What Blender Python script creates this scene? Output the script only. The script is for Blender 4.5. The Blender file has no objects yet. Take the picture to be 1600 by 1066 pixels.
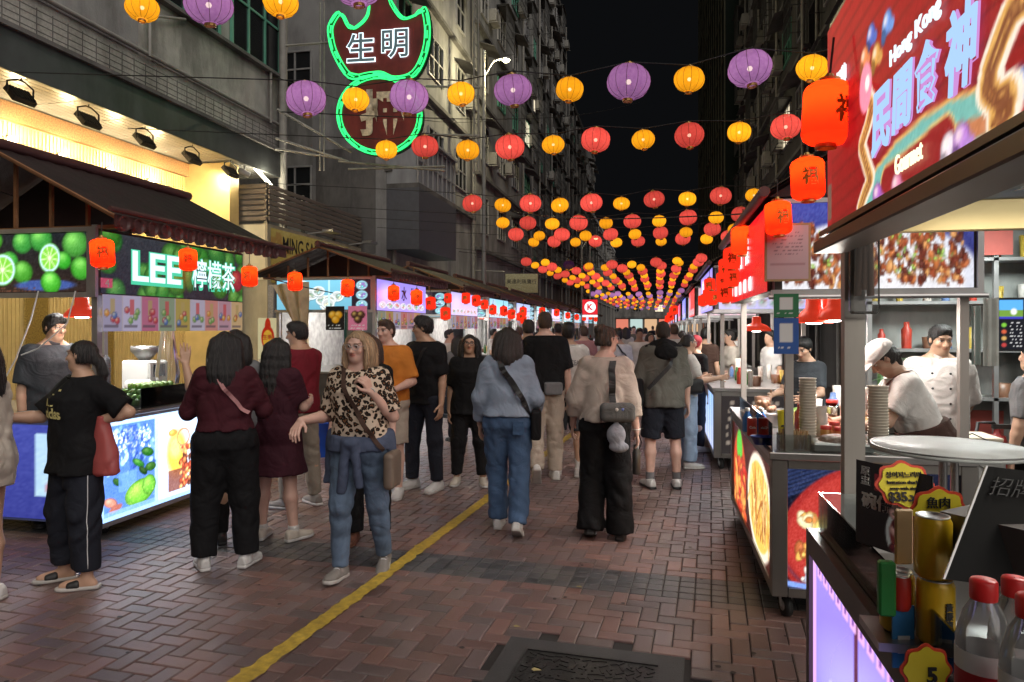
import bpy, math, random
import numpy as np
from mathutils import Vector, Matrix
from mathutils.bvhtree import BVHTree
random.seed(7); RNG = np.random.RandomState(11)
SC = bpy.context.scene; COL = SC.collection

# ------------------------------------------------------------------ camera, sky, light
YAW = math.radians(11.8); EYE = 1.65; F = 1100.0; HZ = 512.0
CT, ST = math.cos(YAW), math.sin(YAW)
cam_d = bpy.data.cameras.new('camera'); cam = bpy.data.objects.new('camera', cam_d); COL.objects.link(cam)
cam.location = (0, 0, EYE); cam.rotation_euler = (math.radians(90), 0, YAW)
cam_d.sensor_width = 36; cam_d.lens = 36 * F / 1600
cam_d.shift_y = -(533 - HZ) / 1600
cam_d.clip_start = 0.05; cam_d.clip_end = 600
SC.camera = cam
world = bpy.data.worlds.new('World'); SC.world = world; world.use_nodes = True
wn = world.node_tree; wn.nodes.clear()
w_out = wn.nodes.new('ShaderNodeOutputWorld'); w_bg = wn.nodes.new('ShaderNodeBackground')
w_bg.inputs[0].default_value = (0.80, 0.86, 1.0, 1); w_bg.inputs[1].default_value = 0.003
wn.links.new(w_bg.outputs[0], w_out.inputs[0])
sun_d = bpy.data.lights.new('sun', 'SUN'); sun = bpy.data.objects.new('sun', sun_d); COL.objects.link(sun)
sun_d.energy = 1.5; sun_d.angle = math.radians(75); sun_d.color = (1.0, 0.93, 0.86)
sun.rotation_euler = (math.radians(46), 0, YAW + math.radians(32))
sun.location = (0, 0, 30)
SC.view_settings.view_transform = 'Standard'; SC.view_settings.look = 'None'
SC.view_settings.exposure = 0.62; SC.view_settings.gamma = 1.0; SC.view_settings.use_curve_mapping = False
SC.render.engine = 'CYCLES'
cy = SC.cycles
cy.max_bounces = 6; cy.diffuse_bounces = 3; cy.glossy_bounces = 3; cy.transmission_bounces = 4; cy.transparent_max_bounces = 12
cy.sample_clamp_indirect = 3.0; cy.sample_clamp_direct = 0; cy.caustics_reflective = False; cy.caustics_refractive = False
cy.use_denoising = True
cy.use_light_tree = True

def W(u, v, d):
    xc = (u - 800) / F * d
    return Vector((xc * CT - d * ST, xc * ST + d * CT, EYE - (v - HZ) / F * d))
def ray(u, v):
    return W(u, v, 1.0) - Vector((0, 0, EYE))
def on_x(u, v, X):
    r = ray(u, v); t = X / r.x; return Vector((X, r.y * t, EYE + r.z * t))
def on_y(u, v, Y):
    r = ray(u, v); t = Y / r.y; return Vector((r.x * t, Y, EYE + r.z * t))
def on_z(u, v, Z=0.0):
    r = ray(u, v); t = (Z - EYE) / r.z; return Vector((r.x * t, r.y * t, Z))

# ------------------------------------------------------------------ materials
MATS = {}
def lin(c):
    c = np.asarray(c, float); return np.where(c <= .04045, c / 12.92, ((c + .055) / 1.055) ** 2.4)
def srgb(r, g, b): return tuple(lin(np.array([r, g, b]) / 255.))
def nodes(m):
    m.use_nodes = True; nt = m.node_tree; nt.nodes.clear()
    return nt, nt.nodes.new, nt.links.new
def mat(name, col, rough=.6, metal=0, var=.15, scale=8., bump=0., bscale=60., emit=0, spec=.5, stretch=None, stain=0., attr=False, sheen=0, coat=0, objrand=0., fold=0., wpos=False):
    """Principled surface with noise driven colour variation, fine relief and stains."""
    if name in MATS: return MATS[name]
    m = bpy.data.materials.new(name); nt, N, L = nodes(m)
    o = N('ShaderNodeOutputMaterial'); b = N('ShaderNodeBsdfPrincipled'); L(b.outputs[0], o.inputs[0])
    tc = N('ShaderNodeTexCoord'); mp = N('ShaderNodeMapping'); src = N('ShaderNodeNewGeometry').outputs['Position'] if wpos else tc.outputs['Object']; L(src, mp.inputs[0])
    if stretch: mp.inputs['Scale'].default_value = stretch
    n1 = N('ShaderNodeTexNoise'); n1.inputs['Scale'].default_value = scale; n1.inputs['Detail'].default_value = 5
    L(mp.outputs[0], n1.inputs[0])
    mx = N('ShaderNodeMix'); mx.data_type = 'RGBA'; mx.blend_type = 'MULTIPLY'
    mx.inputs[0].default_value = 1.0
    if attr:
        at = N('ShaderNodeAttribute'); at.attribute_name = 'Col'; L(at.outputs[0], mx.inputs[6])
    else:
        mx.inputs[6].default_value = (*col[:3], 1)
    mr = N('ShaderNodeMapRange'); L(n1.outputs[0], mr.inputs[0])
    mr.inputs[1].default_value = .25; mr.inputs[2].default_value = .75
    mr.inputs[3].default_value = 1 - var; mr.inputs[4].default_value = 1 + var
    L(mr.outputs[0], mx.inputs[7]); last = mx.outputs[2]
    if objrand:
        oi = N('ShaderNodeObjectInfo'); mr3 = N('ShaderNodeMapRange'); L(oi.outputs['Random'], mr3.inputs[0])
        mr3.inputs[3].default_value = 1 - objrand; mr3.inputs[4].default_value = 1 + objrand
        mx3 = N('ShaderNodeMix'); mx3.data_type = 'RGBA'; mx3.blend_type = 'MULTIPLY'; mx3.inputs[0].default_value = 1
        L(last, mx3.inputs[6]); L(mr3.outputs[0], mx3.inputs[7]); last = mx3.outputs[2]
    if stain:
        n2 = N('ShaderNodeTexNoise'); n2.inputs['Scale'].default_value = .7; n2.inputs['Detail'].default_value = 8; n2.inputs['Roughness'].default_value = .68
        mp2 = N('ShaderNodeMapping'); mp2.inputs['Scale'].default_value = (1.6, 1.6, .45); L(src, mp2.inputs[0]); L(mp2.outputs[0], n2.inputs[0])
        r2 = N('ShaderNodeMapRange'); r2.inputs[1].default_value = .44; r2.inputs[2].default_value = .62
        r2.inputs[3].default_value = 1; r2.inputs[4].default_value = 1 - stain; L(n2.outputs[0], r2.inputs[0])
        mx2 = N('ShaderNodeMix'); mx2.data_type = 'RGBA'; mx2.blend_type = 'MULTIPLY'; mx2.inputs[0].default_value = 1
        L(last, mx2.inputs[6]); L(r2.outputs[0], mx2.inputs[7]); last = mx2.outputs[2]
    L(last, b.inputs['Base Color'])
    rr = N('ShaderNodeMapRange'); L(n1.outputs[0], rr.inputs[0]); rr.inputs[3].default_value = max(.03, rough * .8); rr.inputs[4].default_value = min(1, rough * 1.2)
    L(rr.outputs[0], b.inputs['Roughness'])
    b.inputs['Metallic'].default_value = metal; b.inputs['Specular IOR Level'].default_value = spec
    if coat: b.inputs['Coat Weight'].default_value = coat
    if sheen: b.inputs['Sheen Weight'].default_value = sheen; b.inputs['Sheen Roughness'].default_value = .4
    if bump:
        nb = N('ShaderNodeTexNoise'); nb.inputs['Scale'].default_value = bscale; nb.inputs['Detail'].default_value = 3; L(mp.outputs[0], nb.inputs[0])
        bp = N('ShaderNodeBump'); bp.inputs['Strength'].default_value = bump; bp.inputs['Distance'].default_value = .01
        L(nb.outputs[0], bp.inputs['Height']); L(bp.outputs[0], b.inputs['Normal'])
        if fold:
            nf = N('ShaderNodeTexNoise'); nf.inputs['Scale'].default_value = 6; nf.inputs['Detail'].default_value = 1.5; nf.inputs['Distortion'].default_value = 2.2; L(mp.outputs[0], nf.inputs[0])
            b2 = N('ShaderNodeBump'); b2.inputs['Strength'].default_value = fold; b2.inputs['Distance'].default_value = .035; L(nf.outputs[0], b2.inputs['Height']); L(b2.outputs[0], bp.inputs['Normal'])
    if emit: b.inputs['Emission Color'].default_value = (*col[:3], 1); b.inputs['Emission Strength'].default_value = emit
    MATS[name] = m; return m
def emis(name, col, s, sample=True):
    if name in MATS: return MATS[name]
    m = bpy.data.materials.new(name); nt, N, L = nodes(m)
    o = N('ShaderNodeOutputMaterial'); e = N('ShaderNodeEmission'); e.inputs[0].default_value = (*col[:3], 1); e.inputs[1].default_value = s
    L(e.outputs[0], o.inputs[0])
    if not sample: m.cycles.emission_sampling = 'NONE'
    MATS[name] = m; return m
def print_mat(name, s, gloss=.25):
    """Print, back-lit in lightboxes, given a glow of its own on posters and boards: colours come from the sheet's own colour attribute."""
    if name in MATS: return MATS[name]
    m = bpy.data.materials.new(name); nt, N, L = nodes(m)
    o = N('ShaderNodeOutputMaterial'); b = N('ShaderNodeBsdfPrincipled'); at = N('ShaderNodeAttribute'); at.attribute_name = 'Col'
    mm = N('ShaderNodeMix'); mm.data_type = 'RGBA'; mm.blend_type = 'MULTIPLY'; mm.inputs[0].default_value = 1
    k = .25 if s else .8
    mm.inputs[7].default_value = (k, k, k, 1); L(at.outputs[0], mm.inputs[6]); L(mm.outputs[2], b.inputs['Base Color'])
    b.inputs['Roughness'].default_value = gloss
    if s:
        L(at.outputs[0], b.inputs['Emission Color']); b.inputs['Emission Strength'].default_value = s
    L(b.outputs[0], o.inputs[0]); MATS[name] = m; return m
def glass_mat(name, tint=(.9, .95, .95), amount=.88, rough=.05, haze=0.):
    """Thin clear sheet: mostly see-through with a glossy skin."""
    if name in MATS: return MATS[name]
    m = bpy.data.materials.new(name); nt, N, L = nodes(m)
    o = N('ShaderNodeOutputMaterial'); t = N('ShaderNodeBsdfTransparent'); t.inputs[0].default_value = (*tint, 1)
    g = N('ShaderNodeBsdfGlossy'); g.inputs['Roughness'].default_value = rough
    fr = N('ShaderNodeFresnel'); fr.inputs[0].default_value = 1.45
    ad = N('ShaderNodeMath'); ad.operation = 'ADD'; L(fr.outputs[0], ad.inputs[0]); ad.inputs[1].default_value = 1 - amount - .04
    mx = N('ShaderNodeMixShader'); L(ad.outputs[0], mx.inputs[0]); L(t.outputs[0], mx.inputs[1]); L(g.outputs[0], mx.inputs[2])
    if haze:
        df = N('ShaderNodeBsdfDiffuse'); df.inputs[0].default_value = (.8, .8, .78, 1); m2 = N('ShaderNodeMixShader'); m2.inputs[0].default_value = haze; L(mx.outputs[0], m2.inputs[1]); L(df.outputs[0], m2.inputs[2]); mx = m2
    L(mx.outputs[0], o.inputs[0]); MATS[name] = m; return m

# ------------------------------------------------------------------ objects
def tag(o, label=None, cat=None, group=None, kind=None):
    if label: o['label'] = label
    if cat: o['category'] = cat
    if group: o['group'] = group
    if kind: o['kind'] = kind
    return o
def empty(name, loc=(0, 0, 0), rz=0, label=None, cat=None, group=None):
    o = bpy.data.objects.new(name, None); o.empty_display_size = .1; COL.objects.link(o)
    o.location = loc; o.rotation_euler = (0, 0, rz); return tag(o, label, cat, group)
def link(name, me, m=None, parent=None, loc=None, rot=None):
    o = bpy.data.objects.new(name, me); COL.objects.link(o)
    if m is not None and len(me.materials) == 0:
        for k in (m if isinstance(m, (list, tuple)) else [m]): me.materials.append(k)
    if parent: o.parent = parent
    if loc is not None: o.location = loc
    if rot is not None: o.rotation_euler = rot
    return o
def copy_tree(o, parent=None):
    c = o.copy(); COL.objects.link(c)
    if parent: c.parent = parent
    for ch in KIDS(o): copy_tree(ch, c)
    return c
def KIDS(o): return [x for x in o.children]
def mesh_np(name, v, f, smooth=False, col=None):
    """v (n,3) array, f list of tuples or (m,k) array."""
    me = bpy.data.meshes.new(name)
    if isinstance(f, np.ndarray):
        n, k = f.shape
        me.vertices.add(len(v)); me.vertices.foreach_set('co', np.ascontiguousarray(v, np.float32).ravel())
        me.loops.add(n * k); me.loops.foreach_set('vertex_index', np.ascontiguousarray(f, np.int32).ravel())
        me.polygons.add(n); me.polygons.foreach_set('loop_start', np.arange(0, n * k, k, dtype=np.int32))
        me.update(calc_edges=True)
    else:
        me.from_pydata([tuple(x) for x in v], [], f)
    if smooth: me.polygons.foreach_set('use_smooth', np.ones(len(me.polygons), bool))
    if col is not None:
        a = me.color_attributes.new('Col', 'FLOAT_COLOR', 'POINT')
        c4 = np.ones((len(v), 4), np.float32); c4[:, :3] = col; a.data.foreach_set('color', c4.ravel())
    return me
class MB:
    """Collects shapes into one mesh."""
    def __init__(s): s.v = []; s.f = []; s.n = 0; s.sm = []
    def add(s, v, f, smooth=False):
        k = s.n; s.v += [tuple(x) for x in v]; s.f += [tuple(i + k for i in q) for q in f]; s.sm += [smooth] * len(f); s.n += len(v); return s
    def box(s, a, b, bev=0.):
        (x0, y0, z0), (x1, y1, z1) = [min(p, q) for p, q in zip(a, b)], [max(p, q) for p, q in zip(a, b)]
        if bev <= 0:
            return s.add([(x0, y0, z0), (x1, y0, z0), (x1, y1, z0), (x0, y1, z0), (x0, y0, z1), (x1, y0, z1), (x1, y1, z1), (x0, y1, z1)],
                         [(3, 2, 1, 0), (4, 5, 6, 7), (0, 1, 5, 4), (1, 2, 6, 5), (2, 3, 7, 6), (3, 0, 4, 7)])
        c = [(x0 + x1) / 2, (y0 + y1) / 2, (z0 + z1) / 2]; h = [(x1 - x0) / 2, (y1 - y0) / 2, (z1 - z0) / 2]; bev = min(bev, min(h) * .95)
        vs = []; idx = {}
        for sx in (-1, 1):
            for sy in (-1, 1):
                for sz in (-1, 1):
                    for ax in range(3):
                        p = [c[i] + (sx, sy, sz)[i] * (h[i] - (0 if i == ax else bev)) for i in range(3)]
                        idx[(sx, sy, sz, ax)] = len(vs); vs.append(p)
        fs = []
        for ax in range(3):
            o1, o2 = (ax + 1) % 3, (ax + 2) % 3
            for sg in (-1, 1):
                q = []
                for a1, a2 in ((-1, -1), (1, -1), (1, 1), (-1, 1)):
                    k = [0, 0, 0]; k[ax] = sg; k[o1] = a1; k[o2] = a2; q.append(idx[(*k, ax)])
                fs.append(tuple(q if sg > 0 else q[::-1]))
        for ax in range(3):
            o1, o2 = (ax + 1) % 3, (ax + 2) % 3
            for s1 in (-1, 1):
                for s2 in (-1, 1):
                    def K(e, w):
                        k = [0, 0, 0]; k[ax] = e; k[o1] = s1; k[o2] = s2; return idx[(*k, w)]
                    q = [K(-1, o1), K(1, o1), K(1, o2), K(-1, o2)]
                    fs.append(tuple(q if s1 * s2 < 0 else q[::-1]))
        for sx in (-1, 1):
            for sy in (-1, 1):
                for sz in (-1, 1):
                    q = [idx[(sx, sy, sz, a)] for a in range(3)]
                    fs.append(tuple(q if sx * sy * sz > 0 else q[::-1]))
        return s.add(vs, fs)
    def obox(s, c, R, U, Fd, h):
        """oriented box: centre, three axes, half sizes"""
        c = Vector(c); vs = []
        for k in ((-1, -1, -1), (1, -1, -1), (1, 1, -1), (-1, 1, -1), (-1, -1, 1), (1, -1, 1), (1, 1, 1), (-1, 1, 1)):
            vs.append(c + Vector(R) * (k[0] * h[0]) + Vector(U) * (k[1] * h[1]) + Vector(Fd) * (k[2] * h[2]))
        return s.add(vs, [(3, 2, 1, 0), (4, 5, 6, 7), (0, 1, 5, 4), (1, 2, 6, 5), (2, 3, 7, 6), (3, 0, 4, 7)])
    def tube(s, pts, r, n=8, cap=True, closed=False):
        pts = [Vector(p) for p in pts]; m = len(pts); rs = r if isinstance(r, (list, tuple)) else [r] * m
        vs = []; up = None
        for i, p in enumerate(pts):
            if closed: d = pts[(i + 1) % m] - pts[i - 1]
            else: d = pts[min(i + 1, m - 1)] - pts[max(i - 1, 0)]
            d = d.normalized() if d.length > 1e-9 else Vector((0, 0, 1))
            if up is None: up = Vector((0, 0, 1)) if abs(d.z) < .9 else Vector((1, 0, 0))
            a = d.cross(up); a = a.normalized() if a.length > 1e-6 else d.orthogonal().normalized(); b = a.cross(d).normalized(); up = b
            for k in range(n):
                t = 2 * math.pi * k / n; vs.append(p + (a * math.cos(t) + b * math.sin(t)) * rs[i])
        fs = []
        for i in range(m if closed else m - 1):
            j = (i + 1) % m
            for k in range(n): fs.append((i * n + k, i * n + (k + 1) % n, j * n + (k + 1) % n, j * n + k))
        s.add(vs, fs, True)
        if cap and not closed: s.add(vs[:n], [tuple(range(n))]); s.add(vs[-n:], [tuple(range(n - 1, -1, -1))])
        return s
    def lathe(s, prof, c=(0, 0, 0), n=16, cap=True, smooth=True, axis=None):
        """prof: (r, z) pairs"""
        vs = []; c = Vector(c)
        if axis is None: A, B, Z = Vector((1, 0, 0)), Vector((0, 1, 0)), Vector((0, 0, 1))
        else: Z = Vector(axis).normalized(); A = Z.orthogonal().normalized(); B = Z.cross(A)
        for r, z in prof:
            for k in range(n):
                t = 2 * math.pi * k / n; vs.append(c + (A * math.cos(t) + B * math.sin(t)) * r + Z * z)
        fs = []
        for i in range(len(prof) - 1):
            for k in range(n): fs.append((i * n + k, i * n + (k + 1) % n, (i + 1) * n + (k + 1) % n, (i + 1) * n + k))
        s.add(vs, fs, smooth)
        if cap: s.add(vs[:n], [tuple(range(n - 1, -1, -1))]); s.add(vs[-n:], [tuple(range(n))])
        return s
    def quad(s, a, b, c, d): return s.add([a, b, c, d], [(0, 1, 2, 3)])
    def slab(s, poly, n, t):
        """prism: polygon points extruded along vector n by t"""
        n = Vector(n).normalized() * t; P = [Vector(p) for p in poly]; k = len(P)
        vs = P + [p + n for p in P]
        return s.add(vs, [tuple(range(k - 1, -1, -1)), tuple(range(k, 2 * k))] + [(i, (i + 1) % k, k + (i + 1) % k, k + i) for i in range(k)])
    def build(s, name, m, parent=None, world=False, loc=None, rot=None, smooth=None):
        v = s.v
        if world and parent is not None:
            off = parent.location
            v = [(a[0] - off[0], a[1] - off[1], a[2] - off[2]) for a in v]
        me = bpy.data.meshes.new(name); me.from_pydata(v, [], s.f)
        me.polygons.foreach_set('use_smooth', np.array(s.sm if smooth is None else [smooth] * len(s.sm), bool))
        return link(name, me, m, parent, loc, rot)
def box(name, a, b, m, parent=None, bev=0., world=False): return MB().box(a, b, bev).build(name, m, parent, world)

_TXT = {}
def text_mesh(s, bold=0., ext=.004, shear=0.):
    """Lettering as a mesh, centred, 1 unit high capitals."""
    k = (s, bold, ext, shear)
    if k not in _TXT:
        c = bpy.data.curves.new('lettering', 'FONT'); c.body = s; c.extrude = ext; c.offset = bold; c.shear = shear
        c.resolution_u = 3; c.align_x = 'CENTER'; c.align_y = 'CENTER'
        o = bpy.data.objects.new('lettering', c); me = o.to_mesh()
        n = len(me.vertices); v = np.zeros(n * 3, np.float32); me.vertices.foreach_get('co', v); v = v.reshape(-1, 3)
        fs = [tuple(p.vertices) for p in me.polygons]
        if n: v[:, :2] -= (v[:, :2].max(0) + v[:, :2].min(0)) / 2
        _TXT[k] = (v.copy(), fs); o.to_mesh_clear(); bpy.data.objects.remove(o); bpy.data.curves.remove(c)
    return _TXT[k]
def lettering(s, m, O, R, U, w=None, h=None, parent=None, bold=0., off=.004, ext=.004, shear=0., name='lettering', world=True):
    """Put text on a plane: centre O, right R, up U; scaled to width w and/or height h (metres)."""
    v, fs = text_mesh(s, bold, ext, shear)
    if not len(v): return None
    R = Vector(R).normalized(); U = Vector(U).normalized(); n = R.cross(U)
    sp = v[:, :2].max(0) - v[:, :2].min(0)
    sx = (w / sp[0]) if w else h / sp[1]; sy = (h / sp[1]) if h else sx
    O = Vector(O) + n * off
    P = np.array(O)[None] + v[:, :1] * sx * np.array(R)[None] + v[:, 1:2] * sy * np.array(U)[None] + (v[:, 2:3] / max(ext, 1e-6) * .0015) * np.array(n)[None]
    if parent is not None and world: P = P - np.array(parent.location)[None]
    me = bpy.data.meshes.new(name); me.from_pydata([tuple(p) for p in P], [], fs)
    return link(name, me, m, parent)

# ------------------------------------------------------------------ print painter
class Img:
    """A small canvas for printed pictures; x right, y down, colours in 0..255 display values."""
    def __init__(s, w, h, bg=(255, 255, 255), bg2=None):
        s.w, s.h = w, h; s.a = np.zeros((h, w, 3), np.float32); s.Y, s.X = np.mgrid[0:h, 0:w].astype(np.float32)
        s.a[:] = bg
        if bg2 is not None:
            t = (s.Y / max(1, h - 1))[..., None]; s.a = (1 - t) * np.array(bg, np.float32) + t * np.array(bg2, np.float32)
    def mixm(s, m, col): m = m[..., None]; s.a = s.a * (1 - m) + np.array(col, np.float32) * m
    def ell(s, cx, cy, rx, ry, col, rot=0, soft=1., hi=None, al=1.):
        c, q = math.cos(rot), math.sin(rot); dx, dy = s.X - cx, s.Y - cy
        x, y = (dx * c + dy * q) / rx, (-dx * q + dy * c) / ry
        r = np.sqrt(x * x + y * y); m = np.clip((1 - r) * min(rx, ry) / soft + .5, 0, 1) * al
        s.mixm(m, col)
        if hi is not None:
            g = np.exp(-(((x + .3) ** 2 + (y + .35) ** 2) * 3.2)) * m; s.mixm(g * .8, hi)
            e = np.clip((r - .55) / .45, 0, 1) ** 2 * m * .55; s.mixm(e, np.array(col) * .35)
        return s
    def ring(s, cx, cy, rx, ry, t, col):
        r = np.sqrt(((s.X - cx) / rx) ** 2 + ((s.Y - cy) / ry) ** 2); m = np.clip(t / min(rx, ry) - abs(r - 1), 0, .1) * 10; s.mixm(np.clip(m, 0, 1), col); return s
    def rect(s, x0, y0, x1, y1, col, al=1.):
        m = ((s.X >= x0) & (s.X < x1) & (s.Y >= y0) & (s.Y < y1)).astype(np.float32) * al; s.mixm(m, col); return s
    def line(s, x0, y0, x1, y1, t, col, al=1.):
        dx, dy = x1 - x0, y1 - y0; L = max(1e-6, dx * dx + dy * dy)
        k = np.clip(((s.X - x0) * dx + (s.Y - y0) * dy) / L, 0, 1)
        d = np.hypot(s.X - x0 - k * dx, s.Y - y0 - k * dy); s.mixm(np.clip(t - d + .5, 0, 1) * al, col); return s
    def noise(s, amp, cell=1):
        n = RNG.randn(s.h // cell + 2, s.w // cell + 2, 1).astype(np.float32); n = np.repeat(np.repeat(n, cell, 0), cell, 1)[:s.h, :s.w]
        s.a = np.clip(s.a + n * amp, 0, 255); return s
    def scribble(s, x0, y0, x1, y1, col, lh=3, dens=.6):
        """illegibly small print"""
        y = y0
        while y + 1 < y1:
            on = RNG.rand(s.w) < dens
            m = np.zeros((s.h, s.w), np.float32); m[int(y):int(y) + max(1, lh // 2), :] = on[None]
            m[:, :int(x0)] = 0; m[:, int(x1):] = 0; s.mixm(m, col); y += lh
        return s
    def lime(s, x, y, r, r2=None, dark=1.):
        r2 = r2 or r; c = (np.array((60, 150, 50)) + RNG.randint(-12, 12, 3)) * dark
        s.ell(x, y, r, r2, c, RNG.rand() * .6, hi=(150 * dark, 230 * dark, 110 * dark)); return s
    def slice(s, x, y, r, rind=(225, 240, 220), fl=(150, 215, 70), r2=None):
        r2 = r2 or r
        s.ell(x, y, r, r2, (80, 160, 50)); s.ell(x, y, r * .93, r2 * .93, rind); s.ell(x, y, r * .78, r2 * .78, fl)
        for k in range(9):
            t = k / 9 * 2 * math.pi + .2; s.line(x, y, x + math.cos(t) * r * .76, y + math.sin(t) * r2 * .76, max(.4, r * .035), (220, 240, 190))
        s.ell(x, y, r * .1, r2 * .1, (230, 245, 210)); return s
    def food(s, x0, y0, x1, y1, pal, n=60, sz=.08):
        w = min(x1 - x0, y1 - y0)
        for k in range(n):
            c = np.array(pal[RNG.randint(len(pal))]); a = x0 + RNG.rand() * (x1 - x0); b = y0 + RNG.rand() * (y1 - y0); r = w * sz * (.5 + RNG.rand())
            s.ell(a, b, r * (1 + RNG.rand()), r, c, RNG.rand() * 3, hi=np.clip(c * 1.15 + 22, 0, 255))
        return s
    def bowl(s, x, y, r, pal, rim=(225, 235, 235), n=8):
        s.ell(x, y + r * .1, r * 1.03, r * 1.03, (60, 80, 90), al=.5); s.ell(x, y, r, r, rim); s.ell(x, y, r * .8, r * .8, np.array(rim) * .82)
        for k in range(n):
            c = np.array(pal[RNG.randint(len(pal))]); t = RNG.rand() * 6.3; q = r * .55 * RNG.rand() ** .5
            s.ell(x + math.cos(t) * q, y + math.sin(t) * q, r * .28, r * .2, c, t, hi=np.clip(c * 1.2 + 30, 0, 255))
        return s
    def cols(s): return lin(np.clip(s.a, 0, 255) / 255.)
def panel(name, O, R, U, w, h, im, m, parent=None, thick=.0, world=True):
    """Printed sheet with its lower left corner at O; its normal is R x U."""
    O, R, U = Vector(O), Vector(R).normalized(), Vector(U).normalized()
    nx, ny = im.w, im.h; c = im.cols()[::-1]
    gx, gy = np.meshgrid(np.linspace(0, w, nx), np.linspace(0, h, ny))
    P = np.array(O)[None] + gx.reshape(-1, 1) * np.array(R)[None] + gy.reshape(-1, 1) * np.array(U)[None]
    if parent is not None and world: P = P - np.array(parent.location)[None]
    i = (np.arange(ny - 1)[:, None] * nx + np.arange(nx - 1)[None]).ravel()
    f = np.stack([i, i + 1, i + nx + 1, i + nx], 1)
    return link(name, mesh_np(name, P, f, col=c.reshape(-1, 3)), m, parent)

# ------------------------------------------------------------------ shared materials
CH = dict(steel=mat('steel', (.42, .41, .40), .32, .9, .12, 5, .05, 40, stretch=(1, 1, .15)),
          darksteel=mat('darksteel', (.12, .115, .11), .4, .7, .2, 6),
          alu=mat('alu', (.55, .55, .55), .35, .8, .1, 6),
          white=mat('white', (.7, .7, .68), .45, 0, .06, 5),
          black=mat('black', (.012, .012, .013), .5, 0, .3, 9),
          rubber=mat('rubber', (.02, .02, .02), .7),
          red=mat('red', (.5, .03, .02), .4, 0, .1, 6), gold=mat('gold', (.65, .42, .1), .35, .7, .1, 20),
          wood=mat('wood', (.42, .27, .13), .6, 0, .25, 6, .1, 50, stretch=(1, 1, .1)),
          poststeel=mat('poststeel', (.42, .385, .35), .42, .45, .15, 5, .05, 40, stretch=(1, 1, .2)), glass=glass_mat('glass'), plastic=glass_mat('plastic', (.95, .96, .97), .88, .15, .06),
          cable=mat('cable', (.015, .015, .016), .6), cream=mat('cream', (.62, .55, .42), .6),
          darkglass=mat('darkglass', (.02, .022, .025), .12, 0, .2, 3, spec=.6),
          ink=mat('ink', (.012, .012, .014), .5), inkred=mat('inkred', (.45, .02, .02), .5), inkwhite=mat('inkwhite', (.75, .75, .75), .5),
          lit=print_mat('litprint', .95), lithi=print_mat('litprinthi', 1.7), litlow=print_mat('litprintlow', .65), paper=print_mat('paperprint', 0, .5))
# ================================================================== ground
PA = -math.radians(4.0); PC, PS = math.cos(PA), math.sin(PA)
def pav(a, b, z=0.): return (a * PC - b * PS, a * PS + b * PC, z)          # paving frame -> world
def unpav(p): return (p[0] * PC + p[1] * PS, -p[0] * PS + p[1] * PC)
def project(p):
    xc = p[0] * CT + p[1] * ST; d = -p[0] * ST + p[1] * CT
    return (800 + xc / d * F, HZ + (EYE - p[2]) / d * F, d) if d > .05 else (0, 0, -1)

g_m = bpy.data.materials.new('ground'); nt, N, L = nodes(g_m)
o_ = N('ShaderNodeOutputMaterial'); b_ = N('ShaderNodeBsdfPrincipled'); L(b_.outputs[0], o_.inputs[0])
tc_ = N('ShaderNodeTexCoord'); br_ = N('ShaderNodeTexBrick'); L(tc_.outputs['Object'], br_.inputs[0])
br_.inputs['Color1'].default_value = (.05, .035, .03, 1); br_.inputs['Color2'].default_value = (.075, .045, .04, 1); br_.inputs['Mortar'].default_value = (.012, .011, .01, 1)
br_.inputs['Scale'].default_value = 2.5; br_.inputs['Mortar Size'].default_value = .02
L(br_.outputs[0], b_.inputs['Base Color']); b_.inputs['Roughness'].default_value = .45
ground = MB().quad((-120, -40, -.014), (120, -40, -.014), (120, 300, -.014), (-120, 300, -.014)).build('ground', g_m); tag(ground, kind='structure')
pavement = MB().quad(pav(-9.5, 1, -.012), pav(5, 1, -.012), pav(5, 15.6, -.012), pav(-9.5, 15.6, -.012)).build('pavement', mat('joint', (.02, .018, .017), .8, 0, .3, 30)); tag(pavement, kind='structure')
m_brick = mat('brick', (.2, .1, .08), .31, 0, .30, 1.3, .4, 240, attr=True, spec=.8, wpos=True, stain=.25)
BL, BW = .196, .098
def brick_verts(hx, hy, dz, tilt):
    g = .003; b = .005
    z0, z1, z2 = -.012, -.004 + dz, dz
    o, i = [(-hx + g, -hy + g), (hx - g, -hy + g), (hx - g, hy - g), (-hx + g, hy - g)], [(-hx + g + b, -hy + g + b), (hx - g - b, -hy + g + b), (hx - g - b, hy - g - b), (-hx + g + b, hy - g - b)]
    v = [(x, y, z0) for x, y in o] + [(x, y, z1 + tilt * x) for x, y in o] + [(x, y, z2 + tilt * x) for x, y in i]
    f = []
    for k in range(4):
        j = (k + 1) % 4; f += [(k, j, 4 + j, 4 + k), (4 + k, 4 + j, 8 + j, 8 + k)]
    return v, f + [(8, 9, 10, 11)]
BRICKCOL = [(112, 92, 87), (122, 94, 88), (128, 99, 92), (106, 92, 90), (118, 100, 97), (134, 102, 93), (108, 86, 81), (122, 104, 101)]
GREYCOL = [(72, 72, 74), (82, 81, 82), (66, 67, 69), (88, 86, 85)]
b0 = [unpav(on_z(700, 900)), unpav(on_z(1000, 935))]; band0 = round((b0[0][1] + b0[1][1]) / 2 / BW) ; band1 = band0 + 4
mh_c = unpav(on_z(800, 993)); mh_d = unpav(on_z(1070, 1030)); mh_x0, mh_x1, mh_y1 = mh_c[0], mh_d[0], (mh_c[1] + mh_d[1]) / 2; mh_y0 = mh_y1 - .62
BR = []
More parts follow.
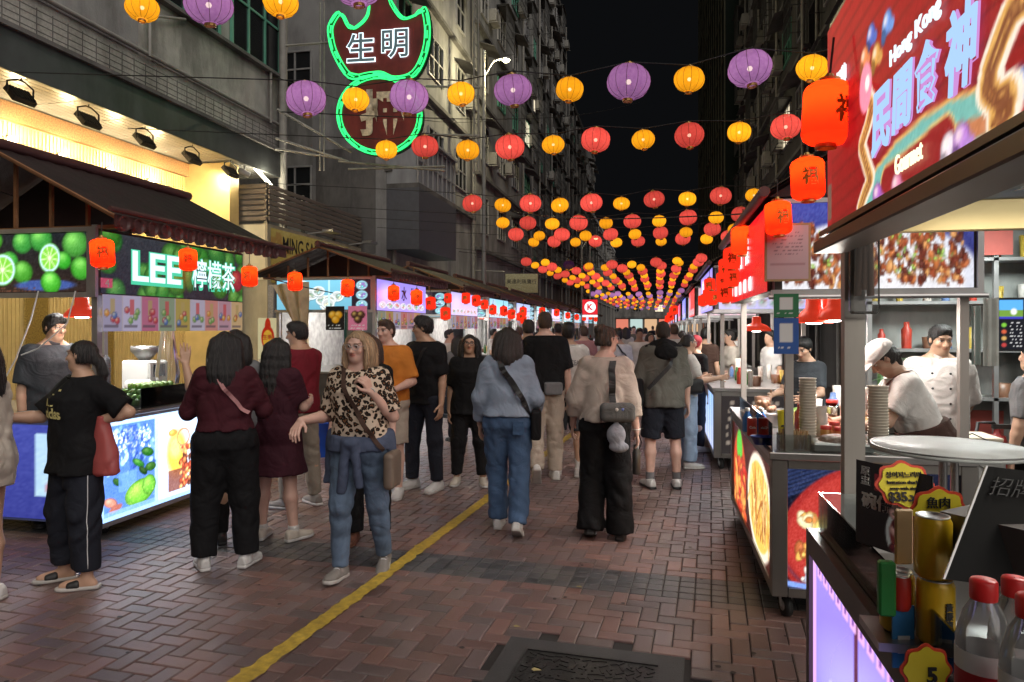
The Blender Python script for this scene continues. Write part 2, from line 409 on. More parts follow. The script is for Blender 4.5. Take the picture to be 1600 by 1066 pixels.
for i in range(-98, 50):
    for j in range(10, 159):
        if band0 <= j < band1:
            BR.append((i * BW + BW / 2, j * BW + BW / 2, BW / 2, BW / 2, 1)); continue
        k = (i - j) % 4
        if k == 0: BR.append(((i + 1) * BW, (j + .5) * BW, BW, BW / 2, 0))
        elif k == 2 and not (band0 <= j - 1 < band1): BR.append(((i + .5) * BW, j * BW, BW / 2, BW, 0))
        elif k == 2: BR.append(((i + .5) * BW, (j + .5) * BW, BW / 2, BW / 2, 0))
        elif k == 3 and band0 <= j + 1 < band1: BR.append(((i + .5) * BW, (j + .5) * BW, BW / 2, BW / 2, 0))
vis = []
for q in BR:
    if mh_x0 - .05 < q[0] < mh_x1 + .05 and mh_y0 < q[1] < mh_y1 + .04: continue
    w = pav(q[0], q[1]); u, v, d = project(w)
    if d > 1.5 and -60 < u < 1560 and v < 1120: vis.append((d, u, v, q))
vis.sort(key=lambda t: t[0])
near = [t for t in vis if -20 < t[1] < 1240 and t[2] < 1075][:290]; near_ids = set(id(t) for t in near)
bm_cache = {}
for n_, t in enumerate(near):
    a, b, hx, hy, grey = t[3]; key = (round(hx, 3), round(hy, 3), grey, random.randrange(6))
    if key not in bm_cache:
        v, f = brick_verts(hx, hy, random.uniform(-.0015, .0015), random.uniform(-.012, .012))
        c = lin(np.array(random.choice(GREYCOL if grey else BRICKCOL)) / 255.) * random.uniform(.92, 1.08)
        me = mesh_np('brick', np.array(v), f, col=np.tile(c, (len(v), 1))); me.materials.append(m_brick); bm_cache[key] = me
    link('brick', bm_cache[key], None, pavement, pav(a, b), (0, 0, PA))
VV, FF, CC = [], [], []; nv = 0
for t in vis:
    if id(t) in near_ids: continue
    a, b, hx, hy, grey = t[3]; v, f = brick_verts(hx, hy, random.uniform(-.0015, .0015), random.uniform(-.012, .012))
    c = lin(np.array(random.choice(GREYCOL if grey else BRICKCOL)) / 255.) * random.uniform(.92, 1.08)
    VV += [pav(a + p[0], b + p[1], p[2]) for p in v]; FF += [tuple(i + nv for i in q) for q in f]; CC += [c] * len(v); nv += len(v)
tag(link('brick_paving', mesh_np('brick_paving', np.array(VV), FF, col=np.array(CC)), m_brick, pavement), kind='stuff')
# painted line with ragged edge
_a, _b = on_z(376, 1066), on_z(772, 770); pts = [_a.lerp(_b, t) + Vector((random.uniform(-.012, .012), 0, 0)) for t in (-.25, 0, .3, .6, .9, 1.2, 1.6, 2.1)]
m_yel = mat('yellow_paint', (.52, .36, .05), .65, 0, .35, 25, .5, 90, stain=.35)
mb = MB(); L_, R_ = [], []
for a, b in zip(pts[:-1], pts[1:]):
    n_ = int((b - a).length / .035) + 1
    for k in range(n_):
        p = a.lerp(b, k / n_); dr = (b - a).normalized(); s = Vector((dr.y, -dr.x, 0)); w = .047
        w2 = random.uniform(-.006, .01) * (1.6 if random.random() < .12 else 1)
        L_.append(p - s * (w + random.uniform(-.006, .009) + (w2 > .012) * .02) + Vector((0, 0, .0045))); R_.append(p + s * (w + w2) + Vector((0, 0, .0045)))
n_ = len(L_); mb.add(L_ + R_, [(i, n_ + i, n_ + i + 1, i + 1) for i in range(n_ - 1)])
road_line = mb.build('painted_line', m_yel); tag(road_line, 'worn mustard yellow stripe painted along the brick paving', 'road marking')
gum = MB(); rg = random.Random(3)
for k in range(130):
    q = pav(rg.uniform(-4.2, .5), rg.uniform(2.2, 9), .0032); r = rg.uniform(.006, .017); gum.add([(q[0] + r * math.cos(t) * rg.uniform(.7, 1.2), q[1] + r * math.sin(t) * rg.uniform(.7, 1.2), q[2]) for t in [i / 7 * 6.283 for i in range(7)]], [tuple(range(7))])
tag(gum.build('gum_spots', mat('old_gum', (.035, .033, .032), .7), pavement), kind='stuff')
# access cover
mc = empty('access_cover', pav((mh_x0 + mh_x1) / 2, (mh_y0 + mh_y1) / 2, 0), PA, 'dark cast iron access cover set in the brick paving', 'manhole cover')
m_iron = mat('iron', (.035, .034, .033), .5, .3, .3, 20, .3, 120)
hx, hy = (mh_x1 - mh_x0) / 2, (mh_y1 - mh_y0) / 2; fr = .11
m_conc = mat('collar', (.05, .05, .05), .7, 0, .25, 15, .4, 150)
MB().box((-hx, -hy, -.012), (hx, -hy + fr, .001)).box((-hx, hy - fr, -.012), (hx, hy, .001)).box((-hx, -hy + fr, -.012), (-hx + fr, hy - fr, .001)).box((hx - fr, -hy + fr, -.012), (hx, hy - fr, .001)).build('collar', m_conc, mc)
ix, iy = hx - fr, hy - fr
MB().box((-ix + .004, -iy + .004, -.012), (ix - .004, iy - .004, -.004)).build('plate', m_iron, mc)
MB().box((-ix, iy - .012, -.01), (ix, iy, .003)).box((-ix, -iy, -.01), (-ix + .012, iy - .012, .003)).box((ix - .012, -iy, -.01), (ix, iy - .012, .003)).build('frame', m_iron, mc)
tr = MB().box((-.022, -.0055, -.005), (.022, .0055, .003)); tre = bpy.data.meshes.new('tread'); tre.from_pydata(tr.v, [], tr.f); tre.materials.append(m_iron)
for i in range(14):
    for j in range(8):
        a, b = -ix + .05 + (2 * ix - .1) * (i + random.uniform(-.2, .2)) / 13, -iy + .04 + (2 * iy - .08) * (j + random.uniform(-.2, .2)) / 7; link('tread', tre, None, mc, (a, b, -.002), (0, 0, random.choice((.2, 1.77)) + random.uniform(-.4, .4) + a * 2))
# fallen leaves
m_leaf = mat('dry_leaf', (.5, .42, .18), .6)
for k, (u, v, s) in enumerate(((808, 980, 1), (838, 1048, 1.2), (905, 918, .8))):
    p = on_z(u, v); mb = MB(); a = random.random() * 6
    mb.add([(.022 * s * math.cos(a + t), .012 * s * math.sin(a + t), .004 + .004 * (i % 2)) for i, t in enumerate((0, .9, 1.6, 2.4, 3.14, 4.2, 5.2))], [(0, 1, 2, 3, 4, 5, 6)])
    lf = mb.build('dry_leaf', m_leaf, None, loc=p); tag(lf, ('small pale leaf lying on brick beside the access cover', 'curled dry leaf lying on the access cover', 'tiny dry leaf on the dark grey paving band')[k], 'leaf')

# ================================================================== buildings
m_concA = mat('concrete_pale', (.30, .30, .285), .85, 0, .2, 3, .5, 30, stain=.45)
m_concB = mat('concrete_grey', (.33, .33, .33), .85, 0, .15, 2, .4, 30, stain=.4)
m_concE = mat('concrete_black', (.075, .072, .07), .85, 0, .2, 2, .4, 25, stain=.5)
m_concC = mat('concrete_dark', (.17, .165, .16), .85, 0, .2, 2, .4, 25, stain=.5)
m_concD = mat('concrete_warm', (.20, .19, .18), .85, 0, .2, 2, .4, 25, stain=.5)
m_fascia = mat('fascia', (.09, .10, .105), .45, .2, .2, 3, stain=.4)
m_granite = mat('granite', (.30, .16, .07), .35, 0, .5, 45)
m_goldwall = mat('goldwall', (.62, .47, .20), .45, .1, .1, 6)
m_greenfr = mat('green_frame', (.14, .42, .30), .5, .1, .1, 6)
m_wfr = mat('window_frame', (.42, .42, .42), .5, .2, .15, 6)
m_ac = mat('aircon', (.42, .41, .38), .6, 0, .15, 10, stain=.3)
m_pipe = mat('drain_pipe', (.28, .27, .25), .6, 0, .2, 6)
m_tile = mat('mosaic_tile', (.44, .43, .40), .55, 0, .25, 30, stain=.45)
_WM = {}
def win_mesh(w, h, nx, ny, depth=.06):
    """frame with bars and pane meshes for a window in the (y,z) plane facing +x"""
    k = (round(w, 2), round(h, 2), nx, ny)
    if k not in _WM:
        mb = MB(); t = .045
        for a, b in (((0, -w / 2, -h / 2), (depth, -w / 2 + t, h / 2)), ((0, w / 2 - t, -h / 2), (depth, w / 2, h / 2))): mb.box(a, b)
        for a, b in (((0, -w / 2 + t, -h / 2), (depth, w / 2 - t, -h / 2 + t)), ((0, -w / 2 + t, h / 2 - t), (depth, w / 2 - t, h / 2))): mb.box(a, b)
        for i in range(1, nx): y = -w / 2 + w * i / nx; mb.box((.005, y - t / 2, -h / 2 + t), (depth - .01, y + t / 2, h / 2 - t))
        for j in range(1, ny):
            z = -h / 2 + h * j / ny
            for i in range(nx): mb.box((.008, -w / 2 + w * i / nx + t / 2, z - t / 2), (depth - .014, -w / 2 + w * (i + 1) / nx - t / 2, z + t / 2))
        fr = bpy.data.meshes.new('frame'); fr.from_pydata(mb.v, [], mb.f)
        pb = MB().quad((.02, -w / 2, -h / 2), (.02, w / 2, -h / 2), (.02, w / 2, h / 2), (.02, -w / 2, h / 2)); pm = bpy.data.meshes.new('pane'); pm.from_pydata(pb.v, [], pb.f)
        _WM[k] = (fr, pm)
    return _WM[k]
def window(parent, p, w, h, nx=2, ny=2, mfr=None, mp=None, side=1):
    fr, pm = win_mesh(w, h, nx, ny)
    o = bpy.data.objects.new('window', fr); COL.objects.link(o); o.parent = parent
    if not fr.materials: fr.materials.append(None)
    o.material_slots[0].link = 'OBJECT'; o.material_slots[0].material = mfr or m_wfr
    o.location = p; o.rotation_euler = (0, 0, 0 if side > 0 else math.pi)
    if side == 2: o.rotation_euler = (0, 0, -math.pi / 2)
    if not pm.materials: pm.materials.append(None)
    q = bpy.data.objects.new('pane', pm); COL.objects.link(q); q.parent = o; q.material_slots[0].link = 'OBJECT'; q.material_slots[0].material = mp or CH['darkglass']
    return o
def ac_mesh():
    if 'ac' not in _WM:
        mb = MB().box((0, -.38, -.25), (.32, .38, .25), .02)
        for k in range(10): mb.box((.32, -.34, -.2 + k * .04), (.33, .02, -.185 + k * .04))
        mb.lathe([(.02, .325), (.16, .325), (.17, .335), (.17, .33)], (0, .18, 0), 12, axis=(1, 0, 0))
        mb.box((-.0, -.34, -.31), (.36, -.3, -.27)).box((-.0, .3, -.31), (.36, .34, -.27))
        me = bpy.data.meshes.new('aircon'); me.from_pydata(mb.v, [], mb.f); me.materials.append(m_ac); _WM['ac'] = me
    return _WM['ac']
def aircon(parent, p, side=1):
    o = bpy.data.objects.new('air_conditioner', ac_mesh()); COL.objects.link(o); o.parent = parent; o.location = p; o.rotation_euler = (0, 0, 0 if side > 0 else math.pi); return o
def cage_mesh(w, h, dp):
    k = ('cage', w, h, dp)
    if k not in _WM:
        mb = MB(); n = max(3, int(w / .14)); t = .012
        for z in (-h / 2, -h / 4, 0, h / 4, h / 2): mb.box((dp - t, -w / 2, z - t), (dp + t, w / 2, z + t))
        for i in range(n + 1): y = -w / 2 + w * i / n; mb.box((dp - t * .7, y - t * .7, -h / 2), (dp + t * .7, y + t * .7, h / 2))
        for y in (-w / 2, w / 2):
            for z in (-h / 2, 0, h / 2): mb.box((0, y - t, z - t), (dp, y + t, z + t))
        mb.box((0, -w / 2 - .05, h / 2 + .03), (dp + .1, w / 2 + .05, h / 2 + .05))
        me = bpy.data.meshes.new('cage'); me.from_pydata(mb.v, [], mb.f); _WM[k] = me
    return _WM[k]
def tenement(label, x, y0, y1, h, m, side=1, depth=8, floors_from=4.6, fh=2.9, bay=2.5, seed=1, shop=True):
    """street building: front plane at x, facing +x (side=1) or -x (side=-1)"""
    rd = random.Random(seed); B = empty('tenement_building', (x, (y0 + y1) / 2, 0), 0, label, 'building'); s = side
    L = (y1 - y0) / 2
    MB().box((0, -L, 0), (-depth * s, L, h)).build('wall', m, B)
    mb = MB(); z = floors_from - .15
    while z < h - 1:
        mb.box((-.05 * s, -L - .03, z), (.16 * s, L + .03, z + .12)); z += fh
    mb.box((-depth * s - .05 * s, -L - .06, h), (.1 * s, L + .06, h + .35)); mb.build('floor_band', m_concC if m is not m_concC else m_concB, B)
    z = floors_from; nb = max(1, int(2 * L / bay)); bw = 2 * L / nb
    cm = mat('cage_metal', (.10, .10, .10), .6, .4, .3, 10)
    while z + 2 < h:
        for i in range(nb):
            y = -L + bw * (i + .5); t = rd.random(); w, hh = (1.5, 1.3) if t < .6 else (1.1, 1.5)
            lit = rd.random() < .03
            window(B, (.001 * s, y - .2, z + 1.35), w, hh, 3 if w > 1.2 else 2, 2, m_greenfr if rd.random() < .15 else m_wfr, MATS['roomlight'] if lit else None, s)
            if rd.random() < .55: aircon(B, (.05 * s, y + .75, z + .9 + rd.random() * .3), s)
            if rd.random() < .4:
                o = link('window_cage', cage_mesh(w + .2, hh + .2, .45), cm, B, (.002 * s, y - .2, z + 1.35), (0, 0, 0 if s > 0 else math.pi))
            elif rd.random() < .5:
                MB().slab([(.0, y - w / 2 - .4, z + 2.25), (.0, y + w / 2, z + 2.25), (.6 * s, y + w / 2, z + 2.05), (.6 * s, y - w / 2 - .4, z + 2.05)], (0, 0, 1), .03).build('window_awning', m_concC, B)
        z += fh
    for i in range(nb + 1):
        if rd.random() < .55:
            y = -L + .25 + (2 * L - .5) * i / nb; MB().tube([(.12 * s, y, .2), (.12 * s, y, h - .3)], .06, 6).build('drain_pipe', m_pipe, B)
    return B
emis('roomlight', (1., .85, .6), .8)
C_ = tenement('grey block with balcony enclosure beyond the pawnshop terrace', -7.0, 17.4, 26, 24, m_concB, 1, 9, 5.9, seed=3)
tenement('pale tenement with window cages behind the street lamp', -6.9, 26.2, 38.5, 27, m_concA, 1, 8, 4.8, seed=5)
tenement('warm grey tenement further down the street on the left', -7.1, 38.8, 54, 25, m_concD, 1, 8, 4.8, seed=8)
tenement('lower dim tenement near the far end of the left side', -7.0, 54.5, 78, 20, m_concB, 1, 8, 4.8, seed=9)
tenement('last small tenement at the far left street end', -7.2, 78.5, 118, 14, m_concC, 1, 8, 4.8, seed=10)
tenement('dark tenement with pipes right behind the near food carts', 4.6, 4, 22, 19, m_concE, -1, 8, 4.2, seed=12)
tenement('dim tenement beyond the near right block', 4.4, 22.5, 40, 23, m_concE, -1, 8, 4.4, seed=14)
end_b = tenement('low dark block closing the far end of the street', -26, 119, 131, 9, m_concC, 1, 8, 4.5, seed=20)
# end block stretched across the street
EB = empty('corner_block', (0, 132, 0), 0, 'dim block across the far end of the street', 'building')
MB().box((-30, 0, 0), (30, 8, 7)).build('wall', m_concD, EB); MB().box((-30, -.3, 3.4), (30, 0, 3.7)).build('canopy', m_concC, EB)
for k in range(9): MB().box((-13 + k * 2.6, -.06, .4 + (k % 3) * .5), (-10.8 + k * 2.6, -.02, 3.2)).build('shop_window', emis('far_shop%d' % (k % 3), [(.7, .9, .85), (1, .62, .35), (1, .3, .2)][k % 3], .5), EB)
for k in range(12): window(EB, (-24 + k * 4, -.01, 5.2), 1.5, 1.3, 3, 2, None, MATS['roomlight'] if k in (6, 8) else None, 2)
# scaffolded tower with green net
SB = empty('scaffolded_tower', (4.2, 52, 0), 0, 'dark tower wrapped in green scaffold netting on the right', 'building')
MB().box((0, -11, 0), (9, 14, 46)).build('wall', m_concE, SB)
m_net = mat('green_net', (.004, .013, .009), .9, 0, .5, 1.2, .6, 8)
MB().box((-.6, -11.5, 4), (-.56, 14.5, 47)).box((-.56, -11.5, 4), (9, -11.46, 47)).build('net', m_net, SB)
mb = MB()
for k in range(14): mb.tube([(-.65, -11.5 + k * 2, 0), (-.65, -11.5 + k * 2, 47)], .05, 5)
for k in range(14): mb.tube([(-.66, -11.5, 4 + k * 3.2), (-.66, 14.5, 4 + k * 3.2)], .04, 5)
mb.build('scaffold_pole', mat('bamboo', (.12, .12, .08), .7), SB)

# ---- building A: near left block with lit shop recess
A = empty('corner_building', (-8, 7, 0), 0, 'weathered near left block with lit gold shopfront under a canopy', 'building')
def WA(mb, name, m, parent=A): return mb.build(name, m, parent, True)
yE = 13.8; zS = 4.85
m_wallA = mat('render_pale', (.46, .455, .42), .85, 0, .2, 3, .6, 30, stain=.5)
WA(MB().box((-16, 1, zS + .42), (-8, yE, 14)), 'upper_wall', m_wallA)
WA(MB().box((-9.6, 1, 0), (-9.1, 12.2, 4.6)), 'shop_wall', m_goldwall)
mb = MB()
for k in range(150): y = 2.5 + k * .065; mb.box((-9.1, y, 0), (-9.085, y + .03, 4.58))
WA(mb, 'wall_rib', m_goldwall)
WA(MB().box((-9.6, 1, 4.6), (-9.0, 12.2, zS)), 'granite_band', m_granite)
WA(MB().box((-9.6, 12.2, 0), (-8.12, 12.5, zS)), 'return_wall', m_goldwall)
mb = MB()
for k in range(9): mb.box((-9.0 + k * .115, 1, zS + .02), (-8.9 + k * .115, yE - .02, zS + .05))
for k in range(14): mb.box((-9.0, 1.5 + k * .88, zS + .012), (-7.96, 1.53 + k * .88, zS + .02))
WA(mb, 'soffit_panel', mat('soffit', (.62, .62, .6), .25, .5, .1, 4))
WA(MB().box((-16, 1, zS + .06), (-7.9, yE, zS + .42)), 'canopy_slab', m_concC)
WA(MB().box((-7.9, 1, zS - .02), (-7.86, yE + .02, zS + .5)), 'fascia', m_fascia)
WA(MB().box((-7.96, 1, zS + .5), (-7.8, yE + .04, zS + .56)), 'fascia_cap', m_concC)
# mosaic band and render patches
WA(MB().box((-8, 1, zS + .56), (-7.985, yE, zS + 1.0)), 'mosaic_band', m_tile)
mb = MB()
for k in range(48):
    y = 2 + k * .25; mb.box((-7.985, y, zS + .58), (-7.982, y + .015, zS + .99))
for k in range(5): mb.box((-7.986, 2, zS + .6 + k * .09), (-7.9815, yE, zS + .612 + k * .09))
WA(mb, 'tile_joint', m_concC)
for (ya, yb, za, zb, mm) in ((4.2, 7.2, 6.05, 8.9, m_concD), (7.6, 9.6, 5.95, 7.5, m_concB), (9.9, 13.5, 5.95, 6.9, m_wallA), (7.4, 9.7, 7.6, 9.2, m_concA)):
    WA(MB().box((-8, ya, za), (-7.988, yb, zb)), 'render_patch', mm)
WA(MB().tube([(-7.93, 6, zS + 1.15), (-7.93, yE, zS + 1.12)], .035, 6), 'conduit', m_pipe)
WA(MB().tube([(-7.9, 9.75, zS + 1.1), (-7.9, 9.75, 6.6), (-7.9, 10.6, 6.9)], .025, 6), 'conduit', m_pipe)
WA(MB().tube([(-7.85, yE - .1, 3), (-7.85, yE - .1, 14)], .09, 8), 'drain_pipe', m_pipe)
WA(MB().tube([(-7.9, yE - .5, 5.9), (-7.9, yE - .5, 7)], .03, 6), 'conduit', m_pipe)
for (ya, w) in ((10.15, 1.5), (12.0, 1.75)):
    o = window(A, (.012, ya + w / 2 - 7, 8.0), w, 1.95, 3, 2, m_greenfr)
for (ya, w) in ((4.8, 1.5), (7.0, 1.5)): window(A, (.012, ya + w / 2 - 7, 10.4), w, 1.6, 3, 2, m_greenfr)
WA(MB().box((-8, 9.9, 6.96), (-7.86, yE - .2, 7.02)), 'window_sill', m_concC)
# gilded plaques on the shop wall, behind the stall
for k, y in enumerate((6.0, 7.3, 8.6, 9.9)):
    WA(MB().box((-9.085, y, .3), (-9.06, y + .42, 3.4), .01), 'plaque', mat('plaque', (.35, .24, .06), .4, .5, .6, 50))
for k, (y, s) in enumerate(((6.2, '王'), (7.5, '雀要'))):
    for j, c in enumerate(s):
        lettering(c, mat('giltgold', (.9, .62, .16), .3, .6), (-9.058, y, 3.0 - j * .55), (0, 1, 0), (0, 0, 1), h=.4, parent=A, bold=.02)
WA(MB().box((-9.08, 4.2, 0), (-9.05, 5.7, 2.3)), 'shutter', mat('shop_tile', (.35, .30, .13), .4, 0, .35, 9))
# shop downlights on the wall
m_lampw = emis('warm_lamp', (1, .86, .55), 9)
def lightobj(name, kind, loc, energy, col, parent=None, size=.2, rot=None, spot=None, blend=.5):
    d = bpy.data.lights.new(name, kind); d.energy = energy; d.color = col
    if kind == 'AREA': d.size = size
    else: d.shadow_soft_size = size
    if kind == 'SPOT': d.spot_size = spot or 2.2; d.spot_blend = blend
    o = bpy.data.objects.new(name, d); COL.objects.link(o); o.location = loc
    if rot is not None: o.rotation_euler = rot
    return o
for k, (u, v) in enumerate(((18, 214), (97, 241), (172, 263), (236, 281))):
    p = on_x(u, v, -9.03)
    dl = empty('downlight', p, 0, f'bright warm lamp on the gold shop wall, {("first", "second", "third", "fourth")[k]} from the left', 'lamp', 'lamps along the gold wall')
    MB().box((-.06, -.03, -.02), (-.0, .03, .02)).build('bracket', CH['darksteel'], dl)
    MB().lathe([(.0, -.09), (.045, -.085), (.055, -.03), (.045, 0), (.01, .01)], (0, 0, 0), 12, cap=False).build('bulb', m_lampw, dl)
    lightobj('downlight_beam', 'POINT', p + Vector((.12, 0, -.02)), 22, (1, .78, .42), size=.06)
# flood lamps hanging from the canopy
for k, (u, v) in enumerate(((32, 122), (138, 165), (226, 200), (300, 228), (360, 252))):
    p = on_x(u, v, -8.05); p.z = zS - .22
    fl = empty('flood_lamp', p, 0, f'black rectangular flood lamp under the canopy, {("first", "second", "third", "fourth", "fifth")[k]} from the left', 'lamp', 'flood lamps under the canopy')
    n = Vector((-.62, 0, -.55)).normalized(); U = Vector((0, 1, 0)); R = n.cross(U)
    MB().obox((0, 0, 0), R, U, n, (.11, .16, .035)).build('housing', CH['black'], fl)
    mb = MB()
    for j in range(7): mb.obox(-n * .045 + U * (-.13 + j * .043), R, U, n, (.095, .006, .012))
    mb.build('cooling_fin', CH['black'], fl)
    MB().obox(n * .037, R, U, n, (.09, .14, .002)).build('lens', emis('flood_lens', (1, .93, .75), 5), fl)
    MB().tube([(0, -.19, 0), (0, -.19, .14), (0, -.05, .2), (0, .05, .2), (0, .19, .14), (0, .19, 0)], .012, 6).build('bracket', CH['black'], fl)
    MB().tube([(0, 0, .2), (0, .02, .26), (.03, .12, .27), (.05, .2, .3)], .008, 5).build('cable', CH['black'], fl)
    lo = lightobj('flood_beam', 'SPOT', p + n * .06, 110, (1, .82, .5), size=.1, spot=2.5)
    lo.rotation_euler = n.to_track_quat('-Z', 'Y').to_euler()
# small security camera and tube lamp at the canopy end
cp = on_x(382, 270, -8.0); sc_ = empty('security_camera', cp, 0, 'small white security camera at the end of the canopy', 'camera')
MB().lathe([(.0, -.12), (.05, -.12), (.055, -.1), (.055, .1), (.0, .12)], (0, 0, 0), 10, axis=(.5, .7, -.3)).build('body', CH['white'], sc_)
MB().tube([(0, 0, .05), (0, 0, zS - cp.z)], .02, 6).build('bracket', CH['white'], sc_)
tp = on_x(411, 276, -7.95); tl = empty('tube_lamp', tp, 0, 'short glowing tube lamp under the canopy corner', 'lamp')
MB().tube([(-.05, -.22, .14), (.05, .22, -.14)], .035, 8).build('tube', emis('tube_warm', (1, .93, .7), 7), tl)
MB().tube([(-.05, -.22, .14), (-.05, -.22, zS - tp.z)], .01, 5).build('bracket', CH['white'], tl)
lightobj('tube_glow', 'POINT', tp + Vector((.12, -.1, -.05)), 25, (1, .9, .65), size=.1)

# ---- pawnshop unit with slat terrace
Pw = empty('pawnshop_unit', (-7.6, 15, 0), 0, 'low pawnshop unit with slatted terrace screen and yellow sign', 'building')
def WP(mb, name, m): return mb.build(name, m, Pw, True)
WP(MB().box((-12, 12.7, 0), (-7.62, 17.2, 3.72)), 'wall', mat('pawn_wall', (.45, .40, .28), .7, 0, .15, 3, stain=.3))
m_slat = mat('timber_slat', (.20, .165, .13), .7, 0, .25, 5, .2, 40, stretch=(1, .1, 1))
for k in range(7):
    z = 3.78 + k * .108
    o = WP(MB().box((-7.62, 12.72, z), (-7.585, 17.15, z + .082), .006), 'slat', m_slat)
    o = WP(MB().box((-9.3, 12.68, z), (-7.64, 12.715, z + .082), .006), 'slat', m_slat)
mb = MB()
for y in (12.74, 14.2, 15.7, 17.1): mb.box((-7.69, y - .03, 3.72), (-7.63, y + .03, 4.55))
for x in (-9.2, -8.4): mb.box((x - .03, 12.73, 3.72), (x + .03, 12.79, 4.55))
WP(mb, 'screen_post', CH['darksteel'])
im = Img(90, 30, (196, 170, 92), (176, 150, 78)); im.noise(5)
for k in range(26): im.rect(RNG.randint(0, 14), RNG.randint(0, 16), RNG.randint(4, 20), RNG.randint(1, 16), (150, 80, 50), .35)
panel('sign_face', (-7.6, 12.8, 2.55), (0, 1, 0), (0, 0, 1), 3.6, 1.1, im, print_mat('dimprint', .16), Pw)
lettering('MING SANG PAWN', CH['ink'], (-7.6, 14.75, 3.36), (0, 1, 0), (0, 0, 1), w=3.0, h=.34, parent=Pw, bold=.012)
WP(MB().box((-9.2, 12.69, 2.6), (-7.66, 12.70, 3.7)), 'cream_board', mat('cream_panel', (.75, .68, .48), .5, 0, .1, 4))  # plain cream panel, paler than the wall beside it
WP(MB().box((-7.62, 13.2, 0), (-7.55, 14.3, 2.3)), 'door', mat('door_grey', (.16, .17, .18), .5)); WP(MB().box((-7.62, 14.6, 0), (-7.56, 16.2, 2.3)), 'shutter', mat('shutter_green', (.03, .14, .09), .5))
WP(MB().box((-7.62, 12.72, 0), (-7.5, 13.1, 2.5)), 'pillar', mat('mosaic', (.25, .25, .26), .5, 0, .6, 60))
for y in (14.3, 16.4):
    WP(MB().tube([(-7.6, y, 3.72), (-7.1, y + .1, 3.78)], .018, 5).box((-7.2, y - .1, 3.74), (-6.95, y + .3, 3.80)), 'sign_lamp', CH['alu'])
# yellow flame sign of the pawnshop at street level
im = Img(40, 60, (222, 214, 170)); im.ell(20, 28, 13, 17, (190, 40, 25)); im.ell(20, 12, 6, 12, (190, 40, 25)); im.ell(20, 30, 10, 13, (225, 175, 60))
fs = empty('flame_sign', on_x(418, 560, -7.2) * 1, 0, 'cream board with red flame emblem beside the pawnshop door', 'sign'); fs.location.z = 1.05
panel('board', (-.2, 0, 0), (1, 0, 0), (0, 0, 1), .4, .78, im, print_mat('dimprint2', .35), fs, world=False)
MB().box((-.2, .005, -1.0), (.2, .04, .78)).build('backing', CH['white'], fs)
lettering('生明', CH['inkred'], (0, 0, .42), (1, 0, 0), (0, 0, 1), w=.2, parent=fs, bold=.02, world=False)
# ---- balcony enclosure on block C
yb = 19.1 - (17.4 + 26) / 2
for (za, zb, mm) in ((3.7, 5.3, mat('blue_grey_panel', (.10, .105, .125), .6)), (5.3, 5.42, m_concC)):
    MB().box((.0, yb - 1.7, za), (.9, yb + 1.7, zb)).build('balcony_box', mm, C_)
mb = MB()
for k in range(9): mb.box((.84, yb - 1.7 + k * .42, 5.42), (.88, yb - 1.66 + k * .42, 6.7))
for k in range(3): mb.box((.84, yb - 1.66, 5.42 + k * .6), (.87, yb + 1.7, 5.46 + k * .6))
mb.box((0, yb - 1.72, 6.7), (.95, yb + 1.72, 6.76)); mb.build('enclosure_frame', m_wfr, C_)
MB().box((.0, yb - 1.68, 5.42), (.82, yb + 1.66, 6.7)).build('curtain_panel', mat('curtain_panel', (.30, .31, .33), .4, 0, .4, 3, stretch=(1, 6, .3)), C_)
MB().box((-.02, -4.25, 2.6), (1.4, -1.0, 2.75)).box((-.02, -1, 2.9), (1.2, 4.2, 3.0)).build('canopy', mat('canopy_white', (.5, .55, .55), .5), C_)
MB().box((.2, -4.0, 2.55), (1.2, -1.2, 2.595)).build('canopy_lamp', emis('cool_panel', (.75, .95, 1), 1.6), C_)
# camera-facing side wall of block C: recessed window bays and rough patch
for z in (5.5, 8.6): window(C_, (-2.6, -4.302, z), 1.0, 1.0, 2, 2, None, None, 2)
for (xa, xb, za, zb, mm) in ((-2.0, -.3, 3.6, 6.4, m_concC), (-4.6, -2.1, 4.2, 8.9, m_concA)):
    MB().box((xa, -4.315, za), (xb, -4.30, zb)).build('render_patch', mm, C_)
MB().tube([(-3.4, -4.4, 3), (-3.4, -4.4, 20)], .06, 6).build('drain_pipe', m_pipe, C_)
# ================================================================== left stalls
m_roof = mat('maroon_roof', (.022, .011, .011), .6, 0, .25, 6, .3, 80, stain=.3)
m_roof2 = mat('maroon_trim', (.08, .035, .033), .5, 0, .2, 8)
m_lampred = mat('lamp_red', (.75, .05, .02), .3, 0, .05, 5, emit=.35)
m_white_led = emis('white_led', (1, .97, .92), 14)
m_tubeled = emis('tube_led', (.95, .98, 1), 6)
FX = -4.25
def corrug(p0, p1, q1, q0, n, amp, mb):
    """corrugated sheet between edge p0-p1 (along y) and edge q0-q1"""
    p0, p1, q1, q0 = map(Vector, (p0, p1, q1, q0)); nn = (p1 - p0).cross(q0 - p0).normalized()
    if nn.z < 0: nn = -nn
    V = []
    for i in range(n + 1):
        t = i / n; o = nn * (amp * math.sin(i * math.pi / 2))
        V += [p0.lerp(p1, t) + o, q0.lerp(q1, t) + o]
    mb.add(V, [(2 * i, 2 * i + 2, 2 * i + 3, 2 * i + 1) for i in range(n)], True)
    th = nn * -.012
    mb.add([v + th for v in V], [(2 * i + 1, 2 * i + 3, 2 * i + 2, 2 * i) for i in range(n)], True)
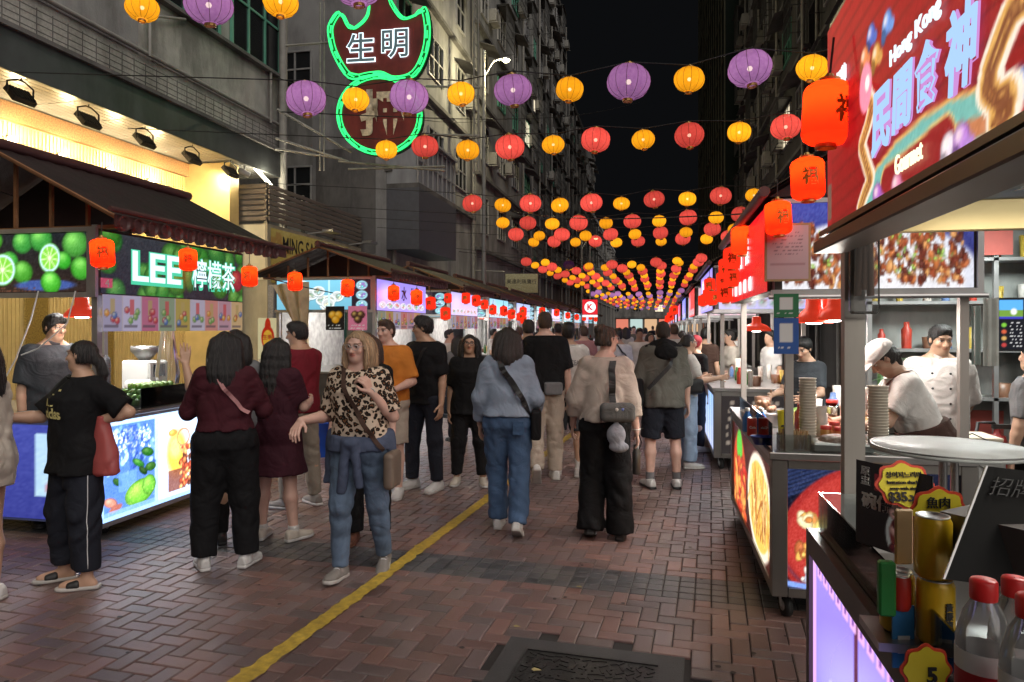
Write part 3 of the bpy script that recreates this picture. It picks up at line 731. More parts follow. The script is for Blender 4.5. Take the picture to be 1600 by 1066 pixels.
def lamp_dome(p, r=.14, power=10, label='', m=None):
    L = empty('heat_lamp', p, 0, label, 'lamp', 'red dome lamps over the food counters')
    MB().lathe([(.02, .16), (.05, .15), (.055, .08), (r * .7, .05), (r, .005), (r, -.02), (r * .96, -.02), (r * .95, 0), (r * .6, .04), (.04, .06)], (0, 0, 0), 18, cap=False).build('shade', m or m_lampred, L)
    MB().lathe([(.0, -.03), (.05, -.025), (.06, 0), (.03, .04)], (0, 0, 0), 12, cap=False).build('bulb', m_white_led, L)
    MB().tube([(0, 0, .16), (0, 0, .5)], .006, 5).build('cord', CH['cable'], L)
    if power: lightobj('lamp_glow', 'POINT', p + Vector((0, 0, -.06)), power, (1, .95, .86), size=.05)
    return L
def caster(parent, p, r=.06, world=False):
    mb = MB().lathe([(.0, -.02), (r * .55, -.02), (r * .6, -.016), (r, -.018), (r, .018), (r * .6, .016), (r * .55, .02), (0, .02)], (p[0], p[1], r), 18, axis=(1, .25, 0), cap=False)
    w = mb.build('wheel', CH['rubber'], parent, world)
    MB().lathe([(0, -.024), (r * .5, -.023), (r * .5, .023), (0, .024)], (p[0], p[1], r), 14, axis=(1, .25, 0), cap=False).build('hub', CH['alu'], w if not world else parent, world)
    MB().box((p[0] - .03, p[1] - .035, r * 2 + .005), (p[0] + .03, p[1] + .035, p[2])).box((p[0] - .032, p[1] - .02, r), (p[0] - .026, p[1] + .03, r * 2 + .005)).box((p[0] + .026, p[1] - .02, r), (p[0] + .032, p[1] + .03, r * 2 + .005)).box((p[0] - .02, p[1] + .03, r * 1.5), (p[0] + .02, p[1] + .085, r * 1.7)).build('fork', CH['alu'], parent, world)
GOODS = []
def goods(parent, x0, x1, y0, y1, z, n, rd):
    """separate jars, tubs and bottles on a counter"""
    if not GOODS:
        for k, (c, w, h) in enumerate((((.6, .58, .55), .05, .12), ((.45, .05, .03), .035, .2), ((.5, .36, .06), .04, .16), ((.06, .18, .05), .035, .22), ((.2, .1, .06), .06, .1), ((.12, .2, .4), .035, .18), ((.5, .45, .4), .045, .26))):
            mb = MB().lathe([(w, 0), (w * 1.08, h * .7), (w * .6, h * .82), (w * .55, h)] if k % 2 else [(w * .85, 0), (w, h), (w * .9, h), (w * .85, h * .85)], n=10)
            me = bpy.data.meshes.new('jar'); me.from_pydata(mb.v, [], mb.f); me.polygons.foreach_set('use_smooth', mb.sm); me.materials.append(mat('goods%d' % k, c, .35, 0, .2, 20)); GOODS.append(me)
    for i in range(n):
        o = link('jar', rd.choice(GOODS), None, parent, (rd.uniform(x0, x1), y0 + (y1 - y0) * (i + rd.random() * .8) / n, z)); q = rd.uniform(.7, 1.2); o.scale = (q, q, q)
def stall_left(y0, y1, label, sign_im, end_im, front_im, post_im, seed=0, zr=3.07, detail=1, signtxt=None):
    rd = random.Random(seed); S = empty('market_stall', (FX, y0, 0), 0, label, 'stall', 'roofed stalls along the left side'); L = y1 - y0; D = -1.7
    near = detail > 0
    # cabinet
    MB().box((D, .0, .12), (-.05, L, .93)).build('cabinet', mat('cabinet_blue', (.10, .13, .30), .4, 0, .1, 4) if detail == 2 else CH['darksteel'], S)
    MB().box((D - .02, -.02, .93), (.03, L + .02, .965), .006).build('counter', CH['steel'], S)
    MB().box((-.05, 0, .08), (.0, L, .12)).box((-.05, 0, .90), (.0, L, .93)).box((-.05, 0, .12), (.0, .03, .90)).box((-.05, L - .03, .12), (.0, L, .90)).build('lightbox_frame', CH['alu'], S)
    if front_im is not None:
        panel('lightbox', (.004, .03, .12), (0, 1, 0), (0, 0, 1), L - .06, .78, front_im, CH['lithi'], S, world=False)
    for x, y in ((-.04, .03), (-.04, L - .03), (D + .04, .03), (D + .04, L - .03)):
        MB().box((x - .025, y - .025, .965), (x + .025, y + .025, 2.45)).build('post', CH['alu'], S)
    # header boxes
    MB().box((-.12, 0, 1.9), (-.005, L, 2.42)).box((D, .0, 1.9), (-.12, .11, 2.42)).build('header_box', CH['darksteel'], S)
    panel('sign_face', (.004, .02, 1.92), (0, 1, 0), (0, 0, 1), L - .04, .48, sign_im, CH['lit'], S, world=False)
    if end_im is not None:
        panel('end_sign', (D + .03, -.006, 1.93), (1, 0, 0), (0, 0, 1), -D - .12, .46, end_im, CH['lit'], S, world=False)
        MB().box((D, -.03, 1.885), (0, 0, 1.925)).box((D, -.03, 2.395), (0, 0, 2.43)).box((-.08, -.03, 1.925), (0, 0, 2.395)).build('end_frame', CH['alu'], S)
    if post_im is not None:
        o = panel('poster_strip', (.01, .03, 1.62), (0, 1, 0), (0, 0, 1), L - .06, .29, post_im, print_mat('softprint', .30), S, world=False)
    # roof
    eX, eZ, rX = .34, 2.47, -.85; n = int((L + .5) / .045) // 2 * 2
    for a, nm in ((eX, 'roof_sheet'), (2 * rX - eX, 'roof_sheet')):
        mb = MB(); corrug((rX, -.22, zr), (rX, L + .25, zr), (a, L + .25, eZ), (a, -.22, eZ), n, .011 if detail < 2 else .005, mb); mb.build(nm, m_roof, S)
    MB().tube([(rX, -.25, zr + .03), (rX, L + .28, zr + .03)], .05, 8).build('ridge_roll', m_roof2, S)
    # scalloped eave with round tile ends
    MB().box((eX - .005, -.22, eZ - .075), (eX + .012, L + .25, eZ + .012)).build('eave_board', m_roof2, S)
    k = int((L + .4) / .15)
    if near:
        if ('te') not in _WM:
            mb = MB().lathe([(.0, 0), (.038, 0), (.05, .018), (.058, .018), (.058, -.03), (0, -.03)], (0, 0, 0), 14, axis=(1, 0, 0), cap=False); mb.box((-.03, -.02, -.06), (.012, .02, -.02))
            me = bpy.data.meshes.new('tile_end'); me.from_pydata(mb.v, [], mb.f); me.materials.append(m_roof2); _WM['te'] = me
        for i in range(k): link('tile_end', _WM['te'], None, S, (eX + .014, -.15 + i * .15, eZ - .045))
    MB().tube([(eX + .03, -.3, eZ + .04), (eX + .03, L + .35, eZ + .03)], .022, 6).build('gutter_pole', m_roof2, S)
    # gable frame towards the street's near end
    mb = MB()
    for i in range(7):
        x = eX - .15 - i * .34; zt = eZ + (zr - eZ) * (1 - abs(x - rX) / (eX - rX)) - .03
        if zt > 2.45: mb.box((x - .012, .05, 2.42), (x + .012, .075, zt))
    mb.box((2 * rX - eX + .1, .04, 2.42), (eX - .1, .08, 2.45))
    mb.tube([(eX, -.2, eZ - .01), (rX, -.2, zr - .01), (2 * rX - eX, -.2, eZ - .01)], .018, 5)
    mb.build('gable_frame', mat('rust_frame', (.30, .14, .06), .6, .2, .3, 12), S)
    MB().quad((2 * rX - eX + .15, .5, 2.45), (eX - .15, .5, 2.45), (rX + .02, .5, zr - .05), (rX - .02, .5, zr - .05)).build('gable_board', m_roof, S)
    if detail:
        for y in (.2, L - .2): caster(S, (-.12, y, .12))
    # interior: back shelf, tube lamp
    MB().box((D, .12, .965), (D + .05, L, 2.3)).build('back_board', mat('stall_back', (.35, .34, .33), .5, 0, .4, 9), S) if detail < 2 else None
    tb = MB().tube([(-.45, .25, 2.32), (-.45, L - .25, 2.32)], .016, 8).build('tube_lamp', m_tubeled, S)
    if detail < 2: goods(S, -.75, -.15, .1, L - .1, .966, 12 if near else 7, rd)
    return S
# ---- pictures
def im_limes_sign():
    im = Img(150, 40, (44, 46, 52), (30, 30, 36))
    for k in range(30): im.lime(RNG.rand() * 150, RNG.rand() * 44, 5 + RNG.rand() * 7, 6 + RNG.rand() * 8, .62)
    im.ell(141, 22, 9, 9, (120, 30, 40), hi=(170, 70, 60)); im.rect(0, 30, 10, 36, (150, 60, 80)); im.noise(5); return im
def im_limes_end():
    im = Img(150, 44, (26, 30, 34), (44, 32, 28))
    for k in range(12): im.lime(RNG.rand() * 60, RNG.rand() * 44, 8, 7.5, .9)
    for x, y, r in ((66, 4, 8), (92, 6, 9), (80, 20, 8), (108, 4, 10), (138, 8, 11), (92, 28, 9), (143, 26, 9), (62, 34, 7), (128, 20, 7)): im.lime(x, y, r, r * .92, .95)
    im.ell(112, 38, 26, 4, (70, 110, 210), al=.6); im.slice(74, 26, 12, (190, 222, 240), (120, 195, 60)); im.slice(116, 18, 9.5, (190, 222, 240), (120, 195, 60), r2=11); im.lime(117, 36, 9, 8, 1.1); im.scribble(64, 40, 104, 44, (90, 60, 45), 2, .5); im.noise(5); return im
def im_fruit_front():
    im = Img(210, 84, (165, 200, 240), (140, 180, 235)); im.rect(3, 4, 66, 80, (74, 112, 196))
    for k in range(60): im.ell(5 + RNG.rand() * 60, 6 + RNG.rand() * 38, 1.5 + RNG.rand() * 3, 1 + RNG.rand() * 2, [(60, 96, 180), (105, 150, 225), (150, 190, 240), (46, 74, 150)][k % 4], RNG.rand() * 3)
    for k in range(150): im.ell(10 + RNG.rand() * 50, 8 + abs(RNG.randn()) * 14, .4 + RNG.rand() * .8, .4 + RNG.rand() * .8, (225, 236, 252))
    for k in range(14): im.line(28 + k, 6, 34 + k * 1.4, 44, .4, (30, 50, 120), .5)
    for x, y, rx, ry, d in ((44, 40, 8, 3, .7), (56, 32, 8, 4, .55), (60, 46, 7, 4, .5), (18, 52, 6, 3, .45), (50, 48, 6, 3, .4)): im.lime(x, y, rx, ry, d)
    im.rect(20, 46, 42, 62, (96, 140, 220), .7); im.ell(46, 66, 19, 11, (96, 165, 52), -.15, hi=(165, 220, 90)); im.ell(58, 62, 9, 9, (86, 155, 48), hi=(150, 210, 90))
    for k in range(90): im.ell(28 + RNG.rand() * 36, 57 + RNG.rand() * 18, .7, .5, (190, 228, 120) if k % 2 else (60, 120, 40), al=.35)
    im.ell(10, 68, 8, 4, (176, 112, 96), .3, hi=(216, 160, 142)); im.ell(16, 74, 8, 3, (150, 90, 80), -.2); im.rect(3, 76, 66, 80, (120, 160, 230), .7)
    for x0 in (71, 141):
        im.rect(x0, 4, x0 + 64, 80, (178, 202, 235)); im.ell(x0 + 26, 40, 15, 22, (238, 176, 70), soft=8); im.ell(x0 + 24, 34, 9, 10, (255, 226, 120), soft=6); im.rect(x0 + 14, 56, x0 + 40, 76, (110, 62, 52), .85)
        im.food(x0 + 32, 34, x0 + 62, 76, [(200, 110, 64), (150, 62, 42), (232, 156, 96), (84, 44, 34)], 120, .07); im.ring(x0 + 36, 26, 9, 8, 1.3, (215, 120, 84)); im.ell(x0 + 20, 20, 6, 3, (235, 140, 60), hi=(255, 210, 120))
    im.noise(6); return im
def im_posters(n, w=16, seed=0):
    rs = np.random.RandomState(seed); im = Img(n * w, 26, (200, 190, 200))
    for k in range(n):
        x = k * w; c = [(180, 175, 205), (205, 200, 230), (200, 120, 150), (150, 170, 140), (190, 170, 90), (200, 195, 215), (215, 150, 140), (200, 160, 175), (220, 190, 140)][(k + seed) % 9]
        im.rect(x + .5, 0, x + w - .5, 26, c); im.rect(x + w * .4, 3, x + w * .6, 14, (210, 90, 90) if k % 2 else (190, 170, 110), .8)
        for j in range(4): im.ell(x + 3 + rs.rand() * (w - 6), 10 + rs.rand() * 9, 2.2, 2.4, [(120, 170, 90), (220, 150, 60), (90, 120, 190), (200, 70, 80)][rs.randint(4)], hi=(240, 230, 190))
        im.rect(x + 2, 21, x + w - 3, 22.5, (90, 80, 90), .6)
    return im
def im_dishes(w=110, h=44, bg=(120, 190, 215), n=14):
    im = Img(w, h, bg, tuple(np.array(bg) * .85))
    pal = [(210, 225, 225), (150, 190, 190), (230, 230, 190), (120, 150, 130), (190, 160, 120)]
    r = h * .17
    for k in range(n): im.bowl(w * (.06 + .62 * RNG.rand()), h * (.1 + .8 * RNG.rand()), r, pal)
    im.rect(w * .55, 0, w * .57, h, (180, 220, 230)); im.rect(w * .8, 0, w, h, (28, 26, 36))
    for k in range(3): im.bowl(w * .9, h * (.18 + .32 * k), r * .85, [(90, 190, 190), (120, 90, 170), (170, 200, 220)], (150, 205, 220))
    return im
def im_purple(w=70, h=40, c=(150, 135, 225)):
    im = Img(w, h, tuple(np.array(c) * .95), tuple(np.clip(np.array(c) * 1.08, 0, 255))); im.ell(w * .18, h * .45, w * .12, h * .3, (220, 200, 250), soft=8, al=.7)
    for k in range(7): im.bowl(w * (.1 + .13 * k), h * .8, h * .11, [(220, 220, 230), (200, 120, 120), (120, 180, 150)], (225, 225, 240))
    return im
S1 = stall_left(4.68, 6.62, 'stall with lime pictures and LEE lettering, nearest on the left side', im_limes_sign(), im_limes_end(), im_fruit_front(), im_posters(9, 17), 1, 3.07, 2)
m_let = emis('letter_white', (.72, .90, 1), .9); m_letg = emis('letter_green', (.10, .75, .45), .6)
for s_, y_, w_, h_ in (('LEE', 5.33, .60, .25), ('檸檬茶', 6.12, .66, .27)):
    lettering(s_, m_letg, (FX + .006, y_ + .01, 2.15), (0, 1, 0), (0, 0, 1), w=w_ + .04, h=h_ + .04, parent=S1, bold=.07 if s_ == 'LEE' else .035, off=.001)
    lettering(s_, m_let, (FX + .006, y_, 2.16), (0, 1, 0), (0, 0, 1), w=w_, h=h_, parent=S1, bold=.02 if s_ == 'LEE' else .004, off=.006)
lettering('4', CH['inkwhite'], (FX + .006, 4.76, 2.0), (0, 1, 0), (0, 0, 1), h=.06, parent=S1)
MB().box((-.02, .02, .14), (.0, .05, .86)).build('end_trim', CH['alu'], S1)
im = Img(50, 40, (70, 80, 170), (60, 66, 150)); im.rect(34, 4, 50, 30, (190, 225, 255)); im.ell(42, 26, 5, 5, (200, 60, 60)); im.noise(4)
panel('end_lightbox', (-1.6, -.006, .14), (1, 0, 0), (0, 0, 1), 1.5, .74, im, CH['litlow'], S1, world=False)
lightobj('stall_glow', 'AREA', (FX - .7, 5.6, 2.25), 34, (1, .97, .92), size=.6)
lamp_dome(on_y(128, 492, 4.95) + Vector((0, 0, .0)), .13, 5, 'red dome lamp inside the lime tea stall')
S2 = stall_left(10.15, 12.5, 'gabled dessert stall with bowl pictures and a violet front sign', im_purple(), im_dishes(), im_dishes(80, 40, (190, 205, 235)), im_posters(7, 14, 3), 2, 2.9, 1)
for s_, y_ in (('糖', 10.95), ('水', 11.33), ('佬', 11.75)): lettering(s_, mat('maroon_ink', (.12, .01, .05), .5), (FX + .006, y_, 2.22), (0, 1, 0), (0, 0, 1), h=.24, parent=S2, bold=.02, off=.006)
S3 = stall_left(14.1, 16.3, 'third stall on the left side, with a pale purple sign', im_purple(64, 36, (190, 180, 240)), im_dishes(90, 40, (60, 50, 60), 10), im_dishes(70, 36, (220, 210, 235)), im_posters(7, 12, 5), 3, 2.95, 1)
NTH = ['fourth', 'fifth', 'sixth', 'seventh', 'eighth', 'ninth', 'tenth', 'eleventh']
for k, y in enumerate((17.5, 21.0, 24.6, 28.2, 32, 36, 41, 47)):
    c = [(150, 210, 235), (170, 190, 245), (150, 220, 225), (200, 190, 250), (160, 230, 240)][k % 5]
    stall_left(y, y + 2.3, f'{NTH[k]} roofed stall along the left side', im_purple(40, 24, c), im_dishes(50, 24, c, 8), im_purple(40, 24, (230, 225, 240)), im_posters(6, 8, k), 10 + k, 2.95, 0)
for k, y in enumerate((11.2, 15.2, 18.6, 22, 25.6, 29.2)):
    lightobj('stall_glow', 'AREA', (FX - .7, y, 2.3), 50, (1, .96, .9), size=.7)
for k, (u, v, X) in enumerate(((700, 492, -4.6), (716, 490, -4.6), (760, 498, -4.6), (790, 500, -4.6))):
    lamp_dome(on_x(u, v, X), .18, 0, f'red dome lamp in the left stall row, {("first", "second", "third", "fourth")[k]} from the dessert stall')
# plastic rain sheet at the end of the dessert stall
m_sheet = mat('cloudy_sheet', (.40, .32, .18), .35, 0, .3, 6, .3, 20)
mb = MB(); V = []; n = 14
p0, p1 = on_y(425, 445, 10.0), on_y(480, 440, 10.0)
for i in range(n + 1):
    t = i / n
    for j in range(9):
        s = j / 8; a = p0.lerp(p1, t); b = on_y(482, 540, 10.0) + Vector((-.1 * (1 - t), 0, 0)); p = a.lerp(b, s ** .8); p.y += .06 * math.sin(t * 14 + s * 3); V.append(p)
mb.add(V, [(i * 9 + j, (i + 1) * 9 + j, (i + 1) * 9 + j + 1, i * 9 + j + 1) for i in range(n) for j in range(8)], True)
tag(mb.build('rain_sheet', m_sheet), 'gathered cloudy plastic sheet tied at the dessert stall corner', 'plastic sheet')
# black and pink small posters of the dessert stall
for k, (u, c, sub) in enumerate(((525, (30, 28, 30), (235, 165, 30)), (560, (225, 130, 160), (70, 40, 35)))):
    im = Img(20, 26, c)
    for q in ((7, 9), (13, 9), (10, 14)): im.ell(*q, 4, 4, sub, hi=(255, 220, 120))
    im.scribble(3, 20, 17, 25, (220, 220, 210), 3)
    p = on_y(u - 16, 516, 10.1); po = empty('menu_poster', p, 0, ('black menu poster with orange desserts under the bowl sign', 'pink menu poster with a dark bowl under the bowl sign')[k], 'poster')
    panel('sheet', (0, 0, 0), (1, 0, 0), (0, 0, 1), .31, .37, im, print_mat('softprint', .30), po, world=False); MB().box((0, .003, 0), (.31, .008, .37)).build('backing', CH['white'], po)  # poster print has a faint glow put into its colour
# blue plastic tub beside the dessert stall
p = on_z(500, 712); tb = empty('blue_tub', p, 0, 'blue plastic bin standing behind the woman in leopard print', 'bin')
MB().lathe([(.16, 0), (.2, .42), (.215, .43), (.215, .45), (.19, .45), (.15, .03)], (0, 0, 0), 20).build('shell', mat('blue_plastic', (.01, .06, .35), .4), tb)

# ---- goods on the lime tea stall counter
cz = .968
def thing(mbs, name, loc, label, cat, group=None, rz=0):
    t = empty(name, loc, rz, label, cat, group)
    for nm, mb, m in mbs: mb.build(nm, m, t)
    return t
p = on_z(163, 640, cz); p = Vector((-4.5, 4.95, cz))
def cupstack(loc, n, r, h, m, label, wrap=True, ft=.02):
    t = empty('cup_stack', loc, 0, label, 'cups', 'stacks of paper cups')
    mb = MB()
    for i in range(n): z = i * ft; mb.lathe([(r * .8, z), (r, z + ft * 2), (r * 1.05, z + ft * 2.05), (r * 1.05, z + ft * 2.25), (r * .95, z + ft * 2.2)], (0, 0, 0), 14, cap=False)
    mb.build('cups', m, t)
    if wrap: MB().lathe([(r * 1.12, 0), (r * 1.15, n * ft * .5), (r * 1.12, n * ft + .03), (r * .5, n * ft + .06)], (0, 0, 0), 14, cap=False).build('wrap', CH['plastic'], t)
    return t
cupstack((-4.55, 4.86, cz), 18, .045, .4, mat('clear_cup', (.55, .60, .66), .2), 'wrapped sleeve of clear cups on the lime counter', True, .022)
cupstack((-4.46, 4.97, cz), 18, .045, .4, mat('clear_cup', (.55, .60, .66), .2), 'second wrapped sleeve of clear cups further along the lime counter', True, .022)
# lime trays with guard
tray = empty('lime_tray', (-4.42, 5.45, cz), 0, 'clear tray heaped with green limes on the tea stall counter', 'tray')
MB().box((-.16, -.3, 0), (.16, .3, .012)).build('base', CH['plastic'], tray)
MB().box((.155, -.3, .0), (.16, .3, .17)).box((-.16, -.3, 0), (.16, -.295, .17)).box((-.16, .295, 0), (.16, .3, .17)).build('side', CH['glass'], tray)
m_lime = mat('lime_skin', (.10, .22, .03), .4, 0, .3, 20, .2, 200, objrand=.35)
lm = MB().lathe([(.004, -.034), (.02, -.028), (.029, -.01), (.03, .01), (.022, .027), (.006, .036)], (0, 0, 0), 10); lme = bpy.data.meshes.new('lime'); lme.from_pydata(lm.v, [], lm.f); lme.polygons.foreach_set('use_smooth', [True] * len(lme.polygons)); lme.materials.append(m_lime)
k = 0
for lay in range(4):
    for a in range(4 - lay // 2):
        for b in range(9 - lay):
            o = link('lime', lme, None, None, (-4.42 - .12 + a * .07 + lay * .025 + random.uniform(-.008, .008), 5.45 - .26 + b * .062 + lay * .03, cz + .045 + lay * .042), (random.random() * 3, random.random() * 3, random.random() * 3))
            tag(o, 'green lime heaped in the clear tray on the tea stall counter', 'lime', 'limes in the tray'); k += 1
thing([('tub', MB().lathe([(.10, 0), (.115, .12), (.11, .12), (.1, .02)], (0, 0, 0), 18), mat('tub_blue', (.02, .06, .4), .4)), ('lid', MB().lathe([(.118, .12), (.12, .16), (.1, .19), (.0, .195)], (0, 0, 0), 18, cap=False), CH['white'])], 'food_tub', (-4.78, 5.75, cz), 'blue tub with white lid behind the limes', 'tub')
thing([('pitcher', MB().lathe([(.06, 0), (.07, .2), (.075, .24), (.065, .24), (.055, .02)], (0, 0, 0), 14), CH['plastic']), ('handle', MB().tube([(.07, 0, .2), (.12, 0, .18), (.12, 0, .08), (.065, 0, .05)], .01, 6), CH['plastic'])], 'water_jug', (-4.75, 5.25, cz), 'clear plastic jug behind the lime tray', 'jug')
thing([('body', MB().box((-.16, -.14, 0), (.16, .14, .36), .02), CH['white']), ('hopper', MB().lathe([(.05, .36), (.13, .45), (.13, .5), (.1, .5), (.03, .38)], (0, 0, 0), 14), CH['alu']), ('screen', MB().box((.16, -.08, .2), (.166, .08, .32)), CH['darkglass'])], 'tea_machine', (-5.0, 6.1, cz), 'white tea shaking machine at the rear of the lime stall', 'machine')
thing([('bag', MB().lathe([(.02, .62), (.05, .55), (.075, .35), (.11, .1), (.1, .0)], (0, 0, 0), 12, cap=False), CH['plastic'])], 'hanging_bag', (-4.55, 5.85, 1.12), 'clear plastic bag hanging below the tea stall posters', 'bag')
thing([('bottle', MB().lathe([(.03, 0), (.032, .1), (.012, .13), (.012, .15)], (0, 0, 0), 10), CH['white']), ('pump', MB().tube([(0, 0, .15), (0, 0, .19), (.04, 0, .185)], .006, 5), CH['white'])], 'pump_bottle', (-4.62, 5.12, cz), 'small white pump bottle beside the lime tray', 'bottle')
# loose power cables drooping at the left stall end
for k, pp in enumerate((((60, 455), (48, 500), (25, 560), (2, 602)), ((118, 455), (105, 505), (60, 545), (28, 557)))):
    q = [on_y(u, v, 4.6) for u, v in pp]; P = []
    for i in range(len(q) - 1):
        for t in range(6): P.append(q[i].lerp(q[i + 1], t / 6))
    tag(MB().tube(P, .006, 5).build('power_cable', CH['white']), ('white cable drooping at the left edge by the lime stall', 'white cable looping below the lime picture sign')[k], 'cable')
# ================================================================== right carts
CX = .62
m_cart = mat('cart_steel', (.30, .285, .265), .36, .85, .15, 4, .06, 30, stretch=(1, 1, .2))
def im_soup():
    im = Img(150, 88, (16, 20, 40), (10, 10, 18))
    for k in range(8): im.line(0, 20 - k * 3, 60, 2 - k * 3, 1, (60, 80, 130), .5)
    im.ell(60, 46, 70, 48, (150, 40, 38), -.3, soft=2); im.ell(62, 44, 64, 42, (172, 54, 48), -.3, soft=3); im.ring(60, 46, 70, 49, 2, (50, 60, 100))
    im.food(14, 34, 62, 44, [(215, 165, 80), (235, 195, 110), (190, 120, 60), (240, 220, 170)], 50, .3)
    im.food(10, 56, 50, 66, [(215, 150, 70), (230, 180, 90), (170, 90, 50)], 40, .3)
    for k in range(26): t = k / 26; im.ell(62 - t * 44 + RNG.randn() * 2, 52 + t * 30 + RNG.randn() * 2, 7, 4, (205, 190, 175) if k % 3 else (170, 120, 110), RNG.rand() * 3, hi=(245, 235, 225))
    im.food(14, 72, 46, 86, [(180, 190, 210), (140, 120, 140), (220, 210, 200)], 60, .12)
    for k in range(14):
        a = -1.2 + k * .2; x, y = 84, 40; im.line(x, y, x + math.cos(a) * 22, y + math.sin(a) * 22, 1.6, (90, 190, 90)); im.line(x + 8, y, x + math.cos(a * 1.3) * 26, y + math.sin(a * 1.3) * 18, 1.2, (160, 235, 150))
    for k in range(60): im.ell(76 + RNG.rand() * 30, 22 + RNG.rand() * 40, 2.4, 1.2, [(60, 150, 70), (140, 220, 130), (200, 245, 200)][k % 3], RNG.rand() * 3)
    im.food(112, 30, 150, 88, [(150, 60, 60), (190, 120, 110), (90, 30, 40), (215, 190, 190)], 60, .12)
    im.line(0, 84, 60, 90, 2, (120, 150, 220)); im.noise(6); return im
def im_noodles():
    im = Img(90, 60, (30, 20, 24)); im.rect(0, 0, 90, 60, (60, 20, 18))
    im.ell(20, 34, 18, 30, (200, 70, 30), soft=3); im.ell(20, 14, 8, 12, (90, 190, 60)); im.food(4, 22, 36, 58, [(220, 80, 40), (240, 150, 70), (180, 40, 30)], 60, .1)
    im.ell(66, 32, 24, 30, (230, 220, 200), soft=2); im.ell(66, 32, 20, 25, (235, 190, 90))
    for k in range(70): x = 50 + RNG.rand() * 32; im.line(x, 10 + RNG.rand() * 20, x + RNG.randn() * 6, 30 + RNG.rand() * 22, .6, [(250, 225, 150), (220, 160, 70), (160, 90, 40)][k % 3])
    im.noise(5); return im
def im_meat(w=130, h=40):
    im = Img(w, h, (70, 80, 170), (40, 40, 90)); im.ell(w * .45, h * .95, w * .6, h * .75, (225, 228, 240), soft=2); im.ell(w * .45, h * .9, w * .5, h * .6, (240, 240, 245))
    im.food(w * .02, h * .25, w * .95, h * .9, [(150, 70, 40), (190, 110, 60), (110, 45, 30), (215, 150, 90), (90, 40, 30), (170, 90, 50)], 420, .055)
    im.food(w * .1, h * .3, w * .9, h * .8, [(110, 160, 70), (160, 200, 90)], 60, .03); im.food(w * .05, h * .3, w * .9, h * .9, [(230, 225, 225), (200, 205, 215)], 40, .035); im.noise(6); return im
def im_red(w=60, h=30, c=(205, 25, 30)): im = Img(w, h, c, tuple(np.array(c) * .85)); im.noise(4); return im
def cart(y0, y1, label, side_im, end_im, sign_im, head_im, x0=CX, x1=1.64, zc=.95, zr=2.74, detail=1, seed=0):
    C = empty('food_cart', (x0, y0, 0), 0, label, 'cart', 'food carts along the right side'); L = y1 - y0; Wd = x1 - x0
    MB().box((.03, .03, .16), (Wd, L, zc - .04)).build('cabinet', CH['darksteel'], C)
    for x, y in ((0, 0), (Wd - .06, 0), (0, L - .06), (Wd - .06, L - .06)): MB().box((x, y, .14), (x + .085, y + .085, zc - .04), .004).build('corner_trim', m_cart, C)
    for z in (.14, zc - .09): MB().box((.09, .004, z), (Wd - .06, .028, z + .05)).build('end_rail', m_cart, C)
    for z in (.14, zc - .10): MB().box((.004, .09, z), (.028, L - .06, z + .055)).build('side_rail', m_cart, C)
    MB().box((-.015, -.015, zc - .04), (Wd + .02, L + .015, zc), .004).build('counter', CH['steel'], C)
    if end_im is not None: panel('end_lightbox', (.085, .02, .19), (1, 0, 0), (0, 0, 1), Wd - .15, zc - .28, end_im, CH['lit'], C, world=False)
    panel('lightbox', (.014, L - .06, .19), (0, -1, 0), (0, 0, 1), L - .15, zc - .29, side_im, CH['lit'], C, world=False)
    for x, y in ((.10, .06), (Wd - .03, .06), (.10, L - .06), (Wd - .03, L - .06)):
        MB().box((x - .022, y - .022, zc), (x + .022, y + .022, 2.36)).build('post', CH['poststeel'], C)
    MB().box((.02, .03, 1.86), (Wd + .04, .14, 2.36)).box((.0, .145, 1.86), (.12, L, 2.36)).build('header_box', CH['darksteel'], C)
    MB().box((.0, .0, 1.83), (Wd + .05, .04, 1.862)).box((.0, .0, 2.345), (Wd + .05, .03, 2.37)).box((Wd + .02, .0, 1.862), (Wd + .05, .03, 2.345)).build('header_frame', CH['alu'], C)
    if head_im is not None: panel('header_sign', (.06, .026, 1.865), (1, 0, 0), (0, 0, 1), Wd - .05, .48, head_im, CH['litlow'], C, world=False)
    if sign_im is not None: panel('sign_face', (-.006, L - .02, 1.86), (0, -1, 0), (0, 0, 1), L - .16, .5, sign_im, CH['lit'], C, world=False)
    MB().tube([(-.02, -.02, 1.82), (Wd + .06, -.02, 1.82)], .014, 6).build('awning_bar', CH['alu'], C)
    eX, rX, eZ = -.06, Wd / 2, 2.39; n = int(L / .045)
    for a in (eX, 2 * rX - eX):
        mb = MB(); corrug((rX, -.05, zr), (rX, L + .2, zr), (a, L + .2, eZ), (a, -.05, eZ), n, .01, mb); mb.build('roof_sheet', m_roof, C)
    MB().tube([(eX, -.15, eZ), (eX, L + .25, eZ)], .03, 8).build('eave_roll', m_roof2, C)
    MB().tube([(rX, -.1, zr + .02), (rX, L + .25, zr + .02)], .045, 8).build('ridge_roll', m_roof2, C)
    MB().add([(eX + .05, .04, eZ), (2 * rX - eX - .05, .04, eZ), (rX, .04, zr - .03)], [(0, 1, 2)]).build('gable_board', m_roof, C)
    MB().box((.12, .14, 2.30), (Wd, L - .05, 2.34)).build('ceiling', mat('cart_ceiling', (.30, .16, .16), .6), C)
    if detail:
        for x, y in ((.09, .10), (Wd - .1, .1), (.09, L - .1)): caster(C, (x, y, .15), .062)
    return C
C2 = cart(4.17, 6.46, 'steel food cart with red soup picture, second on the right side', im_noodles(), im_soup(), im_red(), im_meat(), detail=1)
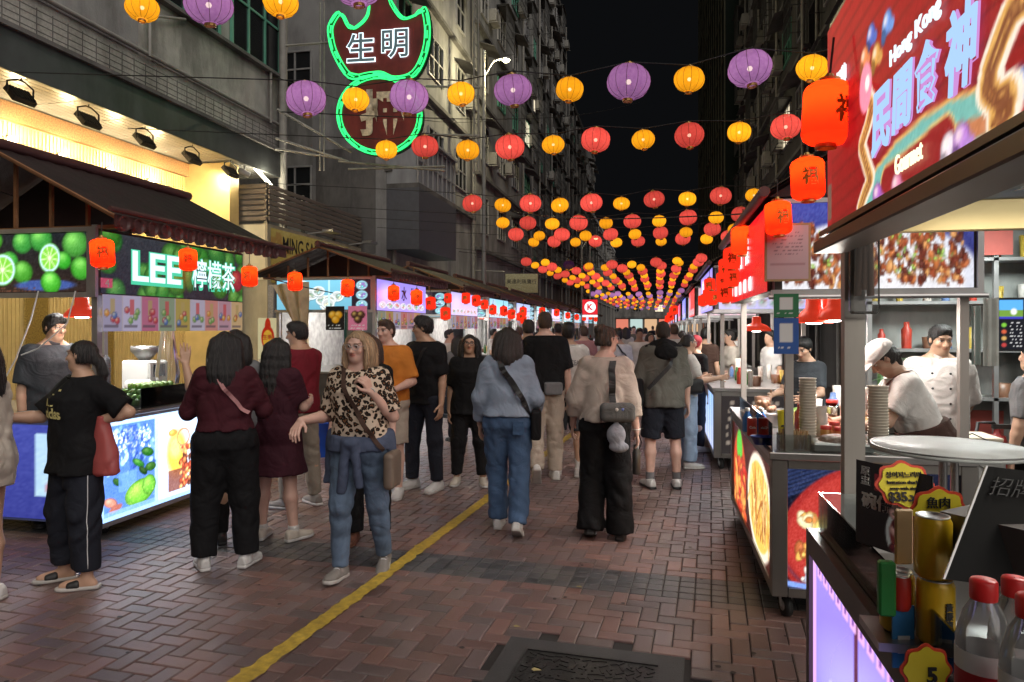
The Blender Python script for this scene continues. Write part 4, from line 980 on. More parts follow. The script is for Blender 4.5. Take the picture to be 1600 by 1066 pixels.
# red street sign lettering of cart two
for k, s in enumerate('海門丁雀'):
    lettering(s, emis('letter_pink', (1, .85, .88), 1.2), (CX - .008, 6.2 - k * .32, 2.2), (0, -1, 0), (0, 0, 1), h=.21, parent=C2, bold=.02, off=.004)
for k in range(5): lettering('00', MATS['letter_pink'], (CX - .008, 6.25 - k * .3, 1.95), (0, -1, 0), (0, 0, 1), h=.1, parent=C2, bold=.02, off=.004)
cart_signs = [((150, 140, 235), (190, 185, 240)), ((225, 60, 60), (240, 200, 210)), ((120, 140, 250), (200, 220, 250)), ((230, 80, 120), (220, 190, 230)), ((150, 180, 255), (180, 220, 250)), ((220, 50, 50), (240, 220, 220)), ((140, 140, 240), (200, 200, 250)), ((220, 60, 70), (240, 220, 220)), ((150, 180, 255), (180, 220, 250))]
CARTS = []
ys = [8.47, 12.8, 17.1, 21.4, 25.8, 30.2, 34.6, 39.2, 44]
for k, y in enumerate(ys):
    a, b = cart_signs[k]
    im = Img(50, 24, (150, 190, 245), (190, 200, 245)); [im.line(i * 8, 0, i * 8, 24, .4, (60, 70, 110)) for i in range(7)]
    c = cart(y, y + 2.4, f'{NTH[k - 1] if k > 0 else "third"} food cart along the right side', im, Img(40, 30, (40, 36, 36)).scribble(3, 3, 36, 28, (120, 110, 100), 4, .4), im_purple(50, 24, a), im_purple(40, 20, b), detail=1 if k < 2 else 0, seed=k)
    CARTS.append(c)
    MB().tube([(.5, .3, 2.2), (.5, 2.1, 2.2)], .016, 6).build('tube_lamp', m_tubeled, c)
    goods(c, .15, .9, .15, 2.2, .951, 14 if k < 3 else 7, random.Random(k))
    if k < 5: lightobj('cart_glow', 'AREA', (CX + .5, y + 1.2, 2.22), 36, (1, .96, .92), size=.6)
for k, s in enumerate('串'): lettering(s, MATS['letter_pink'], (CX - .008, 10.3 - k * .6, 2.15), (0, -1, 0), (0, 0, 1), h=.3, bold=.02, parent=CARTS[0])
lightobj('cart_glow', 'AREA', (1.15, 5.4, 2.25), 36, (1, .97, .93), size=.5)
# dome lamps of cart two and three
for k, (u, v, y) in enumerate(((1272, 500, 5.0), (1290, 498, 5.15), (1306, 496, 4.9))):
    lamp_dome(on_y(u, v, y), .12, 4, f'red dome heat lamp over the second right cart, {("first", "second", "third")[k]} from the left')
lamp_dome(on_y(1182, 515, 8.9), .17, 8, 'red dome heat lamp over the third right cart')
# permit sheet
pt = empty('permit_board', on_y(1195, 440, 4.12), 0, 'framed permit sheet hung at the corner of the second right cart', 'notice')
im = Img(34, 46, (232, 205, 210), (225, 190, 195)); im.scribble(5, 6, 29, 26, (150, 120, 130), 3, .5); im.rect(3, 32, 31, 34, (200, 160, 165))
panel('sheet', (.012, 0, .012), (1, 0, 0), (0, 0, 1), .216, .296, im, CH['paper'], pt, world=False)
MB().box((0, .0, 0), (.24, .012, .012)).box((0, 0, .308), (.24, .012, .32)).box((0, 0, .012), (.012, .012, .308)).box((.228, 0, .012), (.24, .012, .308)).build('frame', CH['wood'], pt); MB().box((.0, .002, 0), (.24, .009, .32)).build('backing', CH['white'], pt)
# payment placards (codes left blank)
for k, (v0, v1, c, lab) in enumerate(((459, 496, (40, 120, 75), 'green payment placard hanging above the blue one'), (497, 553, (38, 90, 170), 'blue payment placard hanging on the cart post'))):
    a, b = on_y(1209, v1, 4.13), on_y(1248, v0, 4.13); im = Img(20, 24, c); im.rect(5, 4, 15, 16, (232, 232, 230)); im.scribble(3, 19, 17, 22, (230, 230, 230), 3, .5)
    pc = empty('payment_placard', a, 0, lab, 'placard'); w, h = b.x - a.x, b.z - a.z
    panel('sheet', (0, 0, 0), (1, 0, 0), (0, 0, 1), w, h, im, CH['paper'], pc, world=False); MB().box((0, .003, 0), (w, .008, h)).build('backing', CH['white'], pc)
# ---- goods on cart two
z2 = .952
G = lambda u, v, y, z=z2: Vector((on_y(u, v, y).x, y, z))
m_paper = mat('paper_cup', (.70, .64, .54), .6, 0, .1, 12)
cupstack(G(1262, 690, 4.5), 22, .048, .4, m_paper, 'tall stack of paper bowls behind the skewers', False, .017)
cupstack(G(1372, 690, 4.42), 20, .055, .4, m_paper, 'stack of paper bowls in front of the woman in the white cap', False, .017)
def bottle(loc, r, h, mb_, mcap, label, cat='bottle', group=None, lab=None):
    t = empty('sauce_bottle', loc, 0, label, cat, group)
    MB().lathe([(r * .9, 0), (r, .01), (r, h * .6), (r * .45, h * .8), (r * .4, h * .88), (.001, h * .88)], (0, 0, 0), 14, cap=False).build('body', mb_, t)
    MB().lathe([(r * .48, h * .86), (r * .48, h), (.001, h)], (0, 0, 0), 12, cap=False).build('cap', mcap, t)
    if lab: MB().lathe([(r * 1.01, h * .2), (r * 1.01, h * .5)], (0, 0, 0), 14, cap=False).build('paper_label', lab, t)
    return t
m_or = mat('chili_sauce', (.5, .13, .03), .3); m_am = mat('amber_sauce', (.45, .22, .05), .3)
for k, (u, y, m) in enumerate(((1291, 4.55, m_am), (1312, 4.5, m_or), (1304, 4.75, m_or))):
    t = empty('sauce_jar', G(u, 690, y), 0, f'{("amber", "orange", "red")[k]} sauce jar with lid on the second right cart', 'jar')
    MB().lathe([(.032, 0), (.035, .005), (.035, .075), (.03, .085)], (0, 0, 0), 14).build('body', m, t); MB().lathe([(.033, .085), (.033, .105), (.001, .107)], (0, 0, 0), 14, cap=False).build('lid', CH['red'], t)
thing([('jar', MB().lathe([(.05, 0), (.052, .14), (.035, .17), (.035, .18), (.048, .14), (.046, .01)], (0, 0, 0), 16), CH['glass']), ('chili', MB().lathe([(.044, .005), (.045, .09), (.02, .1)], (0, 0, 0), 14), m_or), ('lid', MB().lathe([(.04, .18), (.04, .2), (.0, .2)], (0, 0, 0), 14, cap=False), CH['red'])], 'glass_jar', G(1300, 680, 5.2), 'glass jar of red chili behind the sauce jars', 'jar')
yc = empty('yellow_cup', G(1228, 690, 4.55, z2), 0, 'yellow tub marked 35 beside the paper bowls', 'tub')
MB().lathe([(.042, 0), (.05, .19), (.046, .19), (.04, .01)], (0, 0, 0), 18).build('shell', mat('yellow_tub', (.75, .62, .03), .4), yc)
lettering('35', CH['ink'], (0, -.051, .08), (1, 0, 0), (0, 0, 1), h=.06, parent=yc, bold=.02, world=False)
sk = empty('skewer_box', G(1240, 690, 4.27), 0, 'clear box packed with bamboo skewers at the cart edge', 'skewers')
MB().box((-.085, -.05, 0), (.085, -.047, .09)).box((-.085, .047, 0), (.085, .05, .09)).box((-.085, -.047, 0), (-.082, .047, .09)).box((.082, -.047, 0), (.085, .047, .09)).build('box', CH['plastic'], sk)
mb = MB()
for k in range(90): x, y = random.uniform(-.078, .078), random.uniform(-.042, .042); mb.tube([(x, y, .005), (x + random.uniform(-.01, .01), y + random.uniform(-.01, .01), .105 + random.random() * .012)], .0018, 4)
mb.build('skewer_bundle', CH['wood'], sk)
m_egg = mat('tea_egg', (.30, .17, .10), .4, 0, .3, 30)
eg = MB().lathe([(.002, -.026), (.015, -.021), (.022, -.006), (.021, .01), (.013, .024), (.002, .031)], (0, 0, 0), 10); em = bpy.data.meshes.new('egg'); em.from_pydata(eg.v, [], eg.f); em.polygons.foreach_set('use_smooth', [True] * len(em.polygons)); em.materials.append(m_egg)
base = G(1192, 640, 5.3, z2 + .1)
thing([('pan', MB().lathe([(.12, 0), (.15, .08), (.155, .1), (.14, .1), (.11, .02)], (0, 0, 0), 20), CH['steel'])], 'egg_pan', base - Vector((0, 0, .1)), 'steel pan holding brown tea eggs', 'pan')
for k in range(13):
    a = k * 2.4; r = .028 * math.sqrt(k); o = link('tea_egg', em, None, None, base + Vector((r * math.cos(a), r * math.sin(a), .02 + (.035 if k < 4 else 0))), (random.random() * 3, random.random() * 3, 0)); tag(o, 'brown tea egg piled in the steel pan', 'egg', 'tea eggs in the pan')
def can(loc, m, label, h=.12, r=.031, mtop=None, text=None, tm=None, rz=0):
    t = empty('drink_can', loc, rz, label, 'can')
    MB().lathe([(r * .8, 0), (r, .008), (r, h - .012), (r * .86, h - .002)], (0, 0, 0), 24, cap=False).build('body', m, t)
    MB().lathe([(r * .86, h - .004), (r * .9, h), (r * .84, h), (r * .8, h - .004), (.001, h - .004)], (0, 0, 0), 24, cap=False).build('top', mtop or CH['alu'], t)
    if text: lettering(text, tm, (0, -r - .0005, h * .5), (1, 0, 0), (0, 0, 1), w=r * (1.25 if '\n' not in text else .5), parent=t, bold=.02, off=.001, world=False)
    return t
can(G(1175, 690, 4.75), CH['red'], 'red soft drink can at the corner of the second right cart', text='Cola', tm=CH['inkwhite'])
for k, u in enumerate((1168, 1190)): bottle(G(u, 690, 4.95), .033, .16, mat('blue_bottle', (.05, .20, .55), .25), CH['white'], f'blue drink bottle {("left of", "right behind")[k]} the red can', 'bottle')
thing([('bowl', MB().lathe([(.03, 0), (.055, .05), (.058, .05), (.05, .045), (.02, .005)], (0, 0, 0), 18), mat('blue_bowl', (.01, .03, .22), .35))], 'blue_bowl', G(1187, 690, 4.42), 'dark blue paper bowl at the cart corner', 'bowl')
gg = empty('glass_guard', (CX, 4.17, 0), 0, 'low clear guard along the edge of the second right cart', 'guard')
MB().box((.0, .0, z2), (.9, .005, z2 + .10)).build('pane', CH['glass'], gg); MB().box((.0, .01, z2), (.005, 1.6, z2 + .16)).build('pane', CH['glass'], gg)
thing([('tray', MB().box((-.16, -.12, 0), (.16, .12, .05), .01), CH['steel']), ('meat', MB().lathe([(.11, .05), (.09, .075), (.04, .085), (.001, .087)], (0, 0, 0), 14, cap=False), mat('cooked_meat', (.16, .09, .06), .5, 0, .5, 25, .6, 60))], 'food_tray', G(1310, 690, 4.33), 'steel tray of cooked meat under the guard', 'tray')
# ---- cart one, nearest on the right
C1 = empty('food_cart', (.49, .15, 0), 0, 'nearest right cart with violet lightbox and red gourmet sign', 'cart', 'food carts along the right side')
z1 = .97; L1 = 2.4; Wd = 1.35
MB().box((.03, .0, .15), (Wd, L1 - .03, z1 - .16)).build('cabinet', CH['darksteel'], C1)
im = Img(120, 60, (150, 130, 240), (120, 110, 235))
im.ell(60, 30, 50, 24, (215, 215, 255), soft=14, al=.7); im.rect(26, 0, 28, 60, (90, 40, 70))
for k in range(40): im.line(6 + RNG.rand() * 30, 20 + RNG.rand() * 40, 6 + RNG.rand() * 40, 20 + RNG.rand() * 40, .7, [(40, 20, 50), (200, 60, 60), (230, 230, 250), (190, 120, 60)][k % 4])
for k in range(30):
    for q in (0, 1): im.rect(k * 4, q * 56, k * 4 + 3, q * 56 + 3.5, (225, 170, 225)); im.rect(k * 4 + 1, q * 56 + 1, k * 4 + 2, q * 56 + 2.5, (90, 50, 150))
im.rect(0, 0, 3, 60, (215, 165, 225)); panel('lightbox', (.012, L1 - .05, .17), (0, -1, 0), (0, 0, 1), L1 - .06, z1 - .25, im, CH['lit'], C1, world=False)
MB().box((0, 0, z1 - .075), (.028, L1, z1 - .0)).box((0, 0, .14), (.028, L1, .17)).box((0, L1 - .048, .17), (.028, L1, z1 - .075)).build('lightbox_frame', CH['darksteel'], C1)
MB().box((.03, L1 - .028, .14), (Wd, L1, z1)).build('end_panel', m_cart, C1)
MB().box((.03, .0, z1 - .16), (Wd, L1 - .03, z1 - .13)).build('counter', CH['steel'], C1)
MB().box((.03, .0, z1 - .03), (.15, L1 - .03, z1)).box((.15, L1 - .14, z1 - .03), (Wd, L1 - .03, z1)).build('counter_edge', CH['steel'], C1)
MB().box((.16, .4, z1 - .13), (.165, L1 - .15, z1 - .03)).build('tray_wall', CH['steel'], C1)
MB().box((.03, .0, z1), (.035, L1 - .05, z1 + .13)).build('guard_pane', CH['glass'], C1)
MB().box((.03, L1 - .045, z1), (.32, L1 - .04, z1 + .13)).build('guard_pane', CH['glass'], C1)
pA = Vector((.64, 2.56, 0)) - C1.location
MB().box((pA.x - .032, pA.y - .025, .1), (pA.x + .032, pA.y + .025, 1.96)).build('post', CH['poststeel'], C1)
MB().box((Wd - .05, pA.y - .025, .1), (Wd, pA.y + .025, 1.96)).build('post', CH['poststeel'], C1)
# roof frame and soffit
yE1 = 2.09
MB().box((-.04, .0, 1.87), (.05, yE1, 1.905), .004).box((-.03, .0, 1.915), (.02, yE1 - .03, 1.93)).box((.05, .1, 1.885), (.09, yE1, 1.915)).build('sign_ledge', mat('bronze', (.14, .11, .085), .35, .7, .15, 6), C1)
MB().box((.12, pA.y - .06, 1.96), (Wd, pA.y - .03, 2.06), .004).build('cross_beam', mat('brass_beam', (.55, .42, .2), .35, .8, .2, 6, stretch=(.2, 1, 1)), C1)
MB().box((.12, 0, 2.08), (Wd, L1 + .05, 2.10)).build('soffit', mat('soffit_silver', (.35, .34, .32), .3, .6, .3, 5, .5, 12), C1)
MB().box((.05, yE1 - .04, 1.93), (.12, L1 + .05, 1.96)).build('side_rail', CH['darksteel'], C1)
MB().tube([(.5, 1.9, 2.05), (1.2, 1.9, 2.05)], .014, 6).build('tube_lamp', m_tubeled, C1)
xS = .475; yA, yB, zA, zB = 2.17, .45, 1.93, 2.5
def SG(u, v): p = on_x(u, v, xS); return ((yA - p.y) / (yA - yB) * 240, (zB - p.z) / (zB - zA) * 80)
im = Img(240, 80, (165, 20, 26), (135, 14, 20))
for k in range(26): im.line(0, k * 6 - 30, 240, k * 6 - 42, .7, (110, 8, 14), .6)
def arc(pts_, w, c):
    P = [SG(*q) for q in pts_]
    for (x0_, y0_), (x1_, y1_) in zip(P[:-1], P[1:]): im.line(x0_, y0_, x1_, y1_, w, c)
base_arc = [(1358, 318), (1372, 285), (1400, 250), (1440, 215), (1480, 192), (1530, 176)]
arc(base_arc, 6.5, (215, 160, 90)); arc(base_arc, 5.2, (110, 175, 165)); arc([(u + 6, v + 14) for u, v in base_arc], 2.2, (190, 120, 80))
ban = [(1385, 285), (1420, 262), (1455, 232), (1475, 215)]; arc(ban, 6.5, (220, 185, 110)); arc(ban, 5.6, (140, 25, 30))
for (u, v, c) in ((1370, 300, (170, 90, 190)), (1400, 285, (215, 120, 160)), (1480, 225, (235, 215, 230)), (1500, 212, (180, 120, 210)), (1360, 55, (60, 90, 190)), (1385, 35, (90, 140, 220)), (1368, 85, (215, 150, 60)), (1350, 90, (230, 120, 60)), (1590, 130, (90, 130, 220)), (1575, 160, (190, 60, 60))):
    x, y = SG(u, v); im.ell(x, y, 4.5, 3.6, c, hi=(250, 230, 220)); im.ell(x + 4, y + 2, 3, 2, np.array(c) * .8 + 30); im.ell(x - 3, y + 3, 2.5, 2.5, np.array(c) * .6)
for pts_, sc in (([(1352, 140), (1362, 165), (1356, 190), (1345, 225), (1352, 250), (1360, 275), (1350, 300), (1342, 325)], 2.6), ([(1600, -10), (1575, 20), (1560, 60), (1545, 100), (1540, 135), (1555, 150), (1572, 142), (1570, 165), (1552, 185)], 3.4)):
    P = []
    for a_, b_ in zip(pts_[:-1], pts_[1:]):
        A_, B_ = SG(*a_), SG(*b_)
        for t in range(8): P.append((A_[0] + (B_[0] - A_[0]) * t / 8, A_[1] + (B_[1] - A_[1]) * t / 8))
    for q, (x, y) in enumerate(P): im.ell(x + (1.6 if q % 3 == 0 else 0), y, sc * 1.5, sc * 1.2, (238, 224, 205))
    for q, (x, y) in enumerate(P): im.ell(x, y, sc, sc * .9, (214, 160, 84))
    for q, (x, y) in enumerate(P):
        if q % 2: [im.ell(x + sc * a_, y + sc * b_, sc * .2, sc * .2, (120, 66, 40)) for a_, b_ in ((-.5, .1), (.1, -.4), (.5, .3), (0, .5))]
x, y = SG(1352, 150); im.ell(x, y - 3, 7, 8, (232, 140, 165)); im.ell(x + 2, y - 4, 2.5, 2.5, (250, 245, 235)); im.rect(0, 0, 7, 80, (150, 18, 26)); x, y = SG(1310, 300); im.rect(1, y - 6, 7, y + 8, (110, 80, 70)); im.noise(4)
panel('sign_face', (xS, yA, zA), (0, -1, 0), (0, 0, 1), yA - yB, zB - zA, im, print_mat('litprint_red', .8, .6), C1)
MB().box((xS + .005, yB, zA), (xS + .11, yA, zB + .02)).build('sign_box', CH['darksteel'], C1, True)
m_cy = emis('letter_cyan', (.42, .64, 1), .72)
for s, u, v, hp, wk in (('民', 1380, 188, 104, .125), ('間', 1414, 153, 98, .115), ('食', 1453, 114, 108, .11), ('神', 1507, 72, 140, .12)):
    p = on_x(u, v, xS); d = -p.x * ST + p.y * CT
    for q, (b_, m_, o_) in enumerate(((.06, emis('letter_halo', (.55, .25, .6), .8), .002), (.02, m_cy, .006))): lettering(s, m_, p, (0, -1, 0), (0, 0, 1), h=hp * d / F * .96, w=wk, parent=C1, bold=b_, off=o_, shear=.12)
for s, u, v, wk, m_, hp in (('Hong Kong', 1432, 55, .27, MATS['letter_white'], 36), ('Gourmet', 1424, 246, .15, emis('letter_yellow', (.95, .9, .55), 1.1), 32), ('招牌', 1318, 130, .10, emis('letter_cyan2', (.8, .9, 1), 1), 50)):
    p = on_x(u, v, xS); d = -p.x * ST + p.y * CT; lettering(s, m_, p, (0, -1, 0), (0, 0, 1), w=wk, h=hp * d / F, parent=C1, bold=.012 if s[0] == 'H' else 0, off=.006)
# hanging bundle of skewers in a clear sleeve on the front post
thing([('sleeve', MB().box((-.045, -.02, -.16), (.045, .02, .12), .01), CH['plastic']), ('skewers', MB().tube([(-.02, 0, -.1), (-.01, 0, .12)], .012, 6).tube([(.02, 0, -.1), (.015, 0, .12)], .012, 6).tube([(0, 0, -.08), (.0, .0, .13)], .012, 6), mat('dark_wood', (.16, .08, .05), .6))], 'skewer_sleeve', on_y(1350, 415, 2.5), 'clear sleeve of dark skewers tied to the near cart post', 'skewers')
lightobj('near_cart_glow', 'AREA', (1.25, 1.75, 2.02), 10, (1, .95, .85), size=.5)
for k in range(5): MB().tube([(.45 + k * .09, .16, 2.2), (.45 + k * .09 + .02, .17, 1.98 - .03 * (k % 2))], .01, 5).build('hanging_strap', CH['black'] if k % 2 else CH['white'], C2)
goods(C2, .2, .85, .5, 2.1, z2 - .0, 14, random.Random(77))
for k, (x, y, c) in enumerate(((.42, 1.0, (.35, .10, .04)), (.75, 1.0, (.40, .26, .08)), (.42, 1.4, (.12, .2, .04)), (.75, 1.4, (.3, .16, .1)))):
    thing([('pan', MB().box((-.14, -.17, 0), (.14, .17, .06), .01), CH['steel']), ('food', MB().lathe([(.125, .06), (.1, .085), (.05, .1), (.001, .103)], (0, 0, 0), 12, cap=False), mat('food%d' % k, c, .45, 0, .6, 40, .8, 70))], 'food_pan', (CX + x, 4.17 + y, z2), f'steel pan of {("red stew", "golden noodles", "green vegetables", "brown tofu")[k]} inside the second right cart', 'pan')
# ---- goods on cart one
zt = z1 - .13
def at1(u, v, d): return W(u, v, d)
m_ycan = mat('yellow_can', (.80, .50, .02), .3, .1, .1, 8)
pc = at1(1462, 1003, 1.40); 
can(pc, m_ycan, 'yellow herbal tea can, lower of the stack on the near cart', .128, .034, text='黃\n振\n龍', tm=CH['ink'], rz=.35)
can(pc + Vector((-.005, 0, .130)), m_ycan, 'yellow herbal tea can, upper of the stack on the near cart', .122, .034, rz=.1)
can(pc + Vector((-.055, .05, .0)), m_ycan, 'yellow herbal tea can standing behind the stack', .122, .033, rz=.2)
can(pc + Vector((-.06, .015, .055)), CH['red'], 'small red can left of the yellow cans', .07, .02)
thing([('pack', MB().box((-.016, -.01, 0), (.016, .01, .11), .004), mat('green_pack', (.03, .25, .05), .4))], 'green_packet', pc + Vector((-.09, .0, .045)), 'small green packet left of the red can', 'packet')
MB().box((-.11, -.02, -.02), (.1, .12, -.003)).build('shelf', CH['steel'], C1, loc=pc - C1.location)
# water bottles with red caps
m_pet = glass_mat('pet', (.93, .94, .94), .90, .12, .16); m_blab = mat('bottle_label', (.75, .75, .75), .5); m_blr = mat('bottle_label_red', (.42, .02, .03), .5)
for k, (u, v, d) in enumerate(((1537, 905, .96), (1585, 902, 1.05), (1612, 930, .86))):
    p = at1(u, v, d); h = .235; r = .034
    t = empty('water_bottle', (p.x, p.y, p.z - h), 0, f'clear water bottle with red cap, {("first", "second", "third")[k]} from the left on the near cart', 'bottle', 'water bottles on the near cart')
    prof = [(r * .9, 0), (r, .01), (r, .06), (r, .142), (r * .98, .148), (r * .99, .155), (r * .9, .168), (r * .72, .19), (.016, .205), (.0145, .215)]
    MB().lathe(prof, (0, 0, 0), 24, cap=False).build('body', m_pet, t)
    MB().lathe([(.0165, .208), (.017, .212), (.017, .232), (.015, .235), (.001, .235)], (0, 0, 0), 20, cap=False).build('cap', mat('cap_red', (.75, .03, .03), .35), t)
    MB().lathe([(r * 1.015, .03), (r * 1.015, .115)], (0, 0, 0), 24, cap=False).build('red_label', m_blr, t)
    MB().lathe([(r * 1.015, .115), (r * 1.015, .142)], (0, 0, 0), 24, cap=False).build('white_label', m_blab, t)
    lettering('山泉', CH['inkwhite'], (0, -r * 1.02, .085), (1, 0, 0), (0, 0, 1), h=.028, parent=t, bold=.01, off=.001, world=False)
MB().box((.62, .35, .82), (1.3, 1.05, .84)).build('shelf', CH['steel'], C1)
# price tags and product board
def tagshape(name, label, O, R, U, w, h, lines, m1=None):
    t = empty(name, O, 0, label, 'price tag'); R, U = Vector(R).normalized(), Vector(U).normalized(); n = R.cross(U)
    def blob(s, off):
        P = []
        for i in range(48):
            a = i / 48 * 2 * math.pi; q = 1 + .07 * math.cos(a * 8); P.append(R * (w / 2 * s * q * math.cos(a)) + U * (h / 2 * s * q * math.sin(a)) + n * off)
        return P
    MB().slab(blob(1, 0), n, .002).build('border', mat('tag_red', (.6, .05, .02), .5), t); MB().slab(blob(.88, .003), n, .001).build('card', mat('tag_yellow', (.75, .62, .03), .5), t)
    for s, (a, b), lw, bd in lines: lettering(s, CH['ink'], R * (a * w) + U * (b * h) + n * .0045, R, U, w=lw * w, parent=t, bold=bd, off=.0005, world=False)
    return t
cr = Vector((CT, ST, 0)); up = Vector((0, 0, 1))
tagshape('price_tag', 'yellow flower price tag reading 35 dollars on the abalone board', W(1413, 758, 1.75), cr, up + Vector((-.1, .2, 0)), .14, .115, (('상어지느러미', (0, .22), .62, 0), ('Imitation shark fin', (.02, .06), .66, .0), ('soup with abalone', (.02, -.08), .6, .0), ('$35.xx', (-.02, -.26), .62, .03)))
tagshape('price_tag', 'yellow flower price tag half hidden behind the upper can', W(1466, 800, 1.58), cr, up, .13, .11, (('魚肉', (-.02, .2), .4, 0),))
tagshape('price_tag', 'yellow flower price tag low down beside the front cans', W(1446, 1046, 1.2), cr, up, .085, .085, (('5', (.1, -.1), .2, .03),))
a = W(1337, 845, 1.82); b = W(1440, 880, 1.66); R = (b - a).normalized(); U = (Vector((0.12, .45, .85))).normalized()
im = Img(60, 60, (34, 26, 28)); im.rect(16, 8, 44, 20, (140, 40, 50)); im.ell(42, 46, 18, 20, (190, 190, 185)); im.ell(42, 46, 15, 16, (120, 50, 50)); im.food(30, 34, 56, 58, [(150, 70, 70), (90, 30, 36), (200, 150, 140)], 40, .12)
bd = empty('menu_board', a, 0, 'dark menu board with abalone soup picture leaning on the near cart', 'menu board')
panel('sheet', (0, 0, 0), R, U, .21, .22, im, print_mat('softprint2', .12), bd, world=False)  # board print has a slight glow put into its colour
nb_ = R.cross(U); MB().slab([Vector((0, 0, 0)) - nb_ * .004, R * .21 - nb_ * .004, R * .21 + U * .22 - nb_ * .004, U * .22 - nb_ * .004], -nb_, .004).build('backing', CH['black'], bd)
lettering('鮑魚', CH['inkwhite'], R * .115 + U * .17, R, U, w=.085, parent=bd, bold=.02, world=False); lettering('碗仔翅', CH['inkwhite'], R * .085 + U * .115, R, U, w=.13, parent=bd, bold=.03, world=False); lettering('原\n盅', CH['inkwhite'], R * .03 + U * .18, R, U, h=.05, parent=bd, bold=.01, world=False)
thing([('stick', MB().box((-.02, -.004, 0), (.02, .004, .12), .004), mat('spatula', (.52, .36, .20), .6))], 'wooden_spatula', W(1412, 882, 1.52) , 'pale wooden paddle standing left of the yellow cans', 'spatula', rz=YAW)
# steel fryer, acrylic menu, card box
fr_ = empty('steel_warmer', (1.28, 1.75, z1 - .03), YAW, 'dark steel food warmer with folded lid on the near cart', 'warmer')
MB().box((-.02, -.25, 0), (.5, .25, .2), .008).build('body', CH['darksteel'], fr_); MB().box((-.02, -.25, .205), (.5, .25, .225), .006).build('lid', CH['steel'], fr_); MB().tube([(.02, -.28, .19), (.45, -.28, .19)], .012, 8).build('handle', CH['alu'], fr_)
mnu = empty('menu_holder', W(1475, 905, 1.3), 0, 'clear acrylic menu holder with outlined lettering on the near cart', 'menu holder')
R = (cr * .96 + up * -.12).normalized(); U = (up * .9 + cr * .5 + Vector((0, .3, 0))).normalized()
nm_ = R.cross(U)
MB().slab([R * 0, R * .13, R * .13 + U * .24, U * .24], -nm_, .006).build('sheet', mat('dark_acrylic', (.018, .018, .018), .6, spec=.15), mnu)
MB().slab([R * -.004 + nm_ * .001, R * 0 + nm_ * .001, U * .24 + nm_ * .001, R * -.004 + U * .24 + nm_ * .001], nm_, .003).build('edge', CH['alu'], mnu)
for k, s in enumerate(('招牌',)): lettering(s, mat('line_white', (.16, .16, .16), .5), R * .06 + U * (.2 - k * .06), R, U, h=.038, parent=mnu, bold=-.015, world=False)
bxo = empty('card_box', W(1560, 905, 1.35), YAW + .5, 'open brown card box at the right edge of the near cart', 'box')
MB().box((-.02, -.1, 0), (.2, .1, .11)).build('shell', mat('card_dark', (.10, .085, .08), .6), bxo); MB().slab([(-.02, -.1, .11), (.2, -.1, .11), (.24, -.14, .135), (-.01, -.14, .135)], (0, 0, 1), .003).build('flap', mat('card_brown', (.42, .28, .14), .7), bxo)
# small blue placard on the guard
pcx = empty('blue_placard', W(1411, 985, 1.42), YAW, 'small blue payment card clipped to the guard of the near cart', 'placard')
MB().box((-.022, -.002, -.075), (.022, .002, .05)).build('card', mat('card_blue', (.04, .2, .45), .4), pcx); MB().box((-.012, -.004, -.045), (.012, -.0025, -.01)).build('blank_square', CH['inkwhite'], pcx)
# round folding table between carts
tb = W(1484, 708, 2.95); tbl = empty('round_table', (tb.x, tb.y, 0), .3, 'round white folding table top between the two near right carts', 'table')
rt = .30
MB().lathe([(.001, tb.z + .01), (rt, tb.z + .01), (rt, tb.z + .028), (.001, tb.z + .028)], (0, 0, 0), 48, cap=False).build('table_top', mat('table_white', (.60, .62, .60), .5, 0, .12, 9, stain=.2, spec=.3), tbl)
MB().lathe([(rt + .001, tb.z + .024), (rt + .0015, tb.z + .029), (rt - .008, tb.z + .0295)], (0, 0, 0), 48, cap=False).build('edge_band', CH['darksteel'], tbl)
for a in (.5, 2.6): MB().box((rt - .01, -.012, -.006), (rt + .004, .012, .006)).build('clip', CH['alu'], tbl, loc=(0, 0, 0))
MB().tube([(-.03, 0, tb.z), (-.03, 0, .02)], .016, 8).tube([(.06, .05, tb.z), (.06, .05, .02)], .016, 8).box((-.2, -.03, 0), (.2, .03, .03)).build('leg', CH['alu'], tbl)

# ---- shop interior behind the carts on the right
sh = empty('storage_kiosk', (1.95, 7.3, 0), 0, 'cluttered storage kiosk with shelves behind the cook in white', 'kiosk')
MB().box((0, .3, 0), (4.5, .36, 3.2)).build('wall', mat('kiosk_wall', (.40, .42, .40), .6, 0, .2, 3, stain=.4), sh)
for k, z in enumerate((1.0, 1.45, 1.9, 2.3)):
    MB().box((0, -.02, z - .03), (4.4, .3, z)).build('shelf', CH['alu'], sh)
    rd = random.Random(k + 50)
    for i in range(20):
        o = link('jar', rd.choice(GOODS), None, sh, (.1 + i * .21 + rd.random() * .08, rd.uniform(.06, .2), z)); q = rd.uniform(.8, 1.35); o.scale = (q, q, q)
for x in (.02, 1.1, 2.2, 3.3, 4.4): MB().box((x - .02, -.02, 0), (x + .02, .02, 2.6)).build('upright', CH['alu'], sh)
for k in range(9):
    x = .15 + k * .42; m = [mat('poster_a', (.5, .5, .46), .6), mat('poster_b', (.10, .2, .2), .6), mat('poster_c', (.45, .1, .08), .6), mat('poster_d', (.42, .36, .2), .6)][k % 4]; MB().box((x, .285, .3), (x + .3, .298, .85)).build('poster', m, sh); MB().box((x, -.035, 2.32), (x + .24, -.025, 2.62)).build('poster', m, sh)
lightobj('shop_glow', 'AREA', (2.9, 6.2, 2.7), 45, (.92, 1, .96), size=.8)
m_shts = mat('hanging_wrap', (.30, .36, .33), .3, 0, .2, 5, .3, 10)
